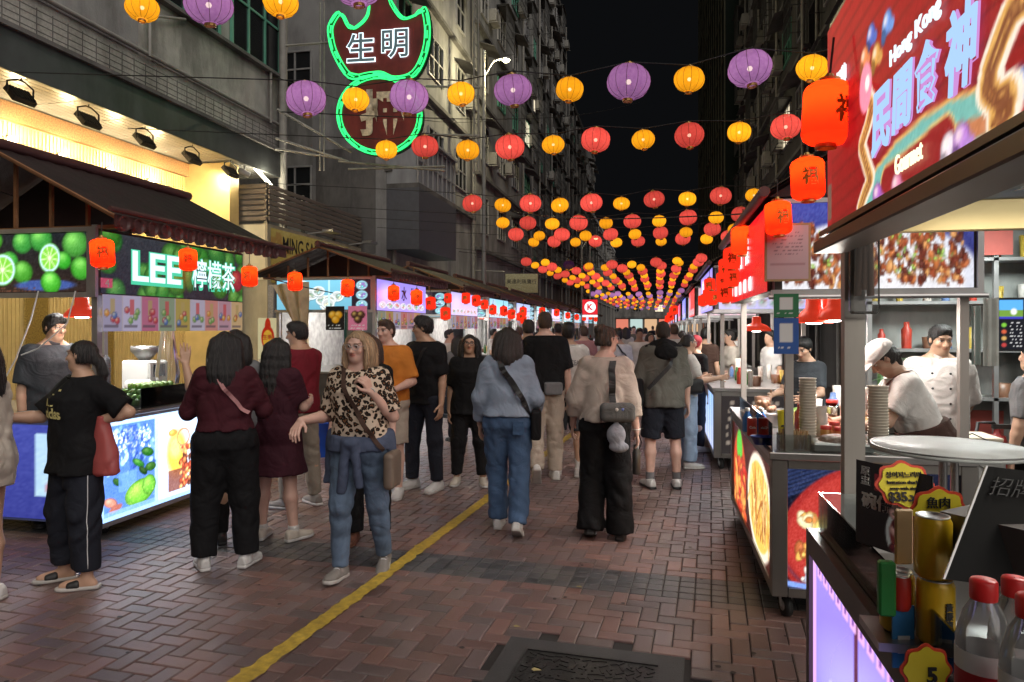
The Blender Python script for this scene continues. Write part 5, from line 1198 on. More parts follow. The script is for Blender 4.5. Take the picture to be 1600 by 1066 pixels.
for k, (u0, u1, v0, v1, lab) in enumerate(((1518, 1534, 478, 570, 'narrow green plastic sheet hanging beside the cart post'), (1536, 1562, 466, 572, 'pale bag of paper with barcode print hanging near the screen'))):
    a, b = on_y(u0, v1, 5.0), on_y(u1, v0, 5.0); t = empty('hanging_sheet', a, 0, lab, 'plastic sheet')
    mb = MB(); n = 8; mb.add([(i / n * (b.x - a.x), .012 * math.sin(i * 1.7), z) for z in (0, b.z - a.z) for i in range(n + 1)], [(i, i + 1, n + 2 + i, n + 1 + i) for i in range(n)], True); mb.build('sheet', m_shts if k == 0 else mat('pale_bag', (.5, .52, .48), .4, 0, .3, 6), t)
a, b = on_y(1559, 546, 5.2), on_y(1598, 468, 5.2); scn = empty('menu_screen', a, 0, 'wall mounted menu screen showing a landscape at the right edge', 'screen')
im = Img(24, 46, (20, 22, 30)); im.rect(1, 1, 23, 10, (90, 170, 235)); im.rect(1, 10, 23, 16, (110, 150, 60)); im.ell(14, 11, 3, 3, (230, 230, 230)); im.rect(1, 16, 23, 18, (60, 60, 180)); im.scribble(11, 21, 22, 44, (200, 200, 200), 3, .5)
for k in range(4): im.ell(5, 23 + k * 6, 2.4, 2, [(120, 190, 60), (200, 90, 60), (200, 160, 90), (180, 60, 60)][k])
panel('display', (0, -.012, 0), (1, 0, 0), (0, 0, 1), b.x - a.x, b.z - a.z, im, print_mat('litprint_scr', .8), scn, world=False); MB().box((-.012, -.01, -.012), (b.x - a.x + .012, .03, b.z - a.z + .012)).build('bezel', CH['black'], scn)
MB().tube([((b.x - a.x) / 2, .03, .2), ((b.x - a.x) / 2 + .3, .9, .2)], .02, 6).build('arm', CH['black'], scn)
# quilted silver box with stock, extinguisher
qb = empty('cooler_box', (on_y(1518, 720, 4.9).x, 4.9, 0), 0, 'silver quilted insulated box behind the round table', 'cooler')
MB().box((-.22, 0, .3), (.2, .4, .86), .02).build('body', mat('quilt', (.45, .45, .43), .35, .5, .2, 12, .6, 30), qb)
mb = MB()
for s in (-1, 1):
    for k in range(-2, 3): mb.tube([(-.2 + .0, -.004, .36 + (k + 1) * .18), (.0, -.012, .45 + (k + 1) * .18 + s * .09 - .09), (.18, -.004, .36 + (k + 1) * .18)], .004, 4)
mb.build('quilt_seam', CH['darksteel'], qb); MB().box((-.23, -.02, .865), (.21, .41, .90), .006).build('lid', CH['black'], qb); MB().box((-.2, .02, .9), (.15, .35, .935), .004).box((-.18, .0, .937), (.18, .3, .96), .004).build('folded_stock', CH['cream'], qb)
ex = empty('fire_extinguisher', (on_y(1558, 690, 5.3).x, 5.3, .55), 0, 'dark red fire extinguisher beside the silver box', 'extinguisher')
MB().lathe([(.06, 0), (.066, .01), (.066, .32), (.05, .37), (.02, .39), (.02, .42)], (0, 0, 0), 16).build('cylinder', mat('ext_red', (.25, .02, .02), .35), ex); MB().tube([(0, 0, .42), (-.02, 0, .46), (-.12, -.01, .46), (-.16, -.02, .2)], .012, 6).build('hose', CH['black'], ex); MB().box((-.03, -.015, .42), (.08, .015, .45)).build('handle', CH['black'], ex)
MB().box((-.1, -.1, -.55), (.1, .1, 0)).build('stand', CH['darksteel'], ex)
# potted green plant behind the cook
pl = empty('potted_plant', on_y(1424, 640, 6.6), 0, 'leafy potted plant behind the woman in the white cap', 'plant'); pl.location.z = .9
MB().lathe([(.08, 0), (.11, .18), (.1, .18), (.07, .02)], (0, 0, 0), 14).build('pot', CH['wood'], pl); MB().box((-.2, -.2, -.9), (.2, .2, 0)).build('stand', CH['darksteel'], pl)
mb = MB()
for k in range(60):
    a = random.random() * 6.3; e = random.uniform(.1, 1.4); r = random.uniform(.12, .3); c = Vector((math.cos(a) * math.cos(e) * r, math.sin(a) * math.cos(e) * r, .2 + math.sin(e) * r * 1.5)); t = Vector((math.cos(a), math.sin(a), random.uniform(-.5, .4))).normalized(); s = t.cross(Vector((0, 0, 1))).normalized()
    mb.add([c, c + t * .05 + s * .025, c + t * .12, c + t * .05 - s * .025], [(0, 1, 2, 3)])
mb.build('leaves', mat('plant_leaf', (.05, .13, .04), .45, 0, .4, 10), pl)
# ================================================================== lanterns
def silk(name, col, hot, s, thin=.15):
    """Lit lantern skin: the silk passes some light straight through, so the bulb inside shows."""
    m = bpy.data.materials.new(name); nt, N, L = nodes(m); m.cycles.emission_sampling = 'NONE'
    o = N('ShaderNodeOutputMaterial'); e = N('ShaderNodeEmission'); d = N('ShaderNodeBsdfDiffuse'); d.inputs[0].default_value = (*[c * .5 for c in col], 1)
    tc = N('ShaderNodeTexCoord'); sp = N('ShaderNodeSeparateXYZ'); L(tc.outputs['Object'], sp.inputs[0])
    n = N('ShaderNodeTexNoise'); n.inputs['Scale'].default_value = 6; L(tc.outputs['Object'], n.inputs[0])
    oi = N('ShaderNodeObjectInfo'); mr = N('ShaderNodeMapRange'); mr.inputs[3].default_value = .68; mr.inputs[4].default_value = 1.15; L(oi.outputs['Random'], mr.inputs[0])
    # woven silk: fine horizontal threads vary how much light passes
    wv = N('ShaderNodeTexWave'); wv.bands_direction = 'Z'; wv.inputs['Scale'].default_value = 28; wv.inputs['Distortion'].default_value = 1.5; L(tc.outputs['Object'], wv.inputs[0])
    ad = N('ShaderNodeMath'); ad.operation = 'MULTIPLY_ADD'; L(wv.outputs['Fac'], ad.inputs[0]); ad.inputs[1].default_value = .16; ad.inputs[2].default_value = .86
    mu = N('ShaderNodeMath'); mu.operation = 'MULTIPLY'; L(ad.outputs[0], mu.inputs[0]); L(mr.outputs[0], mu.inputs[1])
    zz = N('ShaderNodeMath'); zz.operation = 'MULTIPLY'; L(sp.outputs[2], zz.inputs[0]); L(sp.outputs[2], zz.inputs[1]); z2_ = N('ShaderNodeMath'); z2_.operation = 'MULTIPLY_ADD'; L(zz.outputs[0], z2_.inputs[0]); z2_.inputs[1].default_value = -.75; z2_.inputs[2].default_value = 1.2; m3 = N('ShaderNodeMath'); m3.operation = 'MULTIPLY'; L(mu.outputs[0], m3.inputs[0]); L(z2_.outputs[0], m3.inputs[1]); mu = m3  # glow painted brighter at mid height, dimmer towards both ends
    mu2 = N('ShaderNodeMath'); mu2.operation = 'MULTIPLY'; L(mu.outputs[0], mu2.inputs[0]); mu2.inputs[1].default_value = s
    mx = N('ShaderNodeMix'); mx.data_type = 'RGBA'; mx.inputs[6].default_value = (*col, 1); mx.inputs[7].default_value = (*hot, 1); L(n.outputs[0], mx.inputs[0])
    L(mx.outputs[2], e.inputs[0]); L(mu2.outputs[0], e.inputs[1])
    ads = N('ShaderNodeAddShader'); L(e.outputs[0], ads.inputs[0]); L(d.outputs[0], ads.inputs[1])
    t = N('ShaderNodeBsdfTransparent'); ms = N('ShaderNodeMixShader'); ms.inputs[0].default_value = thin
    L(ads.outputs[0], ms.inputs[1]); L(t.outputs[0], ms.inputs[2]); L(ms.outputs[0], o.inputs[0]); return m
SILK = dict(purple=silk('silk_purple', srgb(134, 80, 138), srgb(182, 128, 178), .74), yellow=silk('silk_yellow', srgb(228, 138, 10), srgb(248, 176, 36), .85), red=silk('silk_red', srgb(196, 52, 46), srgb(228, 92, 78), .78), dark=silk('silk_dark', srgb(60, 30, 60), srgb(70, 36, 70), .3))
m_bulb = emis('lantern_bulb', (1, .85, .6), 3, False)
m_cap = mat('lantern_cap', (.45, .28, .08), .35, .5, .2, 10)
m_rib = mat('lantern_rib', (.10, .02, .01), .7)
def globe_meshes(n=24, ribs=12, rings=10):
    prof = []
    for i in range(rings + 1):
        t = -1.32 + 2.64 * i / rings; prof.append((math.cos(t) ** .82, math.sin(t) * .80))
    mb = MB(); V = []; F = []
    for r, z in prof:
        for k in range(n * 2): a = math.pi * k / n; rr = r * (1 - .025 * (.5 - .5 * math.cos(a * ribs))); V.append((rr * math.cos(a), rr * math.sin(a), z))
    m2 = n * 2; F = [(i * m2 + k, i * m2 + (k + 1) % m2, (i + 1) * m2 + (k + 1) % m2, (i + 1) * m2 + k) for i in range(rings) for k in range(m2)]
    mb.add(V, F, True); skin = bpy.data.meshes.new('skin'); skin.from_pydata(mb.v, [], mb.f); skin.polygons.foreach_set('use_smooth', [True] * len(skin.polygons)); skin.materials.append(None)
    cap = []
    for pr in ([(.24, -.80), (.24, -.92), (.2, -.93), (.2, -.80)], [(.24, .79), (.24, .86), (.1, .87), (.08, .95)]): mb = MB().lathe(pr, n=12, cap=False); c = bpy.data.meshes.new('cap'); c.from_pydata(mb.v, [], mb.f); c.materials.append(m_cap); cap.append(c)
    mb = MB()
    for k in range(ribs): a = 2 * math.pi * (k) / ribs; mb.tube([((r + .004) * math.cos(a), (r + .004) * math.sin(a), z) for r, z in prof], .011, 4, False)
    rib = bpy.data.meshes.new('rib'); rib.from_pydata(mb.v, [], mb.f); rib.materials.append(m_rib)
    mb = MB().lathe([(.001, -.13), (.09, -.09), (.13, 0), (.09, .09), (.001, .13)], n=10); bulb = bpy.data.meshes.new('bulb'); bulb.from_pydata(mb.v, [], mb.f); bulb.materials.append(m_bulb)
    return skin, cap, rib, bulb
GN = globe_meshes(); GF = globe_meshes(10, 10, 8)
ORD = ['first', 'second', 'third', 'fourth', 'fifth', 'sixth', 'seventh', 'eighth', 'ninth', 'tenth', 'eleventh', 'twelfth', 'thirteenth', 'fourteenth', 'fifteenth', 'sixteenth', 'seventeenth', 'eighteenth']
def globe(p, r, c, label, det=2):
    g = GN if det == 2 else GF
    o = bpy.data.objects.new('globe_lantern', g[0]); COL.objects.link(o); o.material_slots[0].link = 'OBJECT'; o.material_slots[0].material = SILK[c]
    o.location = p; o.scale = (r, r, r * random.uniform(.95, 1.03)); o.rotation_euler = (random.uniform(-.15, .15), random.uniform(-.15, .15), random.random() * 6)
    tag(o, label, 'lantern', 'silk globe lanterns strung over the street')
    link('base_ring', g[1][0], None, o); link('cap', g[1][1], None, o)
    if det >= 1: link('rib', g[2], None, o)
    if det == 2 and c != 'dark': link('bulb', g[3], None, o)
    return o
# rows: (distance along street, list of image columns (u) with colours, height)
def row_y(u, v, z):  # street position of a lantern seen at u, v if hung at height z
    r = ray(u, v); t = (z - EYE) / r.z; return r.y * t
ROWS = []
ROWS.append((5.1, 4.3, '', [(222, 'y'), (327, 'p'), (438, 'y'), (557, 'p')]))
ROWS.append((6.45, 3.90, '', [(478, 'p'), (556, 'y'), (638, 'p'), (721, 'y'), (801, 'p'), (890, 'y'), (982, 'p'), (1077, 'y'), (1171, 'p'), (1270, 'y')]))
ROWS.append((8.2, 3.84, '', [(603, 'y'), (665, 'r'), (730, 'y'), (796, 'r'), (864, 'y'), (931, 'r'), (1005, 'y'), (1077, 'r'), (1155, 'y'), (1228, 'r')]))
ROWS.append((11.4, 3.70, '', [(738, 'r'), (786, 'y'), (829, 'r'), (875, 'y'), (924, 'r'), (971, 'y'), (1022, 'r'), (1074, 'y'), (1126, 'r'), (1178, 'y')]))
ROWS.append((13.4, 3.68, '', [(786, 'y'), (825, 'r'), (863, 'y'), (904, 'r'), (947, 'y'), (988, 'r'), (1030, 'y'), (1075, 'r'), (1119, 'y'), (1157, 'r')]))
ROWS.append((15.3, 3.70, '', [(806, 'r'), (843, 'y'), (878, 'r'), (915, 'y'), (954, 'r'), (992, 'y'), (1032, 'r'), (1072, 'y'), (1113, 'r'), (1147, 'y')]))
ROWS.append((16.8, 3.72, '', [(834, 'y'), (866, 'r'), (899, 'y'), (930, 'r'), (963, 'y'), (997, 'r'), (1033, 'y'), (1067, 'r'), (1104, 'y'), (1138, 'r')]))
SIZ = dict(p=.190, y=.135, r=.172, d=.172); CN = dict(p='purple', y='yellow', r='red', d='dark')
def hang(p, label, r, c, det): return globe(p, r, c, label, det)
strings = []
for ri, (Y, z, _, L) in enumerate(ROWS):
    P = []
    for k, (u, c) in enumerate(L):
        d = Y / (CT + (u - 800) / F * ST); q = W(u, 512, d); sag = .05 * math.sin(k / max(1, len(L) - 1) * math.pi)
        q = Vector((q.x, q.y + random.uniform(-.03, .03), z - sag + random.uniform(-.015, .015) + (.02 if c != 'y' else 0)))
        hang(q, f'{CN[c]} silk globe lantern, {ORD[k]} from the left on the {ORD[ri]} string overhead', SIZ[c] * random.uniform(.94, 1.06), CN[c], 2 if ri < 4 else 1)
        P.append(q + Vector((0, 0, SIZ[c] * .95)))
    strings.append(P)
far = [(22.4, 3.8, 9, 'ry', 'r'), (24.2, 3.85, 10, 'ry', 'y'), (26, 3.85, 10, 'ry', 'r'), (28, 3.85, 10, 'ry', 'y'), (30, 3.85, 10, 'ry', 'r'), (32.2, 3.85, 10, 'ry', 'y'), (34.5, 3.85, 10, 'ry', 'r'), (37, 3.85, 10, 'ry', 'y'), (43, 3.85, 10, 'py', 'y'), (46, 3.85, 10, 'py', 'p'), (49, 3.85, 10, 'py', 'y'),
       (54, 3.9, 10, 'ry', 'r'), (57, 3.9, 10, 'ry', 'y'), (60.5, 3.9, 9, 'ry', 'r'), (64, 3.9, 9, 'ry', 'y'), (68, 3.9, 9, 'ry', 'r'), (74, 3.9, 8, 'py', 'p'), (80, 3.9, 8, 'py', 'y')]
for ri, (Y, z, n, cs, c0) in enumerate(far):
    P = []
    for k in range(n):
        i = (k + cs.index(c0)) % 2; c = cs[i]
        x = -4.25 + (5.5) * k / (n - 1) + random.uniform(-.05, .05); cc = 'd' if (ri == 0 and k == 2) else c
        q = Vector((x, Y + random.uniform(-.1, .1), z - .18 * math.sin(k / (n - 1) * math.pi) + random.uniform(-.03, .03)))
        hang(q, f'{"unlit dark" if cc == "d" else CN[c]} silk globe lantern, {ORD[k]} from the left on the {ORD[ri]} far string', SIZ[c] * 1.05, CN[cc], 1 if Y < 27 else 0); P.append(q + Vector((0, 0, .19)))
    strings.append(P)
for ri, P in enumerate(strings):
    a, b = P[0].copy(), P[-1].copy(); a = Vector((-7.0, a.y, a.z + .35)); b = Vector((4.2, b.y, b.z + .45))
    if ri == 0: b = P[-1] + (P[-1] - P[-2]) * 6
    nm = ORD[ri] if ri < 7 else None
    tag(MB().tube([a] + P + [b], .006 if ri < 8 else .01, 4).build('lantern_wire', CH['cable']), f'thin black wire carrying the {nm} lantern string' if nm else f'thin black wire carrying the {ORD[ri - 7]} far lantern string', 'wire', 'lantern wires')
# small cylinder lanterns with a good luck character
m_cyl = {}
def cyl_skin():
    m = bpy.data.materials.new('lantern_red'); nt, N, L = nodes(m); m.cycles.emission_sampling = 'NONE'
    o = N('ShaderNodeOutputMaterial'); d = N('ShaderNodeBsdfTranslucent'); d.inputs[0].default_value = (.92, .055, .008, 1)
    e = N('ShaderNodeEmission'); e.inputs[0].default_value = (1, .02, .006, 1); e.inputs[1].default_value = .5
    a = N('ShaderNodeAddShader'); L(d.outputs[0], a.inputs[0]); L(e.outputs[0], a.inputs[1]); L(a.outputs[0], o.inputs[0]); return m
m_cylskin = cyl_skin(); m_cylfar = emis('lantern_red_far', (1, .03, .01), .8, False)
def cyl_mesh(n):
    prof = [(.42, -1), (.72, -.97), (.92, -.86), (1, -.66), (1, .66), (.92, .86), (.72, .97), (.42, 1)]
    P = []
    if n > 14:
        for k in range(33): z = -.72 + 1.44 * k / 32; P.append((1 + (.012 if k % 2 else -.004), z))
        prof = prof[:3] + P + prof[5:]
    mb = MB().lathe(prof, n=n, cap=False); s = bpy.data.meshes.new('skin'); s.from_pydata(mb.v, [], mb.f); s.polygons.foreach_set('use_smooth', [True] * len(s.polygons)); s.materials.append(m_cylskin if n > 14 else m_cylfar)
    c = []
    for pr in ([(.42, -1), (.44, -1.14), (.38, -1.15), (.38, -1)], [(.42, 1), (.44, 1.14), (.2, 1.16), (.15, 1.3)]): mb = MB().lathe(pr, n=n, cap=False); q = bpy.data.meshes.new('cap'); q.from_pydata(mb.v, [], mb.f); q.materials.append(m_cap); c.append(q)
    return s, c
CYN, CYF = cyl_mesh(28), cyl_mesh(12)
m_fu = mat('fu_gold', (.40, .24, .03), .5, .2)
def fu_mesh():
    v, fs = text_mesh('福', .03, .004); v = v * .95; P = []
    for x, y, z in v: a = -math.pi / 2 + x; P.append((1.025 * math.cos(a), 1.025 * math.sin(a), y * .95))
    me = bpy.data.meshes.new('character'); me.from_pydata(P, [], fs); me.materials.append(m_fu); return me
FU = fu_mesh()
def redlan(p, r, label, h=1.25, power=1.2, turn=0., near=True, cord=.1):
    s, c = CYN if near else CYF
    o = bpy.data.objects.new('red_lantern', s); COL.objects.link(o); o.location = p; o.scale = (r, r, r * h); o.rotation_euler = (random.uniform(-.05, .05), random.uniform(-.05, .05), turn)
    tag(o, label, 'lantern', 'small red cylinder lanterns at the stall eaves'); link('base_ring', c[0], None, o); link('cap', c[1], None, o); link('character', FU, None, o)
    mb = MB().tube([(0, 0, 1.25), (.1, 0, 1.25 + cord / r / h)], .05, 5); mb.build('cord', CH['cable'], o)
    if near and power: lightobj('lantern_glow', 'POINT', Vector(p) + Vector((0, 0, r * h * .5)), power, (1, .62, .22), size=r * .25)
    return o
near_l = [  # u, v, d, radius px, label
    (1293, 178, 1.86, 37, 'largest red lantern with gold character at the gourmet sign corner', .35), (1262, 280, 3.4, 25, 'second red lantern in the row beside the gourmet sign', -.25), (1216, 341, 3.85, 20, 'third red lantern, in front of the permit sheet', 0), (1160, 376, 5.0, 17, 'fourth red lantern, beside the red cart sign', .5),
    (1440, -12, 1.75, 55, 'red lantern cut by the top edge above the gourmet sign', .4),
    (160, 396, 5.0, 17, 'red lantern left of the LEE lettering', .5), (294, 406, 5.7, 13, 'red lantern hanging before the lime sign characters', .4), (390, 432, 6.8, 12, 'red lantern at the far corner of the lime stall', 0),
    (461, 440, 9.8, 11, 'red lantern left of the bowl picture sign', -.3), (543, 450, 9.7, 10, 'red lantern in front of the bowl picture sign', 0), (615, 458, 10.9, 9, 'red lantern before the violet dessert sign', .2), (651, 465, 11.6, 9, 'second red lantern before the violet dessert sign', .4)]
for u, v, d, r, lab, tn in near_l: redlan(W(u, v, d), r * d / F, lab, 1.28, (.5 if d > 1.8 else .3) * (r * d / F / .075) ** 2, tn + YAW)
rr = random.Random(4)
for k, (u, v, r) in enumerate(((1144, 404, 14), (1136, 420, 13), (1143, 434, 12), (1133, 457, 13), (1109, 446, 9), (1128, 437, 9), (1106, 462, 8), (1112, 466, 9), (1098, 470, 7))):
    d = .55 / max(.02, (u - 800) / F * CT - ST) ; redlan(W(u, v, min(d, 14)), r * min(d, 14) / F, f'red lantern under the right side awnings, {ORD[k]} from the front', 1.2, 0, YAW + rr.uniform(-.6, .6), False)
for k, (u, v, r) in enumerate(((673, 474, 8), (696, 490, 8), (728, 466, 7), (744, 470, 7), (757, 476, 6), (770, 484, 6), (787, 486, 6), (799, 491, 6), (812, 495, 5), (818, 500, 5), (700, 466, 6))):
    d = 3.9 / max(.05, -((u - 800) / F * CT - ST)); redlan(W(u, v, d), r * d / F, f'red lantern along the left stall eaves, {ORD[k]} after the dessert stall', 1.2, 0, YAW + rr.uniform(-.6, .6), False)
for k in range(16):
    side = k % 2; y = 20 + k * 1.7; x = .45 if side else -3.85; redlan(Vector((x, y, 2.15 + rr.uniform(-.1, .1))), .11, f'far red lantern on the {"right" if side else "left"} stall row, {ORD[k // 2]} along', 1.2, 0, 0, False)

# ================================================================== neon pawnshop sign
NY = 12.75; nc = on_y(597, 110, NY)
NS = empty('neon_sign', (nc.x, NY, nc.z), math.radians(4), 'neon pawnshop sign of a bat over a coin with green key border', 'sign')
kx = lambda u, v: (on_y(u, v, NY).x - nc.x, on_y(u, v, NY).z - nc.z)
m_signred = mat('sign_maroon', (.22, .03, .025), .5, .1, .3, 3, stain=.4)
m_neon = emis('neon_green', (.03, .85, .17), 1.5); m_neonw = emis('neon_white', (.72, .92, 1), 1.6); m_signgreen = mat('sign_green', (.015, .10, .045), .5)
bat = [(515, 40), (530, 20), (545, 45), (560, 40), (575, 20), (580, -20), (606, -20), (612, 0), (630, 25), (650, 22), (665, 8), (672, 40), (668, 80), (650, 118), (620, 128), (597, 120), (575, 122), (545, 125), (522, 90), (514, 60)]
coin = [(594 + 66 * math.cos(t), 180 + 64 * math.sin(t)) for t in [i / 36 * 2 * math.pi for i in range(36)]]
def smooth_poly(p, n=4):
    out = []; m = len(p)
    for i in range(m):
        p0, p1, p2, p3 = [np.array(p[(i + j - 1) % m], float) for j in range(4)]
        for k in range(n): t = k / n; out.append(tuple(.5 * ((2 * p1) + (p2 - p0) * t + (2 * p0 - 5 * p1 + 4 * p2 - p3) * t * t + (3 * p1 - p0 - 3 * p2 + p3) * t ** 3)))
    return out
for nm, poly, sc in (('bat_board', smooth_poly(bat), 1), ('coin_board', coin, 1)):
    q = [kx(*a) for a in poly]; cx_, cz_ = np.mean(q, 0)
    yo = 0 if nm == 'coin_board' else .02
    MB().slab([(x, yo, z) for x, z in q], (0, 1, 0), .12).build(nm, m_signgreen, NS)
    MB().slab([(cx_ + (x - cx_) * .87, yo - .012, cz_ + (z - cz_) * .88) for x, z in q], (0, 1, 0), .011).build(nm.replace('board', 'field'), m_signred, NS)
    # key pattern tube and outline
    n = len(q); mb = MB()
    Q = [(Vector((cx_ + (x - cx_) * .975, yo - .03, cz_ + (z - cz_) * .975)), Vector((cx_ + (x - cx_) * .90, yo - .03, cz_ + (z - cz_) * .90))) for x, z in q]
    if nm == 'coin_board': Q = Q[25 - 36:] + Q[:0] if False else Q
    mb.tube([a for a, b in Q], .017, 5, closed=True)
    per = []; L = 0
    for i in range(n): L += (Q[(i + 1) % n][0] - Q[i][0]).length
    S = int(L / .13) // 4 * 4
    def pt(s, f):
        s = (s % S) / S * L; acc = 0
        for i in range(n):
            l = (Q[(i + 1) % n][0] - Q[i][0]).length
            if acc + l >= s or i == n - 1:
                t = (s - acc) / max(l, 1e-6); a = Q[i][0].lerp(Q[(i + 1) % n][0], t); b = Q[i][1].lerp(Q[(i + 1) % n][1], t); return a.lerp(b, f)
            acc += l
    for s in range(0, S, 4):
        mb.tube([pt(s + .2, .35), pt(s + 1.9, .35), pt(s + 1.9, 1), pt(s + 3.8, 1), pt(s + 3.8, .6), pt(s + 2.7, .6)], .014, 4)
    mb.tube([a.lerp(b, 1.25) for a, b in Q], .012, 5, closed=True)
    mb.build('neon_tube', m_neon, NS)
for s, (u, v), hh in (('生', (565, 76), 46), ('明', (617, 68), 46)):
    x, z = kx(u, v); h = hh / F * 13
    lettering(s, mat('letter_steel', (.22, .36, .42), .4), (x, -.012, z), (1, 0, 0), (0, 0, 1), h=h, parent=NS, bold=.012, off=.012, world=False)
    # outline tubes around the character strokes: slightly larger glowing copy behind
    lettering(s, m_neonw, (x, -.012, z), (1, 0, 0), (0, 0, 1), h=h * 1.06, parent=NS, bold=.04, off=.004, world=False)
x, z = kx(597, 176); lettering('押', mat('letter_flaked', (.85, .74, .52), .7, 0, .5, 12, stain=.3), (x, -.0, z), (1, 0, 0), (0, 0, 1), h=76 / F * 13, parent=NS, bold=.035, off=.03, world=False)
mb = MB(); fr = lambda u, v, y=.2: Vector((kx(u, v)[0], y, kx(u, v)[1]))
m_rig = mat('rig_metal', (.30, .29, .26), .6, .3, .3, 8)
for a, b in (((525, 250), (690, 262)), ((540, 262), (690, 255)), ((432, 170), (545, 235)), ((430, 215), (540, 250)), ((445, 70), (520, 62)), ((430, 232), (530, 246)), ((660, 128), (745, 128)), ((650, 205), (745, 205))): mb.tube([fr(*a), fr(*b)], .025, 5)
for u in (684, 740): pass
for uu in ((735, 742),):
    mb.tube([fr(uu[0], -40), fr(uu[0], 262)], .02, 5).tube([fr(uu[1], -40), fr(uu[1], 262)], .02, 5)
    for k in range(14): mb.tube([fr(uu[0], -30 + k * 21), fr(uu[1], -20 + k * 21)], .012, 4)
for u in (497, 503): mb.tube([fr(u, 0), fr(u, 265)], .018, 5)
mb.build('support_frame', m_rig, NS)

# ================================================================== street lamps, signs
m_pole = mat('lamp_pole', (.30, .30, .29), .5, .4, .15, 4)
def street_lamp(u, y_d, ztop, label, lu=30, power=0, r=.085):
    b = W(u, 512, y_d); t = empty('street_lamp', (b.x, b.y, 0), 0, label, 'street lamp')
    MB().tube([(0, 0, 0), (0, 0, ztop)], [r, r * .75], 10).build('pole', m_pole, t)
    a = cr * .95; MB().tube([(0, 0, ztop - .9), tuple(a * .35 + up * (ztop - .35)), tuple(a * .75 + up * (ztop - .25))], .035, 6).build('arm', m_pole, t)
    h = a * .8 + up * (ztop - .3); MB().lathe([(.02, .08), (.1, .06), (.16, -.01), (.15, -.03), (.0, -.03)], tuple(h), 12, cap=False).build('head', m_pole, t)
    MB().lathe([(.001, -.12), (.09, -.09), (.12, -.035), (.001, -.032)], tuple(h), 12, cap=False).build('lamp', emis('street_lamp_glow', (1, .88, .42), 30), t)
    if power: lightobj('street_lamp_beam', 'POINT', t.location + h + Vector((0, 0, -.25)), power, (1, .86, .5), size=.12)
    return t
street_lamp(756, 24, 11.1, 'tall street lamp with yellow light rising behind the left stalls', power=300)
street_lamp(909, 38, 6.8, 'thin far street lamp beyond the lantern strings', power=0, r=.06)
cs = empty('circular_letter_sign', W(922, 480, 34), 0, 'small red and white sign with a ringed letter K', 'sign')
R_ = cr; w = .36
MB().slab([R_ * -w - up * w, R_ * w - up * w, R_ * w + up * w, R_ * -w + up * w], Vector((ST, -CT, 0)) * -1, .12).build('panel', emis('sign_red', (.62, .02, .03), .9), cs)
nrm = Vector((ST, -CT, 0))
MB().lathe([(.001, .01), (.27, .01), (.27, .02), (.001, .02)], (0, 0, 0), 24, cap=False, axis=nrm).build('disc', emis('sign_white', (.9, .9, .92), 1), cs)
lettering('K', emis('sign_redk', (.6, .02, .03), .9), nrm * .022, R_, up, h=.3, parent=cs, bold=.04, world=False)
MB().slab([R_ * -w - up * (w + .12), R_ * w - up * (w + .12), R_ * w - up * (w + .02), R_ * -w - up * (w + .02)], -nrm, .1).build('lower_strip', MATS['sign_white'], cs)
MB().tube([(0, 0, w), (0, 0, w + 2.6)], .04, 6).build('hanger', m_pole, cs)
js = empty('jewellery_sign', W(815, 442, 27), 0, 'dim yellow projecting shop sign with black characters beyond the stalls', 'sign')
im = Img(60, 30, (120, 112, 84), (100, 92, 66)); im.noise(6); panel('face', R_ * -.62 - up * .38, R_, up, 1.24, .72, im, print_mat('dimprint4', .5), js, world=False)
MB().slab([R_ * -.65 - up * .4 - nrm * .02, R_ * .65 - up * .4 - nrm * .02, R_ * .65 + up * .37 - nrm * .02, R_ * -.65 + up * .37 - nrm * .02], -nrm, .12).build('box', CH['darksteel'], js)
lettering('美達利珠寶行', CH['ink'], up * .05, R_, up, w=1.15, parent=js, bold=.01, world=False)
MB().tube([R_ * -.65 + up * .42, R_ * -2.4 + up * .5], .03, 5).tube([R_ * -.65 - up * .3, R_ * -2.4 - up * .2], .03, 5).build('bracket', m_rig, js)
# slack overhead cables
rc = random.Random(9)
for k, (a, b) in enumerate((((440, 175, 9), (1000, 160, 30)), ((0, 300, 6), (720, 470, 16)), ((430, 120, 14), (760, 190, 24)), ((640, 470, 13), (900, 470, 34)), ((700, 300, 20), (1240, 330, 7)))):
    A_, B_ = W(*a), W(*b); P = [A_.lerp(B_, t / 12) - Vector((0, 0, .35 * math.sin(t / 12 * math.pi))) for t in range(13)]
    tag(MB().tube(P, .008, 4).build('overhead_cable', CH['cable']), ('slack cable crossing below the neon sign', 'cable sagging from the lime stall roof to the stalls beyond', 'cable behind the neon sign', 'cable along the left stall roofs', 'cable crossing above the stalls to the right row')[k], 'cable')
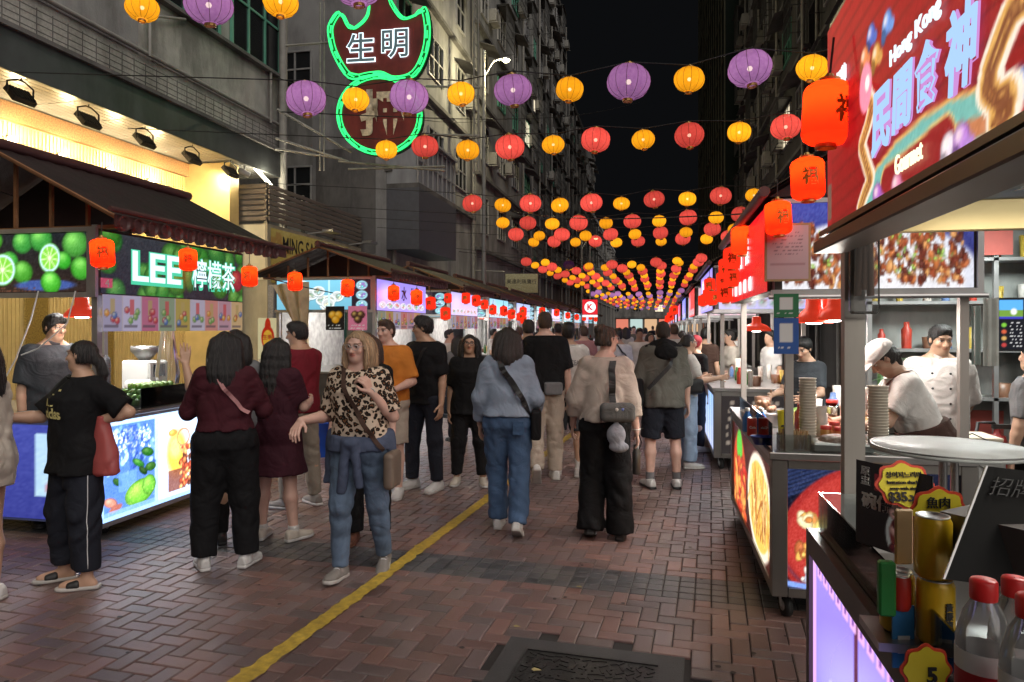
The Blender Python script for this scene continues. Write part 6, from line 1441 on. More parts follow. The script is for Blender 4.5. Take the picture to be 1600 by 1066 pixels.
# ================================================================== people: distance-field figures
V3 = lambda *a: np.array(a, float)
def nrm_(v): v = np.asarray(v, float); return v / max(1e-9, np.linalg.norm(v))
def axis(lo, hi, coarse, dense=(), fine=None):
    if not dense: return np.arange(lo, hi + coarse, coarse)
    out = [lo]
    while out[-1] < hi:
        x = out[-1]; st = coarse
        for a, b in dense:
            if a - coarse * .5 <= x <= b: st = fine
        out.append(x + st)
    return np.array(out)
class Field:
    def __init__(s, ax): s.ax = ax; s.f = np.full([len(a) for a in ax], 9., np.float32)
    def sl(s, lo, hi):
        r = []
        for a, l, h in zip(s.ax, lo, hi):
            i, j = np.searchsorted(a, l), np.searchsorted(a, h)
            if j - i < 1: return None, None
            r.append(slice(i, j))
        X, Y, Z = [a[q].astype(np.float32) for a, q in zip(s.ax, r)]
        return tuple(r), (X[:, None, None], Y[None, :, None], Z[None, None, :])
    def put(s, r, d, k, sub=False):
        f = s.f[r]
        if sub:
            d = -d; h = np.clip(.5 - .5 * (f - d) / k, 0, 1); s.f[r] = f * (1 - h) + d * h + k * h * (1 - h)
        elif k <= 0: s.f[r] = np.minimum(f, d)
        else: h = np.clip(.5 + .5 * (d - f) / k, 0, 1); s.f[r] = d * (1 - h) + f * h - k * h * (1 - h)
    def cone(s, a, b, ra, rb, k=.02, c0=False, c1=False, m=.05, sq=None):
        a, b = np.asarray(a, float), np.asarray(b, float); R = max(ra, rb) + m
        r, P = s.sl(np.minimum(a, b) - R, np.maximum(a, b) + R)
        if r is None: return
        ab = b - a; L2 = float(ab @ ab) + 1e-9
        px, py, pz = P[0] - a[0], P[1] - a[1], P[2] - a[2]
        t = (px * ab[0] + py * ab[1] + pz * ab[2]) / L2; tc = np.clip(t, 0, 1)
        dx, dy, dz = px - tc * ab[0], py - tc * ab[1], pz - tc * ab[2]
        if sq is not None:  # flatten: axis n scaled by q
            n, q = sq; dn = dx * n[0] + dy * n[1] + dz * n[2]; e = (q - 1) * dn; dx = dx + e * n[0]; dy = dy + e * n[1]; dz = dz + e * n[2]
        d = np.sqrt(dx * dx + dy * dy + dz * dz) - (ra + (rb - ra) * tc)
        L = math.sqrt(L2)
        if c1: d = np.maximum(d, (t - 1) * L)
        if c0: d = np.maximum(d, -t * L)
        s.put(r, d.astype(np.float32), k)
    def ell(s, c, M, rad, k=.02, sub=False, m=.04):
        c = np.asarray(c, float); M = np.asarray(M, float); R = max(rad) + m; r, P = s.sl(c - R, c + R)
        if r is None: return
        p = [P[i] - c[i] for i in range(3)]
        q = [(p[0] * M[j][0] + p[1] * M[j][1] + p[2] * M[j][2]) / rad[j] for j in range(3)]
        k0 = np.sqrt(q[0] ** 2 + q[1] ** 2 + q[2] ** 2); k1 = np.sqrt((q[0] / rad[0]) ** 2 + (q[1] / rad[1]) ** 2 + (q[2] / rad[2]) ** 2) + 1e-6
        s.put(r, (k0 * (k0 - 1) / k1).astype(np.float32), k, sub)
    def loft(s, O, M, zs, A, B, C=None, k=.03, m=.06, pw=2.3):
        """stack of superellipse sections along M[2]"""
        O = np.asarray(O, float); M = np.asarray(M, float); ends = np.array([O + M[2] * zs[0], O + M[2] * zs[-1]]); R = max(max(A), max(B)) + m + (max(np.abs(C)) if C is not None else 0)
        r, P = s.sl(ends.min(0) - R, ends.max(0) + R)
        if r is None: return
        p = [P[i] - O[i] for i in range(3)]
        x, y, z = [p[0] * M[j][0] + p[1] * M[j][1] + p[2] * M[j][2] for j in range(3)]
        zc = np.clip(z, zs[0], zs[-1]); a = np.interp(zc, zs, A); b = np.interp(zc, zs, B)
        if C is not None: y = y - np.interp(zc, zs, C)
        q = (np.abs(x / a) ** pw + np.abs(y / b) ** pw) ** (1 / pw)
        d = (q - 1) * np.minimum(a, b) * .9; d = np.maximum(d, np.maximum(zs[0] - z, z - zs[-1]))
        s.put(r, d.astype(np.float32), k)
    def plane(s, p, n):
        X, Y, Z = s.ax; d = (X[:, None, None] - p[0]) * n[0] + (Y[None, :, None] - p[1]) * n[1] + (Z[None, None, :] - p[2]) * n[2]; s.f = np.maximum(s.f, d.astype(np.float32))
    def wrinkle(s, amp, seed, fr=28., up=.55):
        rs = np.random.RandomState(seed); X, Y, Z = [a.astype(np.float32) for a in s.ax]; X, Y, Z = X[:, None, None], Y[None, :, None], Z[None, None, :]
        w = np.sin(X * 17 + rs.rand() * 6) * np.sin(Z * 11 + rs.rand() * 6 + Y * 9)
        t = 0
        for k in range(3):
            d = rs.randn(3); d[2] *= up; d = nrm_(d) * fr * (.5 + .35 * k + .3 * rs.rand()); t = t + (1.1 - 1.9 * np.abs(np.sin(.5 * (X * d[0] + Y * d[1] + Z * d[2] + w * 2.2 + rs.rand() * 6)))) * (1, .8, .55)[k]
        s.f = s.f + (amp / 2.1 * t * (.6 + .5 * w)).astype(np.float32)
    def mesh(s):
        f = s.f; ins = f < 0
        c = np.zeros([n - 1 for n in f.shape], np.int8)
        for i in (0, 1):
            for j in (0, 1):
                for k in (0, 1): c += ins[i:f.shape[0] - 1 + i, j:f.shape[1] - 1 + j, k:f.shape[2] - 1 + k]
        act = (c > 0) & (c < 8); idx = np.argwhere(act)
        if not len(idx): return np.zeros((0, 3)), np.zeros((0, 4), int)
        pos = np.zeros((len(idx), 3), np.float64); cnt = np.zeros(len(idx))
        off = [(i, j, k) for i in (0, 1) for j in (0, 1) for k in (0, 1)]
        val = {o: f[idx[:, 0] + o[0], idx[:, 1] + o[1], idx[:, 2] + o[2]] for o in off}
        for o in off:
            for a in range(3):
                if o[a] == 0:
                    q = list(o); q[a] = 1; q = tuple(q); A, B = val[o], val[q]; m = (A < 0) != (B < 0)
                    t = np.where(m, A / np.where(m, A - B, 1), 0)
                    for b in range(3): pos[:, b] += m * (o[b] + (t if b == a else 0))
                    cnt += m
        pos = idx + pos / cnt[:, None]
        v = np.stack([np.interp(pos[:, a], np.arange(len(s.ax[a])), s.ax[a]) for a in range(3)], 1)
        ids = -np.ones(act.shape, np.int64); ids[act] = np.arange(len(idx)); Q = []
        for a in range(3):
            b, cc = (a + 1) % 3, (a + 2) % 3
            sl0 = [slice(None)] * 3; sl1 = [slice(None)] * 3; sl0[a] = slice(0, -1); sl1[a] = slice(1, None)
            A, B = ins[tuple(sl0)], ins[tuple(sl1)]; e = np.argwhere(A != B); e = e[(e[:, b] > 0) & (e[:, cc] > 0) & (e[:, b] < f.shape[b] - 1) & (e[:, cc] < f.shape[cc] - 1)]
            if not len(e): continue
            fl = A[e[:, 0], e[:, 1], e[:, 2]]
            def g(db, dc): q = e.copy(); q[:, b] += db; q[:, cc] += dc; return ids[q[:, 0], q[:, 1], q[:, 2]]
            q = np.stack([g(-1, -1), g(0, -1), g(0, 0), g(-1, 0)], 1); q[~fl] = q[~fl][:, ::-1]; Q.append(q)
        return v, np.concatenate(Q)
def smooth_v(v, q, it=1, lam=.5):
    for _ in range(it):
        s = np.zeros_like(v); n = np.zeros(len(v))
        for a, b in ((0, 1), (1, 2), (2, 3), (3, 0)):
            np.add.at(s, q[:, a], v[q[:, b]]); np.add.at(n, q[:, a], 1); np.add.at(s, q[:, b], v[q[:, a]]); np.add.at(n, q[:, b], 1)
        v = v * (1 - lam) + lam * s / np.maximum(n, 1)[:, None]
    return v
m_skin = mat('skin', (.5, .3, .2), .48, 0, .05, 25, .08, 220, attr=True)
def cloth(name, c, rough=.85, var=.12, bump=.25, bscale=260, sc=9, sheen=.0): return mat('cloth_' + name, tuple(c), rough, 0, var, sc, bump, bscale, spec=.25, sheen=sheen, fold=.4)
HAIR = {}
def hair_mat(name, c):
    return mat('hair_' + name, tuple(c), .42, 0, .35, 30, .5, 120, stretch=(6, 6, .5), spec=.5)
TORSO_M = dict(z=[.80, .86, .93, 1.05, 1.18, 1.30, 1.38, 1.43, 1.475], a=[.10, .158, .165, .147, .158, .176, .172, .120, .056], b=[.07, .100, .108, .098, .104, .112, .094, .072, .056], c=[0, -.01, -.012, .0, .004, .004, -.008, -.014, -.008])
TORSO_F = dict(z=[.80, .86, .93, 1.05, 1.18, 1.28, 1.37, 1.42, 1.47], a=[.10, .168, .172, .128, .138, .152, .150, .100, .050], b=[.07, .108, .112, .088, .098, .120, .082, .066, .050], c=[0, -.016, -.02, -.002, .006, .018, -.004, -.014, -.008])
def person(label, loc, yaw, H=1.7, sex='m', fat=0., skin=(.42, .25, .17), hair=None, lean=(0, .03, 1), head=(0, 0, 0), arms=None, legs=None, top=None, bottom=None, shoes=None, hands=None, near=True, group=None, seed=0, socks=None, face=True, brow=(.03, .02, .015), twist=0., sub=None):
    """head = (yaw left, pitch down, roll) in degrees; arms/legs = {'L': (dir1, dir2)} in body axes (x right, y forward, z up)."""
    fat = fat * .55; s = H / 1.7; T = TORSO_M if sex == 'm' else TORSO_F; rs = np.random.RandomState(seed + 5)
    d_cam = math.hypot(loc[0], loc[1]); vox = float(np.clip(d_cam * .0021, .0098, .03)); fine = max(.0052, vox * .5)
    # --- skeleton
    L = {'L': ((-.04, .02, -1), (-.01, -.02, -1)), 'R': ((.04, .02, -1), (.01, -.02, -1))}; L.update(legs or {})
    A = {'L': ((-.16, -.02, -1), (-.06, .18, -1)), 'R': ((.16, -.02, -1), (.06, .18, -1))}; A.update(arms or {})
    rel = {}
    for k, sg in (('L', -1), ('R', 1)):
        hp = V3(sg * .088 * s, 0, 0); kn = hp + nrm_(L[k][0]) * .41 * s; an = kn + nrm_(L[k][1]) * .405 * s; rel[k] = (hp, kn, an)
    base = .078 * s + 0
    hz = max(-rel['L'][2][2], -rel['R'][2][2]) + base
    leg = {k: [p + V3(0, 0, hz) for p in q] for k, q in rel.items()}
    Pv = V3(0, 0, hz); U = nrm_(lean); Fw = V3(math.sin(math.radians(-twist)), math.cos(math.radians(twist)), 0); Fw = nrm_(Fw - U * (Fw @ U)); Rt = np.cross(Fw, U); M = np.array([Rt, Fw, U])
    def TP(x, y, h): return Pv + Rt * x + Fw * y + U * (h - .90 * s)
    sw = (.168 if sex == 'm' else .147) * s + fat * .02; sh = {k: TP(sg * (sw - .006), -.012 * s, 1.365 * s) for k, sg in (('L', -1), ('R', 1))}
    arm = {}
    for k in 'LR':
        d1, d2 = nrm_(A[k][0]), nrm_(A[k][1]); el = sh[k] + d1 * .285 * s; wr = el + d2 * .245 * s; arm[k] = [sh[k], el, wr, d2]
    hy, hpit, hrol = [math.radians(a) for a in head]
    Hf = Fw * math.cos(hy) - Rt * math.sin(hy); Hr = np.cross(Hf, V3(0, 0, 1) * .4 + U * .6); Hr = nrm_(Hr); Hu = nrm_(np.cross(Hr, Hf)); 
    Hf, Hu = nrm_(Hf * math.cos(hpit) - Hu * math.sin(hpit)), nrm_(Hu * math.cos(hpit) + Hf * math.sin(hpit)); Hr, Hu = nrm_(Hr * math.cos(hrol) + Hu * math.sin(hrol)), nrm_(Hu * math.cos(hrol) - Hr * math.sin(hrol)); HM = np.array([Hr, Hf, Hu])
    nb = TP(0, -.012 * s, 1.45 * s); hs = .885 * (s ** .45) * (1.0 if sex == 'm' else .965); hc = nb + (U * .045 + Hu * .095 + Hf * .022) * hs
    def HP(x, y, z): return hc + (Hr * x + Hf * y + Hu * z) * hs
    # --- torso sections with build
    tz = np.array(T['z']) * s; ta = np.array(T['a']) * s; tb = np.array(T['b']) * s; tcn = np.array(T['c']) * s
    fw = np.array([.5, .8, .9, 1.15, 1.0, .6, .35, .15, .05]); ta = ta + fat * .075 * fw; tb = tb + fat * .085 * fw; tcn = tcn + fat * .02 * fw
    lf = 1 + fat * .32
    def body_field(ax, skin_only=True):
        f = Field(ax)
        sk_ = np.where(tz < 1.40 * s, .013, 0) if top else 0
        f.loft(Pv, M, tz - .90 * s, ta - sk_, tb - sk_, tcn, .03)
        for k in 'LR':
            h, kn, an = leg[k]; mid = kn + (an - kn) * .32; mid = mid + V3(0, -.012 * s, 0)
            f.cone(h + V3(0, -.005, -.01), kn, (.084 if not bottom or bottom.get('len', 2) < 1 else .074) * s * lf, .053 * s * (1 + fat * .2), .04); f.cone(kn, mid, .052 * s, .054 * s * (1 + fat * .2), .02); f.cone(mid, an, .053 * s * (1 + fat * .15), .034 * s, .02)
            fd = foot_dir[k]; g = 1. if (shoes or {}).get('type') == 'slide' or not shoes else .6; f.cone(an + V3(0, 0, -.02 * s), an + fd[0] * .12 * g * s + fd[1] * .045 * s, .036 * s * g, .03 * s * g, .025); f.cone(an + fd[0] * -.035 * g * s + fd[1] * .045 * s, an + fd[0] * .15 * g * s + fd[1] * .05 * s, .03 * s * g, .022 * s * g, .02)
            S_, E_, W_, d2 = arm[k]; f.cone(S_, E_, .046 * s * lf, .036 * s * lf, .03); md = E_ + (W_ - E_) * .25; f.cone(E_, md, .037 * s * lf, .038 * s * lf, .015); f.cone(md, W_, .038 * s * lf, .0255 * s, .015)
            hand(f, k)
        f.cone(nb - U * .03 * s, hc - Hu * .05, .054 * s * (1.0 if sex == 'm' else .86) + fat * .012, .053 * s * (1.0 if sex == 'm' else .86) + fat * .01, .03)
        # head
        f.ell(HP(0, -.012, .028), HM, V3(.076, .097, .088) * hs, .01); f.ell(HP(0, .022, -.045), HM, V3(.061 + fat * .012, .072, .074) * hs, .03); f.ell(HP(0, .062, -.092), HM, V3(.03 + fat * .008, .026, .024) * hs, .03)
        if near:
            f.cone(HP(0, .090, .012), HP(0, .112, -.026), .009, .0125, .014); f.ell(HP(.013, .098, -.031), HM, V3(.009, .01, .008) * hs, .008); f.ell(HP(-.013, .098, -.031), HM, V3(.009, .01, .008) * hs, .008)
            for q in (-1, 1):
                f.ell(HP(q * .032, .1, .010), HM, V3(.017, .014, .011) * hs, .012, sub=True); f.ell(HP(q * .032, .078, .010), HM, V3(.013, .012, .011) * hs, .004); f.ell(HP(q * .03, .085, .034), HM, V3(.024, .012, .009) * hs, .012)
                f.ell(HP(q * .042, .062, -.022), HM, V3(.022, .024, .02) * hs, .02); f.ell(HP(q * .078, -.004, -.004), HM, V3(.010, .02, .031) * hs, .006)
            f.ell(HP(0, .090, -.049), HM, V3(.021, .011, .0065) * hs, .006); f.ell(HP(0, .088, -.061), HM, V3(.018, .011, .0075) * hs, .006)
        else:
            f.cone(HP(0, .088, .01), HP(0, .106, -.026), .01, .014, .014)
            for q in (-1, 1): f.ell(HP(q * .078, -.004, -.004), HM, V3(.012, .02, .031) * hs, .006)
        return f
    foot_dir = {}
    for k, sg in (('L', -1), ('R', 1)):
        fs = (shoes or {}).get('dir', {}).get(k, (sg * -10, 0)); ya, pi_ = math.radians(fs[0]), math.radians(fs[1])
        fw_ = V3(-math.sin(ya), math.cos(ya), 0); dn = V3(0, 0, -1); foot_dir[k] = (nrm_(fw_ * math.cos(pi_) + dn * math.sin(pi_)), nrm_(dn * math.cos(pi_) - fw_ * math.sin(pi_)))
    hd = {'L': {}, 'R': {}}
    for k in 'LR': hd[k].update((hands or {}).get(k, {}))
    def hand(f, k):
        S_, E_, W_, d2 = arm[k]; sg = -1 if k == 'L' else 1; o = hd[k]
        D = nrm_(o.get('dir', d2)); N_ = nrm_(o.get('palm', (-sg, 0, 0))); N_ = nrm_(N_ - D * (N_ @ D)); Sd = np.cross(D, N_) * o.get('flip', 1)   # side axis
        th = Sd if (Sd @ V3(0, 1, 0)) * 1 >= 0 else -Sd
        if 'thumb' in o: th = Sd if Sd @ nrm_(o['thumb']) > 0 else -Sd
        c1, c2 = o.get('curl', (.35, .5)); q = s
        for i in range(4):
            t = (-.030 + .020 * i) * q; kb = W_ + D * (.085 - .004 * abs(i - 1.4)) * q + th * (-t); f.cone(W_ + D * .01 * q + th * (-t * .55), kb, .013 * q, .0105 * q, .008, m=.03)
            ln = (.078, .085, .078, .062)[i] * q; sp = o.get('spread', .06) * (1.5 - i)
            d1 = nrm_(D * math.cos(c1) + N_ * math.sin(c1) + th * sp); d2_ = nrm_(D * math.cos(c1 + c2) + N_ * math.sin(c1 + c2) + th * sp * .6)
            p1 = kb + d1 * ln * .52; p2 = p1 + d2_ * ln * .48; f.cone(kb, p1, .0098 * q, .0088 * q, .003, m=.03); f.cone(p1, p2, .0088 * q, .0072 * q, .003, m=.03)
        tb_ = W_ + D * .022 * q + th * .026 * q; d1 = nrm_(D * .62 + th * .62 + N_ * o.get('tn', .35)); p1 = tb_ + d1 * .045 * q; p2 = p1 + nrm_(D * .85 + th * .25 + N_ * .35) * .032 * q
        f.cone(W_ + D * .012 * q + th * .008 * q, tb_, .014 * q, .0135 * q, .008, m=.03); f.cone(tb_, p1, .0125 * q, .0105 * q, .006, m=.03); f.cone(p1, p2, .0102 * q, .008 * q, .003, m=.03)
        arm[k].append(W_ + D * .09 * q)
    # --- grids
    pts = [p for k in 'LR' for p in leg[k] + arm[k][:3]] + [hc, nb]; tips = [arm[k][2] + nrm_(hd[k].get('dir', arm[k][3])) * .2 * s for k in 'LR'] + [leg[k][2] + foot_dir[k][0] * .2 for k in 'LR']
    lo = np.min(np.array(pts + tips), 0) - .17 - fat * .06; hi = np.max(np.array(pts + tips), 0) + .17 + fat * .06; lo[2] = min(lo[2], -.03); hi[2] = hc[2] + .16
    if near:
        dx, dy, dz = [(hc[i] - .125, hc[i] + .125) for i in range(3)]; D3 = [[dx], [dy], [dz]]
        for k in 'LR':
            c = arm[k][2] + nrm_(hd[k].get('dir', arm[k][3])) * .09 * s
            for i in range(3): D3[i].append((c[i] - .11, c[i] + .11))
        ax = [axis(lo[i], hi[i], vox * 1.15, D3[i], fine) for i in range(3)]
    else: ax = [axis(lo[i], hi[i], vox) for i in range(3)]
    f = body_field(ax); v, q = f.mesh()
    # colours, with shade painted into eye sockets, lip line and nostrils
    sk = np.array(skin); col = np.tile(sk, (len(v), 1)) * (1 + .06 * np.sin(v[:, :1] * 31 + v[:, 2:3] * 23))
    if face:
        r_ = (v - hc) / hs; x, y, z = r_ @ Hr, r_ @ Hf, r_ @ Hu; ax_ = np.abs(x); fr = (y > .03) & (np.abs(z) < .13)
        def blend(m, c, a): col[m] = col[m] * (1 - a) + np.array(c) * a
        blend(fr & (((ax_ - .04) / .026) ** 2 + ((z + .022) / .022) ** 2 < 1), sk * V3(1.1, .94, .9), .4)
        lip = sk * V3(1.0, .66, .64) if sex == 'm' else sk * V3(1.08, .5, .5)
        blend(fr & ((x / .024) ** 2 + ((z + .055) / .012) ** 2 < 1), lip, .85); blend(fr & (np.abs(z + .0545) < .0028) & (ax_ < .02), sk * .35, .6)
        blend(fr & (((ax_ - .032) / .021) ** 2 + ((z - .012) / .013) ** 2 < 1), sk * .6, .35); blend(fr & (((ax_ - .032) / .0150) ** 2 + ((z - .010) / .0062) ** 2 < 1), (.5, .48, .46), .9)
        blend(fr & (((ax_ - .032) / .0072) ** 2 + ((z - .010) / .0072) ** 2 < 1), (.02, .012, .01), .95); blend(fr & (np.abs(z - .0185 + (ax_ - .032) ** 2 * 9) < .0032) & (np.abs(ax_ - .032) < .018), brow, .85)
        blend(fr & (np.abs(z - .036 + (ax_ - .034) ** 2 * 8) < .0055) & (np.abs(ax_ - .035) < .021), brow, .8); blend(fr & (((ax_ - .009) / .006) ** 2 + ((z + .034) / .004) ** 2 < 1), sk * .4, .7)
    me = mesh_np('person', v, q, True, np.clip(col, 0, 1)); me.materials.append(m_skin)
    P = link('person', me, None, None, loc, (0, 0, YAW + math.radians(yaw))); tag(P, label, 'person', group)
    info = dict(obj=P, TP=TP, HP=HP, HM=HM, M=M, arm=arm, leg=leg, s=s, hc=hc, hs=hs, foot=foot_dir, ta=ta, tb=tb, tz=tz, rot=Matrix.Rotation(YAW + math.radians(yaw), 4, 'Z'), loc=Vector(loc), nb=nb, U=U, Fw=Fw, Rt=Rt)
    cv = vox * .95
    def add(name, fld, m, sm=1, disp=None):
        v, q = fld.mesh()
        if len(q) == 0: return None
        v = smooth_v(v, q, sm, .3); me = mesh_np(name, v, q, True); o = link(name, me, m, P); info[name] = (v, q, o); return o
    # --- bottoms
    if bottom:
        b = bottom; ln = b.get('len', 2.0); e = b.get('ease', .014); rh, rk, rm = [x * .93 for x in b.get('r', (.095, .07, .06))]
        Z0 = min(leg['L'][2][2], leg['R'][2][2]) - .06
        xs = [p for k in 'LR' for p in leg[k]]; lo_ = np.min(xs, 0) - .26; hi_ = np.max(xs, 0) + .26; hi_[2] = TP(0, 0, 1.12 * s)[2]; lo_[2] = max(Z0, -.02)
        fl = Field([axis(lo_[i], hi_[i], cv) for i in range(3)])
        if b.get('type') == 'skirt':
            hem = b['hem'] * s; zz = [hem, .80 * s, .88 * s, .95 * s, 1.06 * s]; fl.loft(Pv, M, np.array(zz) - .90 * s, [b.get('flare', .2) * s, .185 * s + fat * .07, .178 * s + fat * .08, .17 * s + fat * .08, .14 * s + fat * .08], [b.get('flare', .2) * .75 * s, .14 * s + fat * .08, .13 * s + fat * .08, .12 * s + fat * .08, .1 * s + fat * .08], None, .02)
        else:
            wz = min(1.075, max(.9, (top or {}).get('hem', .9) + .035)) * s; e2 = min(e, .006); mk = (tz < wz); zz = np.append(tz[mk], wz); fl.loft(Pv, M, zz - .90 * s, np.interp(zz, tz, ta) + e2, np.interp(zz, tz, tb) + e2, np.interp(zz, tz, tcn), .03)
            for k in 'LR':
                h, kn, an = leg[k]; h2 = h + V3(0, 0, -.02); RH, RK, RM = rh * s * lf + e * .3, rk * s * (1 + fat * .25), rm * s
                if ln <= 1: end = h2 + (kn - h2) * ln; fl.cone(h2, end, RH, RH + (RK - RH) * ln, .045, c1=True)
                else:
                    fl.cone(h2, kn, RH, RK, .045); t = ln - 1; end = kn + (an - kn) * t; fl.cone(kn, end, RK, RK + (RM - RK) * t, .025, c1=True)
        fl.wrinkle(b.get('wr', .008) * 1.35, seed + 31, b.get('wf', 58), .8); add(b.get('name', 'trousers'), fl, b['m'])
    # --- top
    if top:
        t = top; e = t.get('ease', .016) * .72 + .004; hem = t.get('hem', .88) * s; sl = t.get('sleeve', .55); loose = t.get('loose', .5); sr = t.get('sr', .0)
        mk = tz > hem + .01; zz = np.append([hem], tz[mk]); a_ = np.interp(zz, tz, ta); b_ = np.interp(zz, tz, tb); c_ = np.interp(zz, tz, tcn); top_n = t.get('neck', 1.455) * s
        ch = np.interp(1.28 * s, tz, ta); cb = np.interp(1.28 * s, tz, tb) ; low = zz < 1.28 * s
        a_ = np.where(low, np.maximum(a_, a_ * (1 - loose) + ch * loose), a_) + e; b_ = np.where(low, np.maximum(b_, b_ * (1 - loose) + cb * loose), b_) + e
        a_[0] += t.get('flare', 0); b_[0] += t.get('flare', 0)
        hp_ = zz < .92 * s; a_ = np.where(hp_, np.maximum(a_, np.interp(.93 * s, tz, ta) + e), a_); b_ = np.where(hp_, np.maximum(b_, np.interp(.93 * s, tz, tb) + e), b_)
        if zz[0] < tz[0]: a_[0] = max(a_[0], .17 * s + fat * .08 + e)
        k_ = zz <= top_n; zz, a_, b_, c_ = zz[k_], a_[k_], b_[k_], c_[k_]
        xs = [TP(0, 0, hem), nb] + [x for k in 'LR' for x in arm[k][:3]]; lo_ = np.min(xs, 0) - .26 - fat * .06; hi_ = np.max(xs, 0) + .26 + fat * .06; lo_[2] = min(x[2] for x in xs) - .1; hi_[2] = nb[2] + .12
        fl = Field([axis(lo_[i], hi_[i], cv) for i in range(3)]); fl.loft(Pv, M, zz - .90 * s, a_, b_, c_, .03)
        for k in 'LR':
            S_, E_, W_ = arm[k][:3]; R1, R2, R3 = (.048 * lf + sr * .3) * s + e * .45, (.040 * lf + sr * .45) * s + e * .5, (.031 + sr * .45) * s + e * .4
            if sl <= 0: continue
            if sl <= 1: end = S_ + (E_ - S_) * sl; fl.cone(S_ + U * -.0, end, R1, R1 + (R2 - R1) * sl * .6 + sr * .35, .035, c1=True)
            else: fl.cone(S_, E_, R1, R2, .035); u_ = sl - 1; end = E_ + (W_ - E_) * u_; fl.cone(E_, end, R2, R2 + (R3 - R2) * u_, .025, c1=True)
        fl.wrinkle(t.get('wr', .009) * 1.35, seed + 3, t.get('wf', 52))
        if near and not t.get('scoop') and not t.get('collar'):
            an_, bn_, cn_ = [float(np.interp(zz[-1], tz, x)) for x in (ta, tb, tcn)]; MB().tube([Vector(TP((an_ + e * .8) * math.cos(g), cn_ + (bn_ + e * .8) * math.sin(g), zz[-1] + .001)) for g in [i / 20 * 6.2832 for i in range(20)]], .0065, 5, closed=True).build('neckband', t['m'], P)
        if t.get('scoop'):   # open neckline
            q0 = TP(0, .11 * s, (1.47 - t['scoop'] * .0) * s); fl.ell(q0, M, V3(.075, .12, t['scoop']) * s, .01, sub=True)
        add(t.get('name', 'shirt'), fl, t['m'])
        if t.get('collar'):
            cf = Field([axis(nb[i] - .13, nb[i] + .13, cv) for i in range(3)]); c0, c1 = TP(0, -.008, 1.425 * s), TP(0, .002, 1.475 * s); cf.cone(c0, c1, .074 * s + fat * .01, .066 * s + fat * .01, .01, c1=True); cf.cone(TP(0, .06, 1.44 * s), TP(0, .085, 1.5 * s), .028, .03, .01) if False else None; add('collar', cf, t['collar'], 1)
    # --- socks, shoes
    if socks:
        for k in 'LR':
            an, kn = leg[k][2], leg[k][1]; fl = Field([axis(an[i] - .12, an[i] + .12 + (.12 if i == 2 else 0), max(.007, cv * .7)) for i in range(3)]); fl.cone(an + V3(0, 0, -.03), an + (kn - an) * socks[1], .041 * s, .046 * s, .01, c1=True); add('sock', fl, socks[0])
    if shoes and shoes.get('type', 'sneaker') != 'none':
        for k in 'LR':
            an = leg[k][2]; fd, dn = foot_dir[k]; rt = np.cross(dn, fd) * -1; ty = shoes.get('type', 'sneaker'); sc = s * (1.0 if sex == 'm' else .93) * shoes.get('sc', 1)
            O = an + dn * (.078 * s) ; Mx = np.array([rt, -dn, fd]); gv = max(.0065, vox * .55)
            lo_, hi_ = np.minimum(O - .15, O + fd * .2 - .12), np.maximum(O + .15, O + fd * .2 + .12)
            ys = np.array([-.085, -.075, -.03, .04, .10, .15, .185, .20]) * sc; wd = np.array([.026, .036, .039, .042, .050, .048, .034, .016]) * sc
            if ty != 'slide':
                ht = np.array([.055, .066, .066, .062, .042, .030, .022, .014]) * sc
                fl = Field([axis(lo_[i], hi_[i], gv) for i in range(3)]); fl.loft(O - dn * .028 * sc, Mx, ys, wd, ht, None, .01); fl.cone(an + dn * .035 * sc - fd * .012, an - dn * .012 * sc - fd * .012, .046 * sc, .044 * sc, .02, c1=True); fl.plane(O - dn * .022 * sc, dn); fl.wrinkle(.002, seed, 80)
                o = add('shoe', fl, shoes['m'])
            else:
                o = None; fl = Field([axis(lo_[i], hi_[i], gv) for i in range(3)]); fl.loft(O - dn * .03 * sc, Mx, np.array([.04, .06, .11, .125]) * sc, np.array([.05, .054, .054, .05]) * sc, np.array([.05, .05, .036, .03]) * sc, None, .005); fl.plane(O - dn * .024 * sc, dn); o = add('strap', fl, shoes['m'])
            fs_ = Field([axis(lo_[i], hi_[i], gv) for i in range(3)]); fs_.loft(O - dn * .014 * sc, Mx, ys * 1.03, wd * 1.08, np.full(8, .05 * sc), None, .0, pw=2.6); fs_.plane(O - dn * .028 * sc, -dn * -1 * -1 if False else -dn); fs_.plane(O, dn)
            add('sole', fs_, shoes.get('sole', shoes['m']))
            if ty == 'sneaker' and d_cam < 6.5 and shoes.get('trim') is not None:
                mb = MB()
                for j in range(5):
                    c = O - dn * (.088 - .010 * j) * sc + fd * (.035 + .022 * j) * sc; mb.tube([Vector(c + rt * q_ * .024 * sc - dn * (.004 if abs(q_) < .9 else -.004)) for q_ in (-1, -.4, .4, 1)], .0035, 4)
                mb.build('lace', shoes['trim'], P)
    # --- hair
    if hair:
        st, hm = hair['style'], hair['m']; hv = max(.0065, vox * .6); ln = hair.get('len', .3)
        lo_ = hc - .17; hi_ = hc + .17; lo_[2] = hc[2] - (ln + .16 if st in ('long', 'pony', 'bob') else .17)
        if st in ('long', 'bob', 'pony'): lo_[:2] -= .06; hi_[:2] += .06
        fl = Field([axis(lo_[i], hi_[i], hv) for i in range(3)]); vol = hair.get('vol', 0)
        fl.ell(HP(0, -.015, .032), HM, V3(.081 + vol, .102 + vol, .090 + vol) * hs, .01)
        if st == 'buzz': fl.ell(HP(0, -.03, -.005), HM, V3(.08, .088, .09) * hs, .01)
        elif st == 'short': fl.ell(HP(0, -.03, -.012), HM, V3(.079, .087, .09) * hs, .015); fl.ell(HP(0, .03, .095), HM, V3(.06, .06, .03 + vol) * hs, .03)
        else: fl.ell(HP(0, -.03, -.02), HM, V3(.086, .09, .1) * hs, .02)
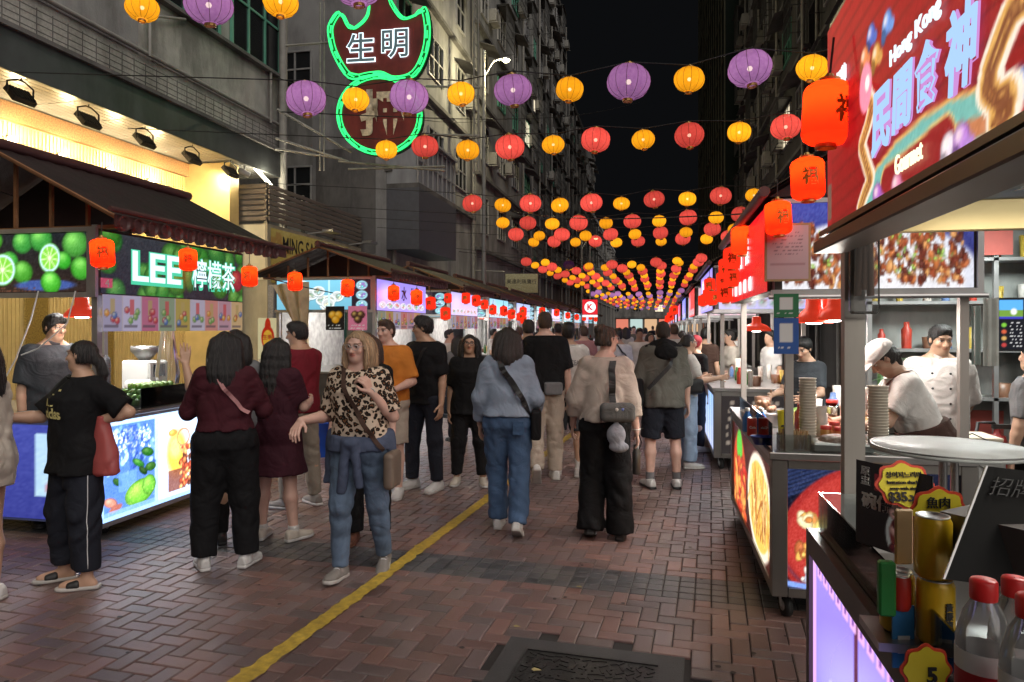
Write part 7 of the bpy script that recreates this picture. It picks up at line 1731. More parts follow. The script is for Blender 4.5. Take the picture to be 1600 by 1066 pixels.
        # cut the face window
        hl = hair.get('line', .052); n1 = Hf * .86 - Hu * .51; X, Y, Z = fl.ax
        p_ = [X[:, None, None] - hc[0], Y[None, :, None] - hc[1], Z[None, None, :] - hc[2]]; dot = lambda n: (p_[0] * n[0] + p_[1] * n[1] + p_[2] * n[2]) / hs
        cut = np.maximum(dot(Hf) * .86 - dot(Hu) * .51 - hl + .018, 0) ; c2 = -(dot(Hf) - hair.get('side', .015)) if st in ('short', 'buzz', 'bun', 'pony') else -(dot(Hf) - .035)
        face_w = np.minimum(dot(Hf) * .8 - dot(Hu) * .6 - (hl - .028), dot(Hf) - hair.get('side', .02)); fl.f = np.maximum(fl.f, (face_w * hs).astype(np.float32))
        if st in ('short', 'buzz'): fl.f = np.maximum(fl.f, ((-dot(Hu) - .075 + .0 * dot(Hf)) * hs).astype(np.float32)); 
        if st in ('bun', 'pony'): fl.f = np.maximum(fl.f, ((-dot(Hu) - .06) * hs).astype(np.float32))
        G_ = V3(0, 0, -1)
        if st in ('long', 'bob'):
            wd_ = hair.get('w', .088); n = 6; back = hair.get('back', .075); pth = []
            for i in range(n + 1): t = i / n; pth.append((t, wd_ * (1 + .16 * math.sin(t * 2.6)) * (1 - .28 * max(0, t - .75) / .25)))
            for x_ in (-.7, -.35, 0, .35, .7):
                pr = None
                for i in range(n + 1):
                    t, w_ = pth[i]; c = HP(x_ * w_ / hs * 1.0, -.045 - .03 * (1 - abs(x_)), .02) + G_ * (ln * t * (1 - .06 * abs(x_))) - Fw * (back - .045) * min(1, t * 1.6) * (1 - .5 * abs(x_)); 
                    if pr is not None: fl.cone(pr, c, .04, .04 if i < n else .026, .03)
                    pr = c
            if hair.get('front', 1):
                for q_ in (-1, 1):
                    pr = HP(q_ * .066, .03, .055)
                    fl_n = hair.get('frontlen', ln * .85)
                    for i in range(1, 6): t = i / 5; c = HP(q_ * (.082 + .012 * math.sin(t * 3)), .025 - .02 * t, .03) + G_ * fl_n * t + Fw * .03 * t; fl.cone(pr, c, .015, .017 if i < 5 else .008, .015); pr = c
        if st == 'bun': fl.ell(HP(0, -.085, .085), HM, V3(.055, .048, .045) * hs, .012); fl.ell(HP(.02, -.07, .11), HM, V3(.03, .03, .025) * hs, .01)
        if st == 'pony':
            a = HP(0, -.105, .0 + hair.get('up', 0)); pr = a
            for i in range(1, 6): t = i / 5; c = a + G_ * ln * t - Hf * .05 * math.sin(t * 2.6) + Hr * hair.get('swing', 0) * t; fl.cone(pr, c, .026 if i > 1 else .018, .03 if i < 4 else .014, .02); pr = c
        # strands
        az = np.arctan2(p_[0] + 0 * p_[1], p_[1] + 0 * p_[0]); amp = hair.get('amp', .004)
        st_ = np.sin(az * 23 + 3 * np.sin(p_[2] * 14)) * .5 + np.sin(az * 47 + 2 * np.sin(p_[2] * 20 + 1)) * .5 + (.6 * np.sin(p_[0] * 130 + p_[2] * 90) * np.sin(p_[1] * 120 + p_[2] * 40) if hair.get('curl') else 0)
        fl.f = fl.f + (st_ * amp).astype(np.float32); add('hair', fl, hm, 1)
        if near and d_cam < 8 and st != 'buzz' and 'hair' in info:
            v_, q_, _ = info['hair']; T_ = BVHTree.FromPolygons([Vector(x) for x in v_], [tuple(int(k) for k in f4) for f4 in q_]); mb = MB(); step = .016 if st != 'short' else .007
            for i in rs.randint(0, len(v_), 200 if st != 'short' else 140):
                p = Vector(v_[i]); dr = Vector((rs.randn() * .2, rs.randn() * .2, -1)) if st != 'short' else Vector(-Hf * .5 + Hu * .2 + rs.randn(3) * .5); pts_ = []
                for j in range(7):
                    c_, n_, _, _ = T_.find_nearest(p)
                    if c_ is None: break
                    pts_.append((c_ + n_ * (.002 + .0012 * j * rs.rand()), n_)); t_ = dr - n_ * dr.dot(n_); p = c_ + (t_.normalized() if t_.length > 1e-4 else dr) * step
                if len(pts_) > 3:
                    V_ = []
                    for j, (c_, n_) in enumerate(pts_): sd = (pts_[min(j + 1, len(pts_) - 1)][0] - pts_[max(j - 1, 0)][0]).cross(n_); sd = sd.normalized() * .0022 * (1 - abs(j / (len(pts_) - 1) - .4)); V_ += [c_ - sd, c_ + sd]
                    mb.add(V_, [(2 * j, 2 * j + 1, 2 * j + 3, 2 * j + 2) for j in range(len(pts_) - 1)], True)
            tag(mb.build('hair_strands', hair_mat('strand_' + hm.name, [min(1, x * 2.2 + .012) for x in hair.get('sc', (.012, .01, .009))]), info['hair'][2]), kind='stuff')
    return info
def foot_at(u, v): p = on_z(u, v, 0.); return (p.x, p.y, 0.)
def at_depth(u, d): p = W(u, 512, d); return (p.x, p.y, 0.)
# --- things worn or carried
def local_to_world(I, p): return I['loc'] + I['rot'] @ Vector(p)
def world_obj(I, name, mb, m, parent=None, smooth=None):
    o = mb.build(name, m, parent, smooth=smooth)
    if parent is None: o.location = I['loc']; o.rotation_euler = I['obj'].rotation_euler
    return o
def bvh(I, part='shirt'): v, q, _ = I[part]; return BVHTree.FromPolygons([Vector(x) for x in v], [tuple(int(k) for k in f) for f in q])
def ribbon(I, path, w, m, name='strap', part='shirt', off=.007, n=26, thick=.003):
    """band laid over a garment; path = rough points in body axes"""
    T_ = bvh(I, part); P = [Vector(p) for p in path]; pts = []; L_ = [0]
    for a, b in zip(P[:-1], P[1:]): L_.append(L_[-1] + (b - a).length)
    for i in range(n + 1):
        t = L_[-1] * i / n; j = max(k for k in range(len(P) - 1) if L_[k] <= t + 1e-9); q = P[j].lerp(P[j + 1], (t - L_[j]) / max(1e-6, L_[j + 1] - L_[j])); c, nn, _, dist = T_.find_nearest(q)
        if c is None: continue
        if (q - c).dot(nn) < 0 or dist < .06: q2, n2 = c + nn * off, nn
        else: q2, n2 = q, (q - c).normalized()
        pts.append((q2, n2))
    for _ in range(2): pts = [pts[0]] + [((pts[i - 1][0] + pts[i][0] * 2 + pts[i + 1][0]) / 4, (pts[i - 1][1] + pts[i][1] * 2 + pts[i + 1][1]).normalized()) for i in range(1, len(pts) - 1)] + [pts[-1]]
    V = []; Fq = []
    for i, (p, nn) in enumerate(pts):
        d = (pts[min(i + 1, len(pts) - 1)][0] - pts[max(i - 1, 0)][0]).normalized(); sd = d.cross(nn).normalized() * w / 2
        V += [p - sd, p + sd, p + sd + nn * thick, p - sd + nn * thick]
    for i in range(len(pts) - 1):
        for k in range(4): Fq.append((i * 4 + k, i * 4 + (k + 1) % 4, i * 4 + 4 + (k + 1) % 4, i * 4 + 4 + k))
    mb = MB(); mb.add(V, Fq, False); return mb
def decal(I, s, m, c, R, U, w=None, h=None, bold=.02, part='shirt', name='print', bend=1.0):
    """print lettering onto a garment"""
    v, fs = text_mesh(s, bold, 0.) if isinstance(s, str) else s; T_ = bvh(I, part); R, U = Vector(R).normalized(), Vector(U).normalized(); nn = R.cross(U); c = Vector(c)
    sp = v[:, :2].max(0) - v[:, :2].min(0); sx = w / sp[0] if w else h / sp[1]; sy = h / sp[1] if h else sx; P = []
    for x, y, _ in v:
        o = c + R * float(x * sx) + U * float(y * sy) + nn * .25; hit, n2, _, _ = T_.ray_cast(o, -nn, .6); P.append(hit + n2 * .004 if hit is not None else o - nn * .25)
    me = bpy.data.meshes.new(name); me.from_pydata(P, [], fs); return link(name, me, m, I['obj'])
def rbox(c, M, h, r, vox=.008, wr=0., seed=0):
    c = np.asarray(c, float); R = max(h) * 1.75 + .03; f = Field([axis(c[i] - R, c[i] + R, vox) for i in range(3)]); r_, P = f.sl(c - R, c + R); p = [P[i] - c[i] for i in range(3)]
    q = [np.abs(p[0] * M[j][0] + p[1] * M[j][1] + p[2] * M[j][2]) - (h[j] - r) for j in range(3)]
    d = np.sqrt(sum(np.maximum(x, 0) ** 2 for x in q)) - r + np.minimum(np.maximum(np.maximum(q[0], q[1]), q[2]), 0); f.put(r_, d.astype(np.float32), 0)
    if wr: f.wrinkle(wr, seed, 40)
    return f.mesh()
def worn(I, name, vq, m, label=None, cat=None, parent=None):
    me = mesh_np(name, vq[0], vq[1], True); o = link(name, me, m, parent)
    if parent is None: o.location = I['loc']; o.rotation_euler = I['obj'].rotation_euler; tag(o, label, cat)
    return o
def glasses(I, m=None, r=.021):
    mb = MB(); HP = I['HP']
    for q in (-1, 1):
        mb.tube([HP(q * .033 + r / I['hs'] * math.cos(t), .108 - .012 * abs(math.cos(t)) * (q * math.cos(t) > 0), .008 + r * .8 / I['hs'] * math.sin(t)) for t in [i / 14 * 2 * math.pi for i in range(14)]], .0022, 4, closed=True)
        mb.tube([HP(q * .056, .098, .014), HP(q * .08, .06, .016), HP(q * .083, -.005, .014)], .0022, 4)
    mb.tube([HP(-.012, .111, .011), HP(0, .115, .014), HP(.012, .111, .011)], .0022, 4); mb.build('glasses', m or CH['alu'], I['obj'])
# ================================================================== people in the street
SK_A, SK_B, SK_C, SK_D = (.54, .33, .225), (.46, .275, .18), (.64, .40, .315), (.32, .18, .12)
K_ = dict(black=cloth('black', (.007, .007, .008)), black2=cloth('black2', (.010, .010, .011)), navy=cloth('navy', (.014, .016, .024)), maroon=cloth('maroon', (.055, .010, .016)), maroon2=cloth('maroon_dress', (.045, .010, .018)), wine=cloth('wine', (.16, .012, .022)),
          khaki=cloth('khaki', (.27, .235, .19)), beige=cloth('beige', (.50, .425, .365)), sand=cloth('sand', (.44, .37, .30)), olive=cloth('olive', (.125, .122, .105)), white=cloth('white', (.62, .60, .57)), cream=cloth('cream', (.52, .47, .40)), orange=cloth('orange', (.55, .19, .03)), grey=cloth('grey', (.16, .16, .165)), charcoal=cloth('charcoal', (.045, .052, .06)),
          denim=cloth('denim', (.065, .115, .21), var=.22, bump=.4, sc=5), denimlight=cloth('denim_light', (.26, .315, .40), var=.15, bump=.4, sc=5), jeans=cloth('jeans', (.115, .165, .24), var=.3, bump=.4, sc=4), palejeans=cloth('pale_jeans', (.30, .40, .55), var=.2, sc=4), bluegrey=cloth('bluegrey', (.075, .095, .15)), brown=cloth('brown', (.07, .04, .03)), pink=cloth('pink', (.45, .22, .22)))
H_ = dict(black=hair_mat('black', (.010, .009, .009)), dark=hair_mat('dark', (.022, .016, .013)), brown=hair_mat('brown', (.075, .042, .026)), light=hair_mat('light', (.36, .24, .14)), buzz=mat('hair_buzz', (.035, .026, .02), .7, 0, .3, 60, .6, 300))
SH = dict(white=mat('shoe_white', (.55, .54, .52), .6, 0, .12, 20, .2, 120), grey=mat('shoe_grey', (.22, .20, .18), .75, 0, .15, 25, .3, 160), black=mat('shoe_black', (.015, .015, .015), .5), sole=mat('shoe_sole', (.45, .43, .40), .6), cream=mat('shoe_cream', (.50, .45, .38), .6, 0, .1, 20))
def leopard():
    m = bpy.data.materials.new('leopard_print'); nt, N, L = nodes(m); o = N('ShaderNodeOutputMaterial'); b = N('ShaderNodeBsdfPrincipled'); L(b.outputs[0], o.inputs[0]); b.inputs['Roughness'].default_value = .8; b.inputs['Specular IOR Level'].default_value = .25
    tc = N('ShaderNodeTexCoord'); nz = N('ShaderNodeTexNoise'); nz.inputs['Scale'].default_value = 26; L(tc.outputs['Object'], nz.inputs[0])
    vm = N('ShaderNodeVectorMath'); vm.operation = 'MULTIPLY_ADD'; L(nz.outputs['Color'], vm.inputs[0]); vm.inputs[1].default_value = (.035, .035, .035); L(tc.outputs['Object'], vm.inputs[2])
    vo = N('ShaderNodeTexVoronoi'); vo.inputs['Scale'].default_value = 34; L(vm.outputs[0], vo.inputs['Vector'])
    cr_ = N('ShaderNodeValToRGB'); L(vo.outputs['Distance'], cr_.inputs[0]); e = cr_.color_ramp.elements; e[0].position = 0; e[0].color = (.17, .075, .035, 1); e[1].position = .27; e[1].color = (.012, .008, .006, 1)
    for p, c in ((.20, (.17, .075, .035, 1)), (.52, (.012, .008, .006, 1)), (.57, (.58, .46, .34, 1)), (1, (.62, .52, .42, 1))): q = e.new(p); q.color = c
    cr_.color_ramp.interpolation = 'LINEAR'; L(cr_.outputs[0], b.inputs['Base Color']); return m
K_['leopard'] = leopard()
def lace():
    m = mat('lace_maroon', (.06, .010, .018), .8, 0, .6, 90, .5, 200); return m
def lit_(dirs): return dirs
# -- woman in black tee with plastic bag
I = person('woman in black sports tee with hand on hip beside the lime stall', foot_at(122, 912), 146, 1.60, 'f', .55, SK_A, dict(style='pony', m=H_['black'], len=.20, swing=-.0, side=.0, line=.045), (.0, -.05, 1), (-56, 2, 0),
    {'L': ((-.62, -.50, -.62), (.74, .62, -.28)), 'R': ((.35, .55, -.75), (.25, .95, .05))}, {'L': ((-.14, .06, -1), (-.02, -.03, -1)), 'R': ((.10, .1, -1), (.06, -.06, -1))},
    dict(m=K_['black'], sleeve=.85, ease=.035, hem=.78, loose=.75, sr=.03, flare=.015), dict(m=K_['navy'], len=1.86, r=(.115, .10, .085), ease=.03, wr=.013), dict(type='slide', m=SH['black'], sole=SH['sole'], dir={'L': (-42, 0), 'R': (-30, 0)}), {'L': dict(dir=(.8, .55, -.12), palm=(.3, -.8, .1), curl=(.1, .15), spread=.16, thumb=(0, 0, 1))}, seed=1)
m_logo = mat('logo_yellow', (.62, .55, .22), .6)
c = Vector(I['TP'](.02, .25, 1.13)); decal(I, 'adidas', m_logo, c + Vector((0, 0, -.015)), -I['Rt'], I['U'], w=.22, bold=.03)
for k in range(3):
    x = (-.5 + k * .5) * .10; h = .045 + .03 * k; sv = (np.array([[-.022 + x, 0, 0], [.012 + x, 0, 0], [.012 + x + h * .55 - .0, h, 0], [-.022 + x + h * .55, h, 0]]), [(0, 1, 2, 3)]); decal(I, sv, m_logo, c + Vector((0, 0, .03)), -I['Rt'], I['U'], w=.05, h=h)
T2 = bvh(I, 'trousers'); P = []
for i in range(24):
    t = i / 23; a = Vector(I['leg']['L'][0]).lerp(Vector(I['leg']['L'][1]), min(1, t * 2)) if t < .5 else Vector(I['leg']['L'][1]).lerp(Vector(I['leg']['L'][2]), (t - .5) * 1.75); hit, n2, _, _ = T2.ray_cast(a + Vector((-.3, .05, 0)), Vector((1, -.1, 0)), .6)
    if hit: P.append(hit + n2 * .003)
MB().tube(P, .003, 4).build('piping', CH['inkwhite'], I['obj'])
for k in 'LR':
    an = I['leg'][k][2]; fd, dn = I['foot'][k]; q = an + dn * .035 + fd * .09; MB().slab([Vector(q + np.cross(fd, dn) * a + fd * b - dn * .014) for a, b in ((-.018, -.012), (.012, -.012), (.02, .012), (-.008, .012))], Vector(-dn), .003).build('emblem', CH['inkwhite'], I['obj'])
# plastic bag over her forearm
wr = np.array(I['arm']['L'][2]) - nrm_(I['arm']['L'][3]) * .07; f = Field([axis(wr[i] - .22 - (.32 if i == 2 else 0), wr[i] + .22, .008) for i in range(3)])
f.loft(wr, np.eye(3), np.array([-.34, -.33, -.25, -.12, -.03, .02]), np.array([.125, .135, .13, .085, .035, .03]), np.array([.06, .075, .075, .05, .035, .03]), None, .02); f.wrinkle(.014, 3, 45, .2)
m_bag = bpy.data.materials.new('pink_bag'); nt, N, L = nodes(m_bag); o_ = N('ShaderNodeOutputMaterial'); b1 = N('ShaderNodeBsdfPrincipled'); b1.inputs['Base Color'].default_value = (.62, .15, .14, 1); b1.inputs['Roughness'].default_value = .35; t1 = N('ShaderNodeBsdfTranslucent'); t1.inputs[0].default_value = (.75, .22, .2, 1); t2 = N('ShaderNodeBsdfTransparent'); t2.inputs[0].default_value = (.9, .5, .5, 1)
mx1 = N('ShaderNodeMixShader'); mx1.inputs[0].default_value = .45; L(b1.outputs[0], mx1.inputs[1]); L(t1.outputs[0], mx1.inputs[2]); mx2 = N('ShaderNodeMixShader'); mx2.inputs[0].default_value = .12; L(mx1.outputs[0], mx2.inputs[1]); L(t2.outputs[0], mx2.inputs[2]); L(mx2.outputs[0], o_.inputs[0])
worn(I, 'plastic_bag', f.mesh(), m_bag, 'pink plastic carrier bag hanging from the forearm of the woman in black', 'bag')
# -- partial woman at the left edge
person('woman in cream shirt and black shorts cut by the left edge', foot_at(-28, 946), 95, 1.62, 'f', .2, SK_A, dict(style='long', m=H_['black'], len=.3), arms={'L': ((-.3, -.1, -.9), (.1, .9, .2)), 'R': ((.3, .2, -.9), (0, .9, .3))}, top=dict(m=K_['cream'], sleeve=1.15, ease=.03, hem=.74, loose=.85, sr=.02, wr=.014), bottom=dict(m=K_['black2'], len=.32, r=(.105, .11, .1), name='shorts'), shoes=dict(m=SH['white'], sole=SH['sole']), seed=2)
# -- stall keeper in dark shirt
person('young man in dark short sleeved shirt behind the lime stall counter', at_depth(82, 6.0), -128, 1.80, 'm', .1, SK_A, dict(style='short', m=H_['black'], vol=.008, amp=.006, line=.062), head=(12, 8, 0), top=dict(m=K_['charcoal'], sleeve=.85, ease=.03, hem=.8, loose=.7, sr=.025, collar=K_['charcoal']), bottom=dict(m=K_['black'], len=2), shoes=dict(m=SH['black']), seed=3)
# -- maroon lace top woman, back view
I = person('woman in maroon lace top and black trousers seen from behind', foot_at(352, 886), 18, 1.66, 'f', .62, SK_A, dict(style='long', m=H_['black'], len=.34, w=.095, back=.10, front=0, amp=.003), (0, .03, 1), (10, 8, 0),
    {'L': ((-.35, .25, -.9), (.1, .9, .35)), 'R': ((.38, .2, -.9), (-.15, .95, .2))}, {'L': ((-.10, .05, -1), (-.03, -.04, -1)), 'R': ((.10, .02, -1), (.03, -.05, -1))}, dict(m=K_['maroon'], sleeve=1.25, ease=.02, hem=.98, loose=.4, sr=.012), dict(m=K_['black'], len=1.96, r=(.125, .098, .088), ease=.02, wr=.008), dict(m=SH['white'], sole=SH['white'], trim=CH['inkwhite'], dir={'L': (15, 0), 'R': (-25, 0)}), seed=4)
rb = ribbon(I, [I['TP'](-.09, -.05, 1.44), I['TP'](0, -.2, 1.25), I['TP'](.16, -.15, 1.08)], .026, None); o = world_obj(I, 'bag_strap', rb, K_['pink']); tag(o, 'pink leather shoulder strap across the back of the maroon top', 'strap')
person('dark haired person hidden behind the two maroon women with one hand raised', foot_at(368, 846), 25, 1.67, 'f', .1, SK_A, dict(style='long', m=H_['black'], len=.22, w=.09), arms={'L': ((-.62, .45, -.75), (-.2, .2, .95))}, top=dict(m=K_['grey'], sleeve=.8), bottom=dict(m=K_['black']), shoes=dict(m=SH['black']), hands={'L': dict(palm=(0, 1, 0), curl=(.1, .2), dir=(0, .05, 1))}, seed=5)
# -- maroon dress woman
person('woman in maroon dress and white trainers seen from behind', foot_at(432, 842), -8, 1.60, 'f', .35, SK_C, dict(style='long', m=H_['black'], len=.42, w=.088, back=.09, front=0, amp=.003), (0, .03, 1), (22, 6, 0), {'L': ((-.2, .3, -.9), (.2, .95, .1)), 'R': ((.2, .25, -.9), (-.2, .95, .1))}, {'L': ((-.05, .02, -1), (-.04, -.05, -1)), 'R': ((.08, -.02, -1), (.12, -.06, -1))},
    dict(m=K_['maroon2'], sleeve=.8, ease=.022, hem=.56, loose=.35, flare=.10, name='dress', sr=.01), None, dict(m=SH['cream'], sole=SH['white'], trim=CH['inkwhite'], dir={'L': (10, 0), 'R': (-28, 0)}), seed=6, socks=(K_['white'], .12))
# -- red polo man
I = person('man in wine red polo shirt and khaki trousers', foot_at(468, 792), 62, 1.74, 'm', .35, SK_B, dict(style='short', m=H_['black'], vol=.004, side=-.005), (0, .0, 1), (22, 10, 0), {'R': ((.15, .2, -.95), (-.2, .9, .2)), 'L': ((-.15, .1, -1), (.1, .75, -.6))}, {'L': ((-.05, .1, -1), (0, .02, -1)), 'R': ((.08, -.05, -1), (.03, -.1, -1))}, dict(m=K_['wine'], sleeve=.78, ease=.02, hem=.86, loose=.55, sr=.012, collar=K_['wine']), dict(m=K_['khaki'], len=1.97, r=(.1, .08, .066), wr=.011), dict(m=SH['grey'], sole=SH['white'], dir={'L': (10, 0), 'R': (-20, 0)}), seed=7)
# -- leopard print woman
I = person('woman in leopard print blouse and blue jeans walking towards the viewer', foot_at(562, 896), 172, 1.675, 'f', .42, SK_C, dict(style='bob', m=H_['light'], sc=(.28, .18, .1), len=.19, w=.088, line=.036, vol=.002, amp=.005, frontlen=.17, back=.06), (0, .05, 1), (-6, 4, 3),
    {'L': ((-.30, -.02, -.9), (.45, .55, .72)), 'R': ((.26, -.02, -.95), (.38, .9, -.02))}, {'L': ((-.05, -.12, -1), (-.03, -.30, -1)), 'R': ((.02, .26, -1), (.0, .0, -1))}, dict(m=K_['leopard'], sleeve=.88, ease=.024, hem=.93, loose=.6, sr=.02, scoop=.075, wr=.010), dict(m=K_['jeans'], len=1.98, r=(.102, .076, .058), wr=.010), dict(m=SH['grey'], sole=SH['sole'], trim=CH['inkwhite'], dir={'L': (8, 20), 'R': (-6, -6)}),
    {'L': dict(dir=(.25, .3, .8), palm=(.8, -.3, 0), curl=(.8, 1.1), thumb=(.3, .3, .3)), 'R': dict(dir=(.1, .75, -.6), palm=(-.2, -.5, -.8), curl=(.35, .6), thumb=(-1, 0, 0))}, seed=8, brow=(.2, .12, .08))
glasses(I)
# jacket tied round her waist
TP = I['TP']; f = Field([axis(-.33, .33, .010), axis(-.33, .33, .010), axis(.55, 1.12, .010)]); O_ = TP(0, 0, .90 * I['s'])
f.loft(TP(0, 0, .90 * I['s']), I['M'], np.array([-.02, .03, .08]), np.interp([.88, .93, .98], I['tz'], I['ta']) + .035, np.interp([.88, .93, .98], I['tz'], I['tb']) + .038, None, .02)
for x, y in ((-.19, -.02), (.19, -.02), (-.12, -.13), (.12, -.13), (0, -.15)): f.cone(TP(x, y, .95), TP(x * 1.12, y * 1.1, .62 if abs(x) > .15 else .56), .045, .055, .03, c1=True)
for x0, x1, zb in ((-.02, -.05, .63), (.03, .075, .60)): f.cone(TP(x0, .165, .93), TP(x1, .15, zb), .03, .028, .02, c1=True)
f.ell(TP(0, .17, .93), np.eye(3), (.045, .03, .035), .02); f.wrinkle(.013, 5, 34); o = worn(I, 'tied_jacket', f.mesh(), K_['bluegrey'], parent=I['obj'])
rb = ribbon(I, [I['TP'](-.0 + .09, .02, 1.46), I['TP'](.03, .22, 1.25), I['TP'](-.12, .2, 1.03), I['TP'](-.21, .13, .88)], .030, None, n=30)
SB_ = world_obj(I, 'shoulder_bag', rb, K_['brown']); tag(SB_, 'taupe shoulder bag with strap across the leopard print blouse', 'bag')
vq = rbox(I['TP'](-.245, .06, .74), np.eye(3), (.035, .11, .12), .03, .009, .004, 2); worn(I, 'pouch', vq, mat('taupe_leather', (.16, .12, .09), .5), parent=SB_)
MB().tube([Vector(I['arm']['L'][2]) + Vector(a) for a in [(.028 * math.cos(t), .012 * math.sin(t) + .0, .028 * math.sin(t)) for t in [i / 12 * 6.283 for i in range(12)]]], .004, 5, closed=True).build('bracelet', CH['alu'], I['obj'])
# -- woman behind her and the orange shirt man
person('woman in black top half hidden behind the leopard print blouse', foot_at(574, 846), 185, 1.64, 'f', .1, SK_C, dict(style='long', m=H_['brown'], len=.2, line=.05), arms={'R': ((.3, .1, -.9), (.1, .6, -.8))}, top=dict(m=K_['black'], sleeve=.4, ease=.015), bottom=dict(m=K_['black'], len=1.97, r=(.1, .085, .085)), shoes=dict(m=mat('shoe_pattern', (.12, .05, .03), .6, 0, .6, 60)), seed=9)
person('man in orange tee and checked shorts behind the leopard print woman', foot_at(606, 775), 168, 1.76, 'm', .4, SK_C, dict(style='short', m=H_['brown'], line=.05), (0, .02, 1), (-18, 5, 0), {'L': ((-.3, .1, -.9), (.3, .8, -.2)), 'R': ((.45, .1, -.85), (-.3, .8, .0))}, None, dict(m=K_['orange'], sleeve=.9, ease=.028, hem=.84, loose=.7, sr=.02), dict(m=K_['sand'], len=.95, r=(.11, .10, .095), name='shorts'), dict(m=SH['white'], sole=SH['sole']), seed=10)
# -- black tee man with strap
I = person('slim man in black tee with cross body strap glancing aside', foot_at(665, 764), 150, 1.80, 'm', .05, SK_B, dict(style='short', m=H_['black'], vol=.012, curl=1, amp=.007), (0, .02, 1), (-55, 6, 0), {'L': ((-.14, .02, -1), (-.08, .2, -1)), 'R': ((.25, .15, -.9), (-.55, .75, .1))}, {'L': ((-.08, .04, -1), (-.03, -.05, -1)), 'R': ((.09, .1, -1), (.03, -.02, -1))}, dict(m=K_['black'], sleeve=.9, ease=.026, hem=.84, loose=.7, sr=.02), dict(m=K_['navy'], len=1.95, r=(.1, .078, .068)), dict(m=SH['white'], sole=SH['sole'], dir={'L': (6, 0), 'R': (-12, 0)}), seed=11)
glasses(I, CH['black']); rb = ribbon(I, [I['TP'](-.1, .0, 1.47), I['TP'](-.02, .2, 1.3), I['TP'](.15, .2, 1.08)], .035, None); o = world_obj(I, 'sling_strap', rb, CH['black']); tag(o, 'black sling strap across the chest of the slim man', 'strap')
# -- woman in black with round glasses
I = person('woman in black outfit and round glasses facing the viewer', foot_at(733, 757), 182, 1.61, 'f', .42, SK_B, dict(style='long', m=H_['black'], len=.27, w=.1, line=.044, frontlen=.25), (0, .02, 1), (0, 0, 3), {'L': ((-.16, 0, -1), (-.06, .15, -1)), 'R': ((.18, 0, -1), (.1, .1, -1))}, {'L': ((-.10, .06, -1), (-.06, -.02, -1)), 'R': ((.08, .02, -1), (.05, -.1, -1))}, dict(m=K_['black'], sleeve=.95, ease=.03, hem=.8, loose=.7, sr=.02), dict(m=K_['black2'], len=1.9, r=(.11, .085, .066)), dict(m=SH['cream'], sole=SH['white'], dir={'L': (10, 0), 'R': (-10, 0)}), seed=12)
glasses(I, CH['black'], .024)
# -- denim jacket woman from behind
I = person('woman in pale denim jacket and blue jeans walking away', foot_at(793, 828), -4, 1.70, 'f', .22, SK_A, dict(style='long', m=H_['dark'], len=.24, w=.098, back=.085, front=0, amp=.003), (0, .03, 1), (4, 4, 0), {'L': ((-.26, -.03, -.95), (-.06, .35, -.9)), 'R': ((.30, -.06, -.95), (-.05, .75, -.6))}, {'L': ((-.01, .20, -1), (.03, -.04, -1)), 'R': ((.03, -.10, -1), (-.02, -.38, -1))}, dict(m=K_['denimlight'], sleeve=1.8, ease=.035, hem=.95, loose=.8, sr=.03, wr=.012, collar=K_['denimlight'], flare=.0), dict(m=K_['denim'], len=1.99, r=(.108, .086, .083), wr=.012, ease=.018), dict(m=SH['white'], sole=SH['sole'], dir={'L': (0, 0), 'R': (-4, 32)}), seed=13)
rb = ribbon(I, [I['TP'](-.09, -.02, 1.47), I['TP'](-.02, -.2, 1.32), I['TP'](.12, -.2, 1.12), I['TP'](.22, -.08, .97)], .045, None, n=30); SB_ = world_obj(I, 'crossbody_bag', rb, CH['black']); tag(SB_, 'black cross body bag worn over the denim jacket', 'bag')
worn(I, 'pouch', rbox(I['TP'](.235, -.03, .88), I['M'], (.04, .09, .12), .025, .009, .003, 3), K_['black2'], parent=SB_)
MB().box((.055, -.001, -.05), (.14, .001, .055)).build('back_pocket', cloth('denim_dark', (.05, .095, .18)), I['obj'], loc=I['TP'](0, -.158, .86))
# -- tall man in black tee and stone trousers
I = person('tall man in black tee and stone trousers walking away', foot_at(852, 748), 3, 1.86, 'm', .12, SK_C, dict(style='short', m=H_['brown'], vol=.006, line=.05), (0, .03, 1), (6, 5, 0), {'L': ((-.2, .05, -.95), (.1, .6, -.7)), 'R': ((.18, -.06, -1), (.08, .10, -1))}, {'L': ((-.03, -.06, -1), (-.02, -.48, -.9)), 'R': ((.03, .05, -1), (.0, -.06, -1))}, dict(m=K_['black'], sleeve=.92, ease=.03, hem=.88, loose=.75, sr=.025), dict(m=K_['sand'], len=1.98, r=(.108, .09, .078), wr=.012), dict(m=SH['white'], sole=SH['sole'], dir={'L': (0, 55), 'R': (0, 0)}), seed=14)
worn(I, 'belt_bag', rbox(I['TP'](.07, -.16, 1.0), I['M'], (.1, .035, .07), .025, .01, .003, 3), K_['grey'], 'dark grey belt bag on the tall man in black', 'bag')
person('man with shaved head just left of the tall man', foot_at(826, 722), 12, 1.79, 'm', .1, SK_B, dict(style='buzz', m=H_['buzz']), top=dict(m=K_['brown'], sleeve=.8), bottom=dict(m=K_['black']), shoes=dict(m=SH['black']), seed=15, near=False)
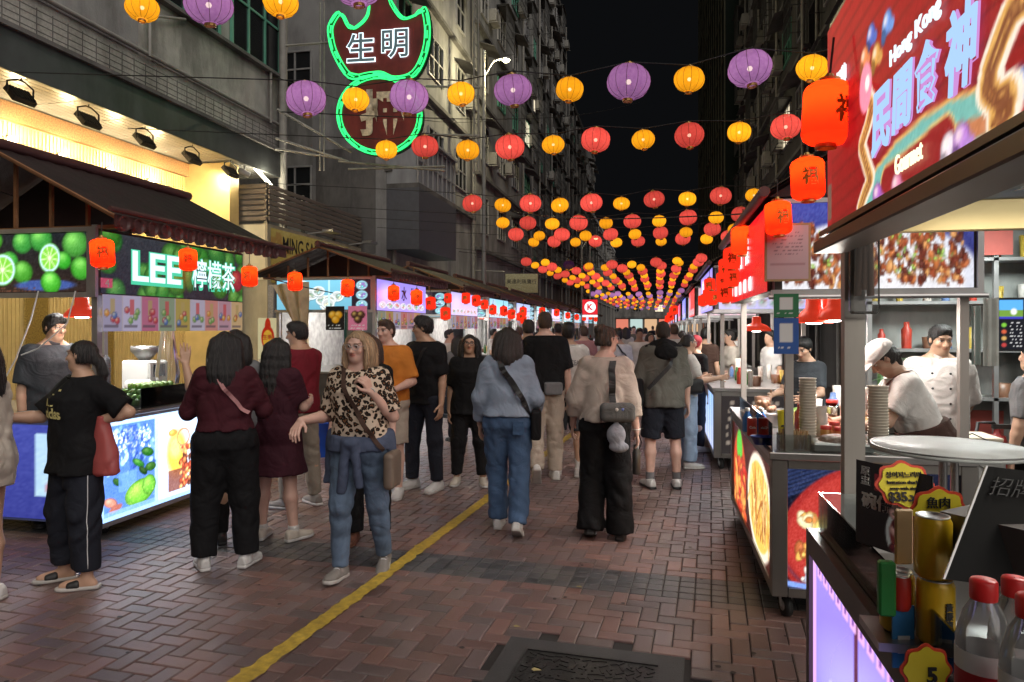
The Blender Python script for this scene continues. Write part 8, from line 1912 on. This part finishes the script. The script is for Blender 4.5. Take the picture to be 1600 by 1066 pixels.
# -- white tee man with back print
I = person('man in white tee with arched grey lettering on the back', foot_at(888, 742), -6, 1.74, 'm', .1, SK_B, dict(style='short', m=H_['black'], vol=.004), (0, .02, 1), (-5, 0, 0), None, {'L': ((-.06, .1, -1), (-.02, -.05, -1)), 'R': ((.05, -.05, -1), (.02, -.12, -1))}, dict(m=K_['white'], sleeve=.85, ease=.028, hem=.86, loose=.7, sr=.02), dict(m=K_['charcoal'], len=.98, r=(.11, .10, .1), name='shorts'), dict(m=SH['white'], sole=SH['white']), seed=16, socks=(K_['white'], .3))
decal(I, 'THE OCEAN', cloth('print_grey', (.25, .25, .25)), I['TP'](.02, -.2, 1.27), I['Rt'], I['U'], w=.28, h=.06, bold=.03)
# -- beige shirt woman
I = person('woman in beige shirt and wide black trousers looking right', foot_at(945, 838), -6, 1.70, 'f', .12, SK_C, dict(style='bun', m=H_['brown'], sc=(.06, .035, .02), amp=.006, side=.0, line=.045), (0, .03, 1), (-58, 2, 0), {'L': ((-.30, -.02, -.95), (-.1, .45, -.85)), 'R': ((.24, -.04, -1), (.16, .05, -1))}, {'L': ((-.02, .16, -1), (-.05, -.3, -1)), 'R': ((.04, -.06, -1), (.03, -.08, -1))}, dict(m=K_['beige'], sleeve=1.55, ease=.03, hem=.93, loose=.85, sr=.035, wr=.013), dict(m=K_['black'], len=2.08, r=(.108, .108, .112), ease=.014, wr=.010), dict(m=SH['black'], sole=SH['black'], dir={'L': (0, 18), 'R': (-6, 0)}), seed=17)
glasses(I)
rb = ribbon(I, [I['TP'](.07, .03, 1.47), I['TP'](.05, -.18, 1.33), I['TP'](.055, -.22, 1.05)], .052, None, n=26); SB_ = world_obj(I, 'sling_bag', rb, CH['black']); tag(SB_, 'grey sling bag with badges on the back of the beige shirt', 'bag')
vq = rbox(I['TP'](.09, -.225, 1.01), I['M'], (.135, .055, .072), .04, .008, .005, 4); worn(I, 'pouch', vq, cloth('sling_grey', (.12, .12, .115)), parent=SB_)
for k, c in enumerate(((.6, .6, .6), (.1, .1, .12), (.65, .6, .55), (.15, .2, .5), (.5, .55, .6))): MB().lathe([(.001, .0), (.013, 0), (.013, .004), (.001, .005)], I['TP'](-.01 + k * .046, -.281 + abs(k - 2) * .006, 1.035), 12, cap=False, axis=-I['Fw']).build('badge', mat('badge%d' % k, c, .3), SB_)
# grey cap clipped under the bag
f = Field([axis(I['TP'](.09, -.25, .85)[i] - .17, I['TP'](.09, -.25, .85)[i] + .17, .008) for i in range(3)]); c0 = I['TP'](.08, -.225, .84); f.ell(c0, np.eye(3), (.07, .05, .085), .01); f.ell(c0 + V3(.02, -.01, -.09), np.eye(3), (.075, .035, .04), .02); f.cone(c0 + V3(0, 0, .07), c0 + V3(.0, .01, .12), .02, .012, .01); f.wrinkle(.004, 3, 60)
o = worn(I, 'grey_cap', f.mesh(), cloth('cap_grey', (.30, .31, .35)), 'pale grey cap hanging below the sling bag', 'cap')
bt = local_to_world(I, I['arm']['R'][2]) + Vector((.0, .0, -.34)); b = empty('flask', bt, 0, 'slim dark steel flask carried by the woman in beige', 'bottle'); MB().lathe([(.03, 0), (.033, .005), (.033, .17), (.024, .19), (.024, .23), (.001, .235)], (0, 0, 0), 16, cap=False).build('body', CH['darksteel'], b); MB().tube([(.025, 0, .2), (.04, 0, .25), (.02, 0, .31)], .004, 5).build('loop', CH['black'], b)
MB().tube([Vector(I['arm']['R'][2]) + Vector((.03 * math.cos(t), .03 * math.sin(t), .012)) for t in [i / 12 * 6.283 for i in range(12)]], .004, 5, closed=True).build('bracelet', CH['white'], I['obj'])
# -- olive jacket man
I = person('man in olive grey jacket with black hood and dark shorts', foot_at(1036, 762), 2, 1.75, 'm', .38, SK_C, dict(style='buzz', m=H_['buzz']), (0, .02, 1), (-6, 2, 0), {'L': ((-.24, .06, -.95), (-.05, .7, -.7)), 'R': ((.22, -.02, -1), (.12, .14, -1))}, {'L': ((-.09, .04, -1), (-.02, -.05, -1)), 'R': ((.09, .02, -1), (.02, -.07, -1))}, dict(m=K_['olive'], sleeve=1.25, ease=.035, hem=.82, loose=.75, sr=.022, wr=.010), dict(m=K_['navy'], len=.95, r=(.108, .102, .1), name='shorts'), dict(m=SH['white'], sole=SH['black'], trim=CH['black'], dir={'L': (10, 0), 'R': (-12, 0)}), seed=18, socks=(K_['grey'], .22))
f = Field([axis(I['nb'][i] - .28, I['nb'][i] + .28, .011) for i in range(3)]); TP = I['TP']
f.cone(TP(-.16, -.02, 1.44), TP(0, -.09, 1.44), .05, .07, .04); f.cone(TP(.16, -.02, 1.44), TP(0, -.09, 1.44), .05, .07, .04); f.cone(TP(-.09, -.03, 1.48), TP(0, -.075, 1.50), .045, .05, .03); f.cone(TP(.09, -.03, 1.48), TP(0, -.075, 1.50), .045, .05, .03); f.ell(TP(0, -.13, 1.40), I['M'], (.12, .055, .075), .03); f.wrinkle(.008, 3, 34); worn(I, 'hood', f.mesh(), K_['black'], parent=I['obj'])
rb = ribbon(I, [I['TP'](.10, -.10, 1.45), I['TP'](.02, -.24, 1.28), I['TP'](-.2, -.2, 1.04)], .04, None); SB_ = world_obj(I, 'sling_bag', rb, CH['black']); tag(SB_, 'black sling bag worn under the arm of the man in the olive jacket', 'bag'); worn(I, 'pouch', rbox(I['TP'](-.27, -.02, 1.0), I['M'], (.05, .1, .14), .03, .011, .004, 3), K_['black2'], parent=SB_)
# -- woman at the right cart
I = person('woman in white top and pale jeans buying at the right carts', foot_at(1072, 730), -78, 1.60, 'f', .1, SK_A, dict(style='pony', m=H_['black'], len=.2, side=.0), (0, .03, 1), (-6, 6, 0), {'R': ((.2, .3, -.85), (.1, .95, .15)), 'L': ((-.2, .2, -.9), (.1, .95, .1))}, None, dict(m=K_['white'], sleeve=.8, ease=.02, hem=.9), dict(m=K_['palejeans'], len=1.97, r=(.1, .09, .09)), dict(m=SH['white'], sole=SH['white']), seed=19)
glasses(I); worn(I, 'shoulder_bag', rbox(I['TP'](.2, .0, .98), I['M'], (.05, .11, .09), .04, .012, .004, 3), CH['black'], 'black handbag at the hip of the woman in pale jeans', 'bag')
person('child in a red cap near the right carts', at_depth(1086, 9.4), -60, 1.56, 'm', .1, SK_A, dict(style='buzz', m=mat('cap_redcloth', (.35, .02, .03), .7), vol=.008), top=dict(m=K_['black'], sleeve=.7), bottom=dict(m=K_['navy']), shoes=dict(m=SH['white']), near=False, seed=20)
person('dark haired man beyond the red cap at the right carts', at_depth(1102, 10.5), -50, 1.68, 'm', .1, SK_A, dict(style='short', m=H_['black']), top=dict(m=K_['brown'], sleeve=.7), bottom=dict(m=K_['navy']), shoes=dict(m=SH['white']), near=False, seed=21)
# -- middle distance
I = person('man in white tee with thin black strap in the middle distance', at_depth(966, 11), 8, 1.66, 'm', .1, SK_B, dict(style='short', m=H_['black']), top=dict(m=K_['white'], sleeve=.7, loose=.7, ease=.025), bottom=dict(m=K_['grey'], len=.9, name='shorts'), shoes=dict(m=SH['white']), near=False, seed=22); rb = ribbon(I, [I['TP'](-.1, -.05, 1.45), I['TP'](.05, -.2, 1.25), I['TP'](.18, -.15, 1.0)], .025, None); tag(world_obj(I, 'bag_strap', rb, CH['black']), 'thin black strap across the distant white tee', 'strap')
person('bearded man in white jersey facing the viewer in the distance', at_depth(999, 13), 176, 1.66, 'm', .1, SK_D, dict(style='short', m=H_['black'], vol=.006), top=dict(m=K_['white'], sleeve=.8, ease=.025), bottom=dict(m=K_['navy']), shoes=dict(m=SH['white']), near=False, seed=23)
crowd = [(716, 10.2, 20, 'f', 'grey', 'woman in grey at the left stalls behind the round glasses'), (792, 12.5, 60, 'f', 'brown', 'distant woman in brown near the left stalls'), (812, 15, 20, 'm', 'white', 'distant man in white beyond the tall man'), (838, 16, -160, 'f', 'sand', 'distant woman in sand beige facing this way'), (872, 13, 10, 'm', 'grey', 'distant man in grey walking away by the left stalls'), (913, 12, 20, 'm', 'pink', 'distant person in pink behind the hair bun'), (938, 17, 170, 'f', 'white', 'far woman in white facing this way'), (978, 18, 0, 'f', 'cream', 'far woman in cream amid the crowd'), (990, 23, 180, 'm', 'olive', 'far man in olive facing this way'), (1008, 19, 0, 'm', 'beige', 'far man in beige walking away'), (1016, 15, -170, 'f', 'black', 'distant woman in black left of the olive jacket'), (1054, 12, 0, 'm', 'white', 'distant man in white right of the olive jacket'), (1066, 14, -40, 'f', 'grey', 'distant woman in grey near the right carts'), (1028, 26, 0, 'm', 'white', 'tiny far man in white at the street end'), (968, 28, 0, 'f', 'wine', 'tiny far woman in wine red at the street end'), (985, 32, 0, 'm', 'black', 'tiny far man in black at the street end'), (1003, 35, 180, 'f', 'cream', 'tiny far woman in cream at the street end'), (1020, 38, 0, 'm', 'navy', 'tiny far man in navy at the street end')]
for k, (u, d, yw, sx, c, lab) in enumerate(crowd):
    person(lab, at_depth(u, d), yw, 1.60 + .16 * ((k * 37) % 10) / 10 + (.03 if sx == 'm' else -.04), sx, .05 + .3 * ((k * 13) % 7) / 7, [SK_A, SK_B, SK_C][k % 3], dict(style='short' if sx == 'm' else 'long', m=[H_['black'], H_['dark'], H_['brown']][k % 3 if k % 4 else 0], len=.25, front=0), top=dict(m=K_[c], sleeve=.8, ease=.025), bottom=dict(m=K_[['navy', 'black', 'khaki', 'denim'][k % 4]]), shoes=dict(m=SH['white' if k % 2 else 'black']), near=False, face=d < 18, seed=40 + k, legs={'L': ((-.04, .14, -1), (0, -.03, -1)), 'R': ((.04, -.08, -1), (0, -.2, -1))} if k % 2 else None, group='crowd further down the street')
# -- stall workers on the right
I = person('woman in white cap and white tee bending over paper bowls', (1.70, 4.95, 0), 78, 1.66, 'f', .15, SK_A, dict(style='pony', m=H_['dark'], len=.30, side=-.005, line=.04, up=.0), (.02, .42, 1), (4, 24, 0), {'L': ((-.15, .5, -.85), (.15, .95, -.25)), 'R': ((.2, .5, -.8), (-.1, .95, -.2))}, None, dict(m=K_['white'], sleeve=.75, ease=.025, hem=.9, loose=.6, sr=.02), dict(m=K_['brown']), dict(m=SH['black']), seed=60)
f = Field([axis(I['hc'][i] - .22, I['hc'][i] + .22, .008) for i in range(3)]); HP = I['HP']; f.ell(HP(0, -.01, .05), I['HM'], (.092, .11, .085), .01); n = -np.array(I['HM'][2]); f.plane(HP(0, 0, .035), n); f.ell(HP(0, .13, .04), I['HM'], (.075, .075, .012), .012); worn(I, 'cap', f.mesh(), K_['white'], parent=I['obj'])
f = Field([axis(I['TP'](0, 0, 1.0)[i] - .32, I['TP'](0, 0, 1.0)[i] + .32, .011) for i in range(3)]); f.loft(I['TP'](0, 0, .9 * I['s']), I['M'], np.array([-.06, 0, .12, .17]), np.array([.235, .225, .205, .2]), np.array([.185, .18, .165, .16]), None, .02); f.wrinkle(.008, 2, 30); worn(I, 'apron', f.mesh(), cloth('apron_brown', (.06, .032, .025)), parent=I['obj'])
for x in (-.07, .07):
    rb = ribbon(I, [I['TP'](x, -.08, 1.44), I['TP'](x * 1.1, .16, 1.36), I['TP'](x, .2, 1.1)], .022, None, n=16); rb.build('apron_strap', cloth('apron_brown', (.06, .032, .025)), I['obj'])
MB().tube([Vector(I['arm']['L'][2]) + Vector((.034 * math.cos(t), -.01, .034 * math.sin(t))) for t in [i / 14 * 6.283 for i in range(14)]], .006, 5, closed=True).build('wristband', CH['white'], I['obj'])
I = person('cook in white double breasted jacket standing behind the cart', at_depth(1466, 5.3), 158, 1.70, 'm', .25, SK_B, dict(style='short', m=H_['black'], vol=.004), (0, 0, 1), (16, 14, 0), {'L': ((-.2, -.3, -.9), (.3, -.5, -.8)), 'R': ((.2, -.3, -.9), (-.3, -.5, -.8))}, None, dict(m=cloth('chef', (.55, .51, .48)), sleeve=1.0, ease=.03, hem=.78, loose=.7, sr=.03, collar=cloth('chef', (.55, .51, .48)), name='shirt'), dict(m=K_['black']), dict(m=SH['black']), seed=61)
T_ = bvh(I)
for r in range(4):
    for x in (-.055, .06):
        hit, n2, _, _ = T_.ray_cast(Vector(I['TP'](x, .5, 1.32 - r * .11)), Vector(-I['Fw']), 1)
        if hit: MB().lathe([(.001, 0), (.009, 0), (.008, .004), (.001, .005)], hit, 8, cap=False, axis=n2).build('button', CH['black'], I['obj'])
person('vendor in dark shirt working inside the second right cart', at_depth(1264, 6.75), 130, 1.60, 'f', .1, SK_A, dict(style='short', m=H_['black'], vol=.012), (0, .12, 1), (0, 22, 0), {'L': ((-.2, .4, -.85), (.1, .95, -.1)), 'R': ((.2, .4, -.85), (-.1, .95, -.1))}, None, dict(m=K_['charcoal'], sleeve=.8), dict(m=K_['black']), dict(m=SH['black']), seed=62)
person('person in grey shirt cut by the right edge behind the near cart', at_depth(1622, 4.7), 20, 1.58, 'm', .1, SK_A, dict(style='short', m=H_['black']), top=dict(m=K_['grey'], sleeve=.8, hem=.86), bottom=dict(m=K_['black']), shoes=dict(m=SH['black']), near=False, seed=63)
for k, (u, d, yw, c, lab) in enumerate(((1206, 10.2, 100, 'white', 'vendor in white inside the third right cart'), (1143, 10.6, 80, 'cream', 'vendor in cream at the rear of the third right cart'), (1150, 14.8, 90, 'white', 'vendor in white inside the fourth right cart'), (700, 13.0, -100, 'cream', 'vendor in cream inside the dessert stall'), (560, 11.6, -120, 'bluegrey', 'vendor in blue grey inside the dessert stall'), (770, 17.5, -100, 'white', 'vendor in white inside a left stall further on'))):
    person(lab, at_depth(u, d), yw, 1.64, 'm', .1, SK_A, dict(style='short', m=H_['black']), top=dict(m=K_[c], sleeve=.8), bottom=dict(m=K_['black']), shoes=dict(m=SH['black']), near=False, seed=70 + k)
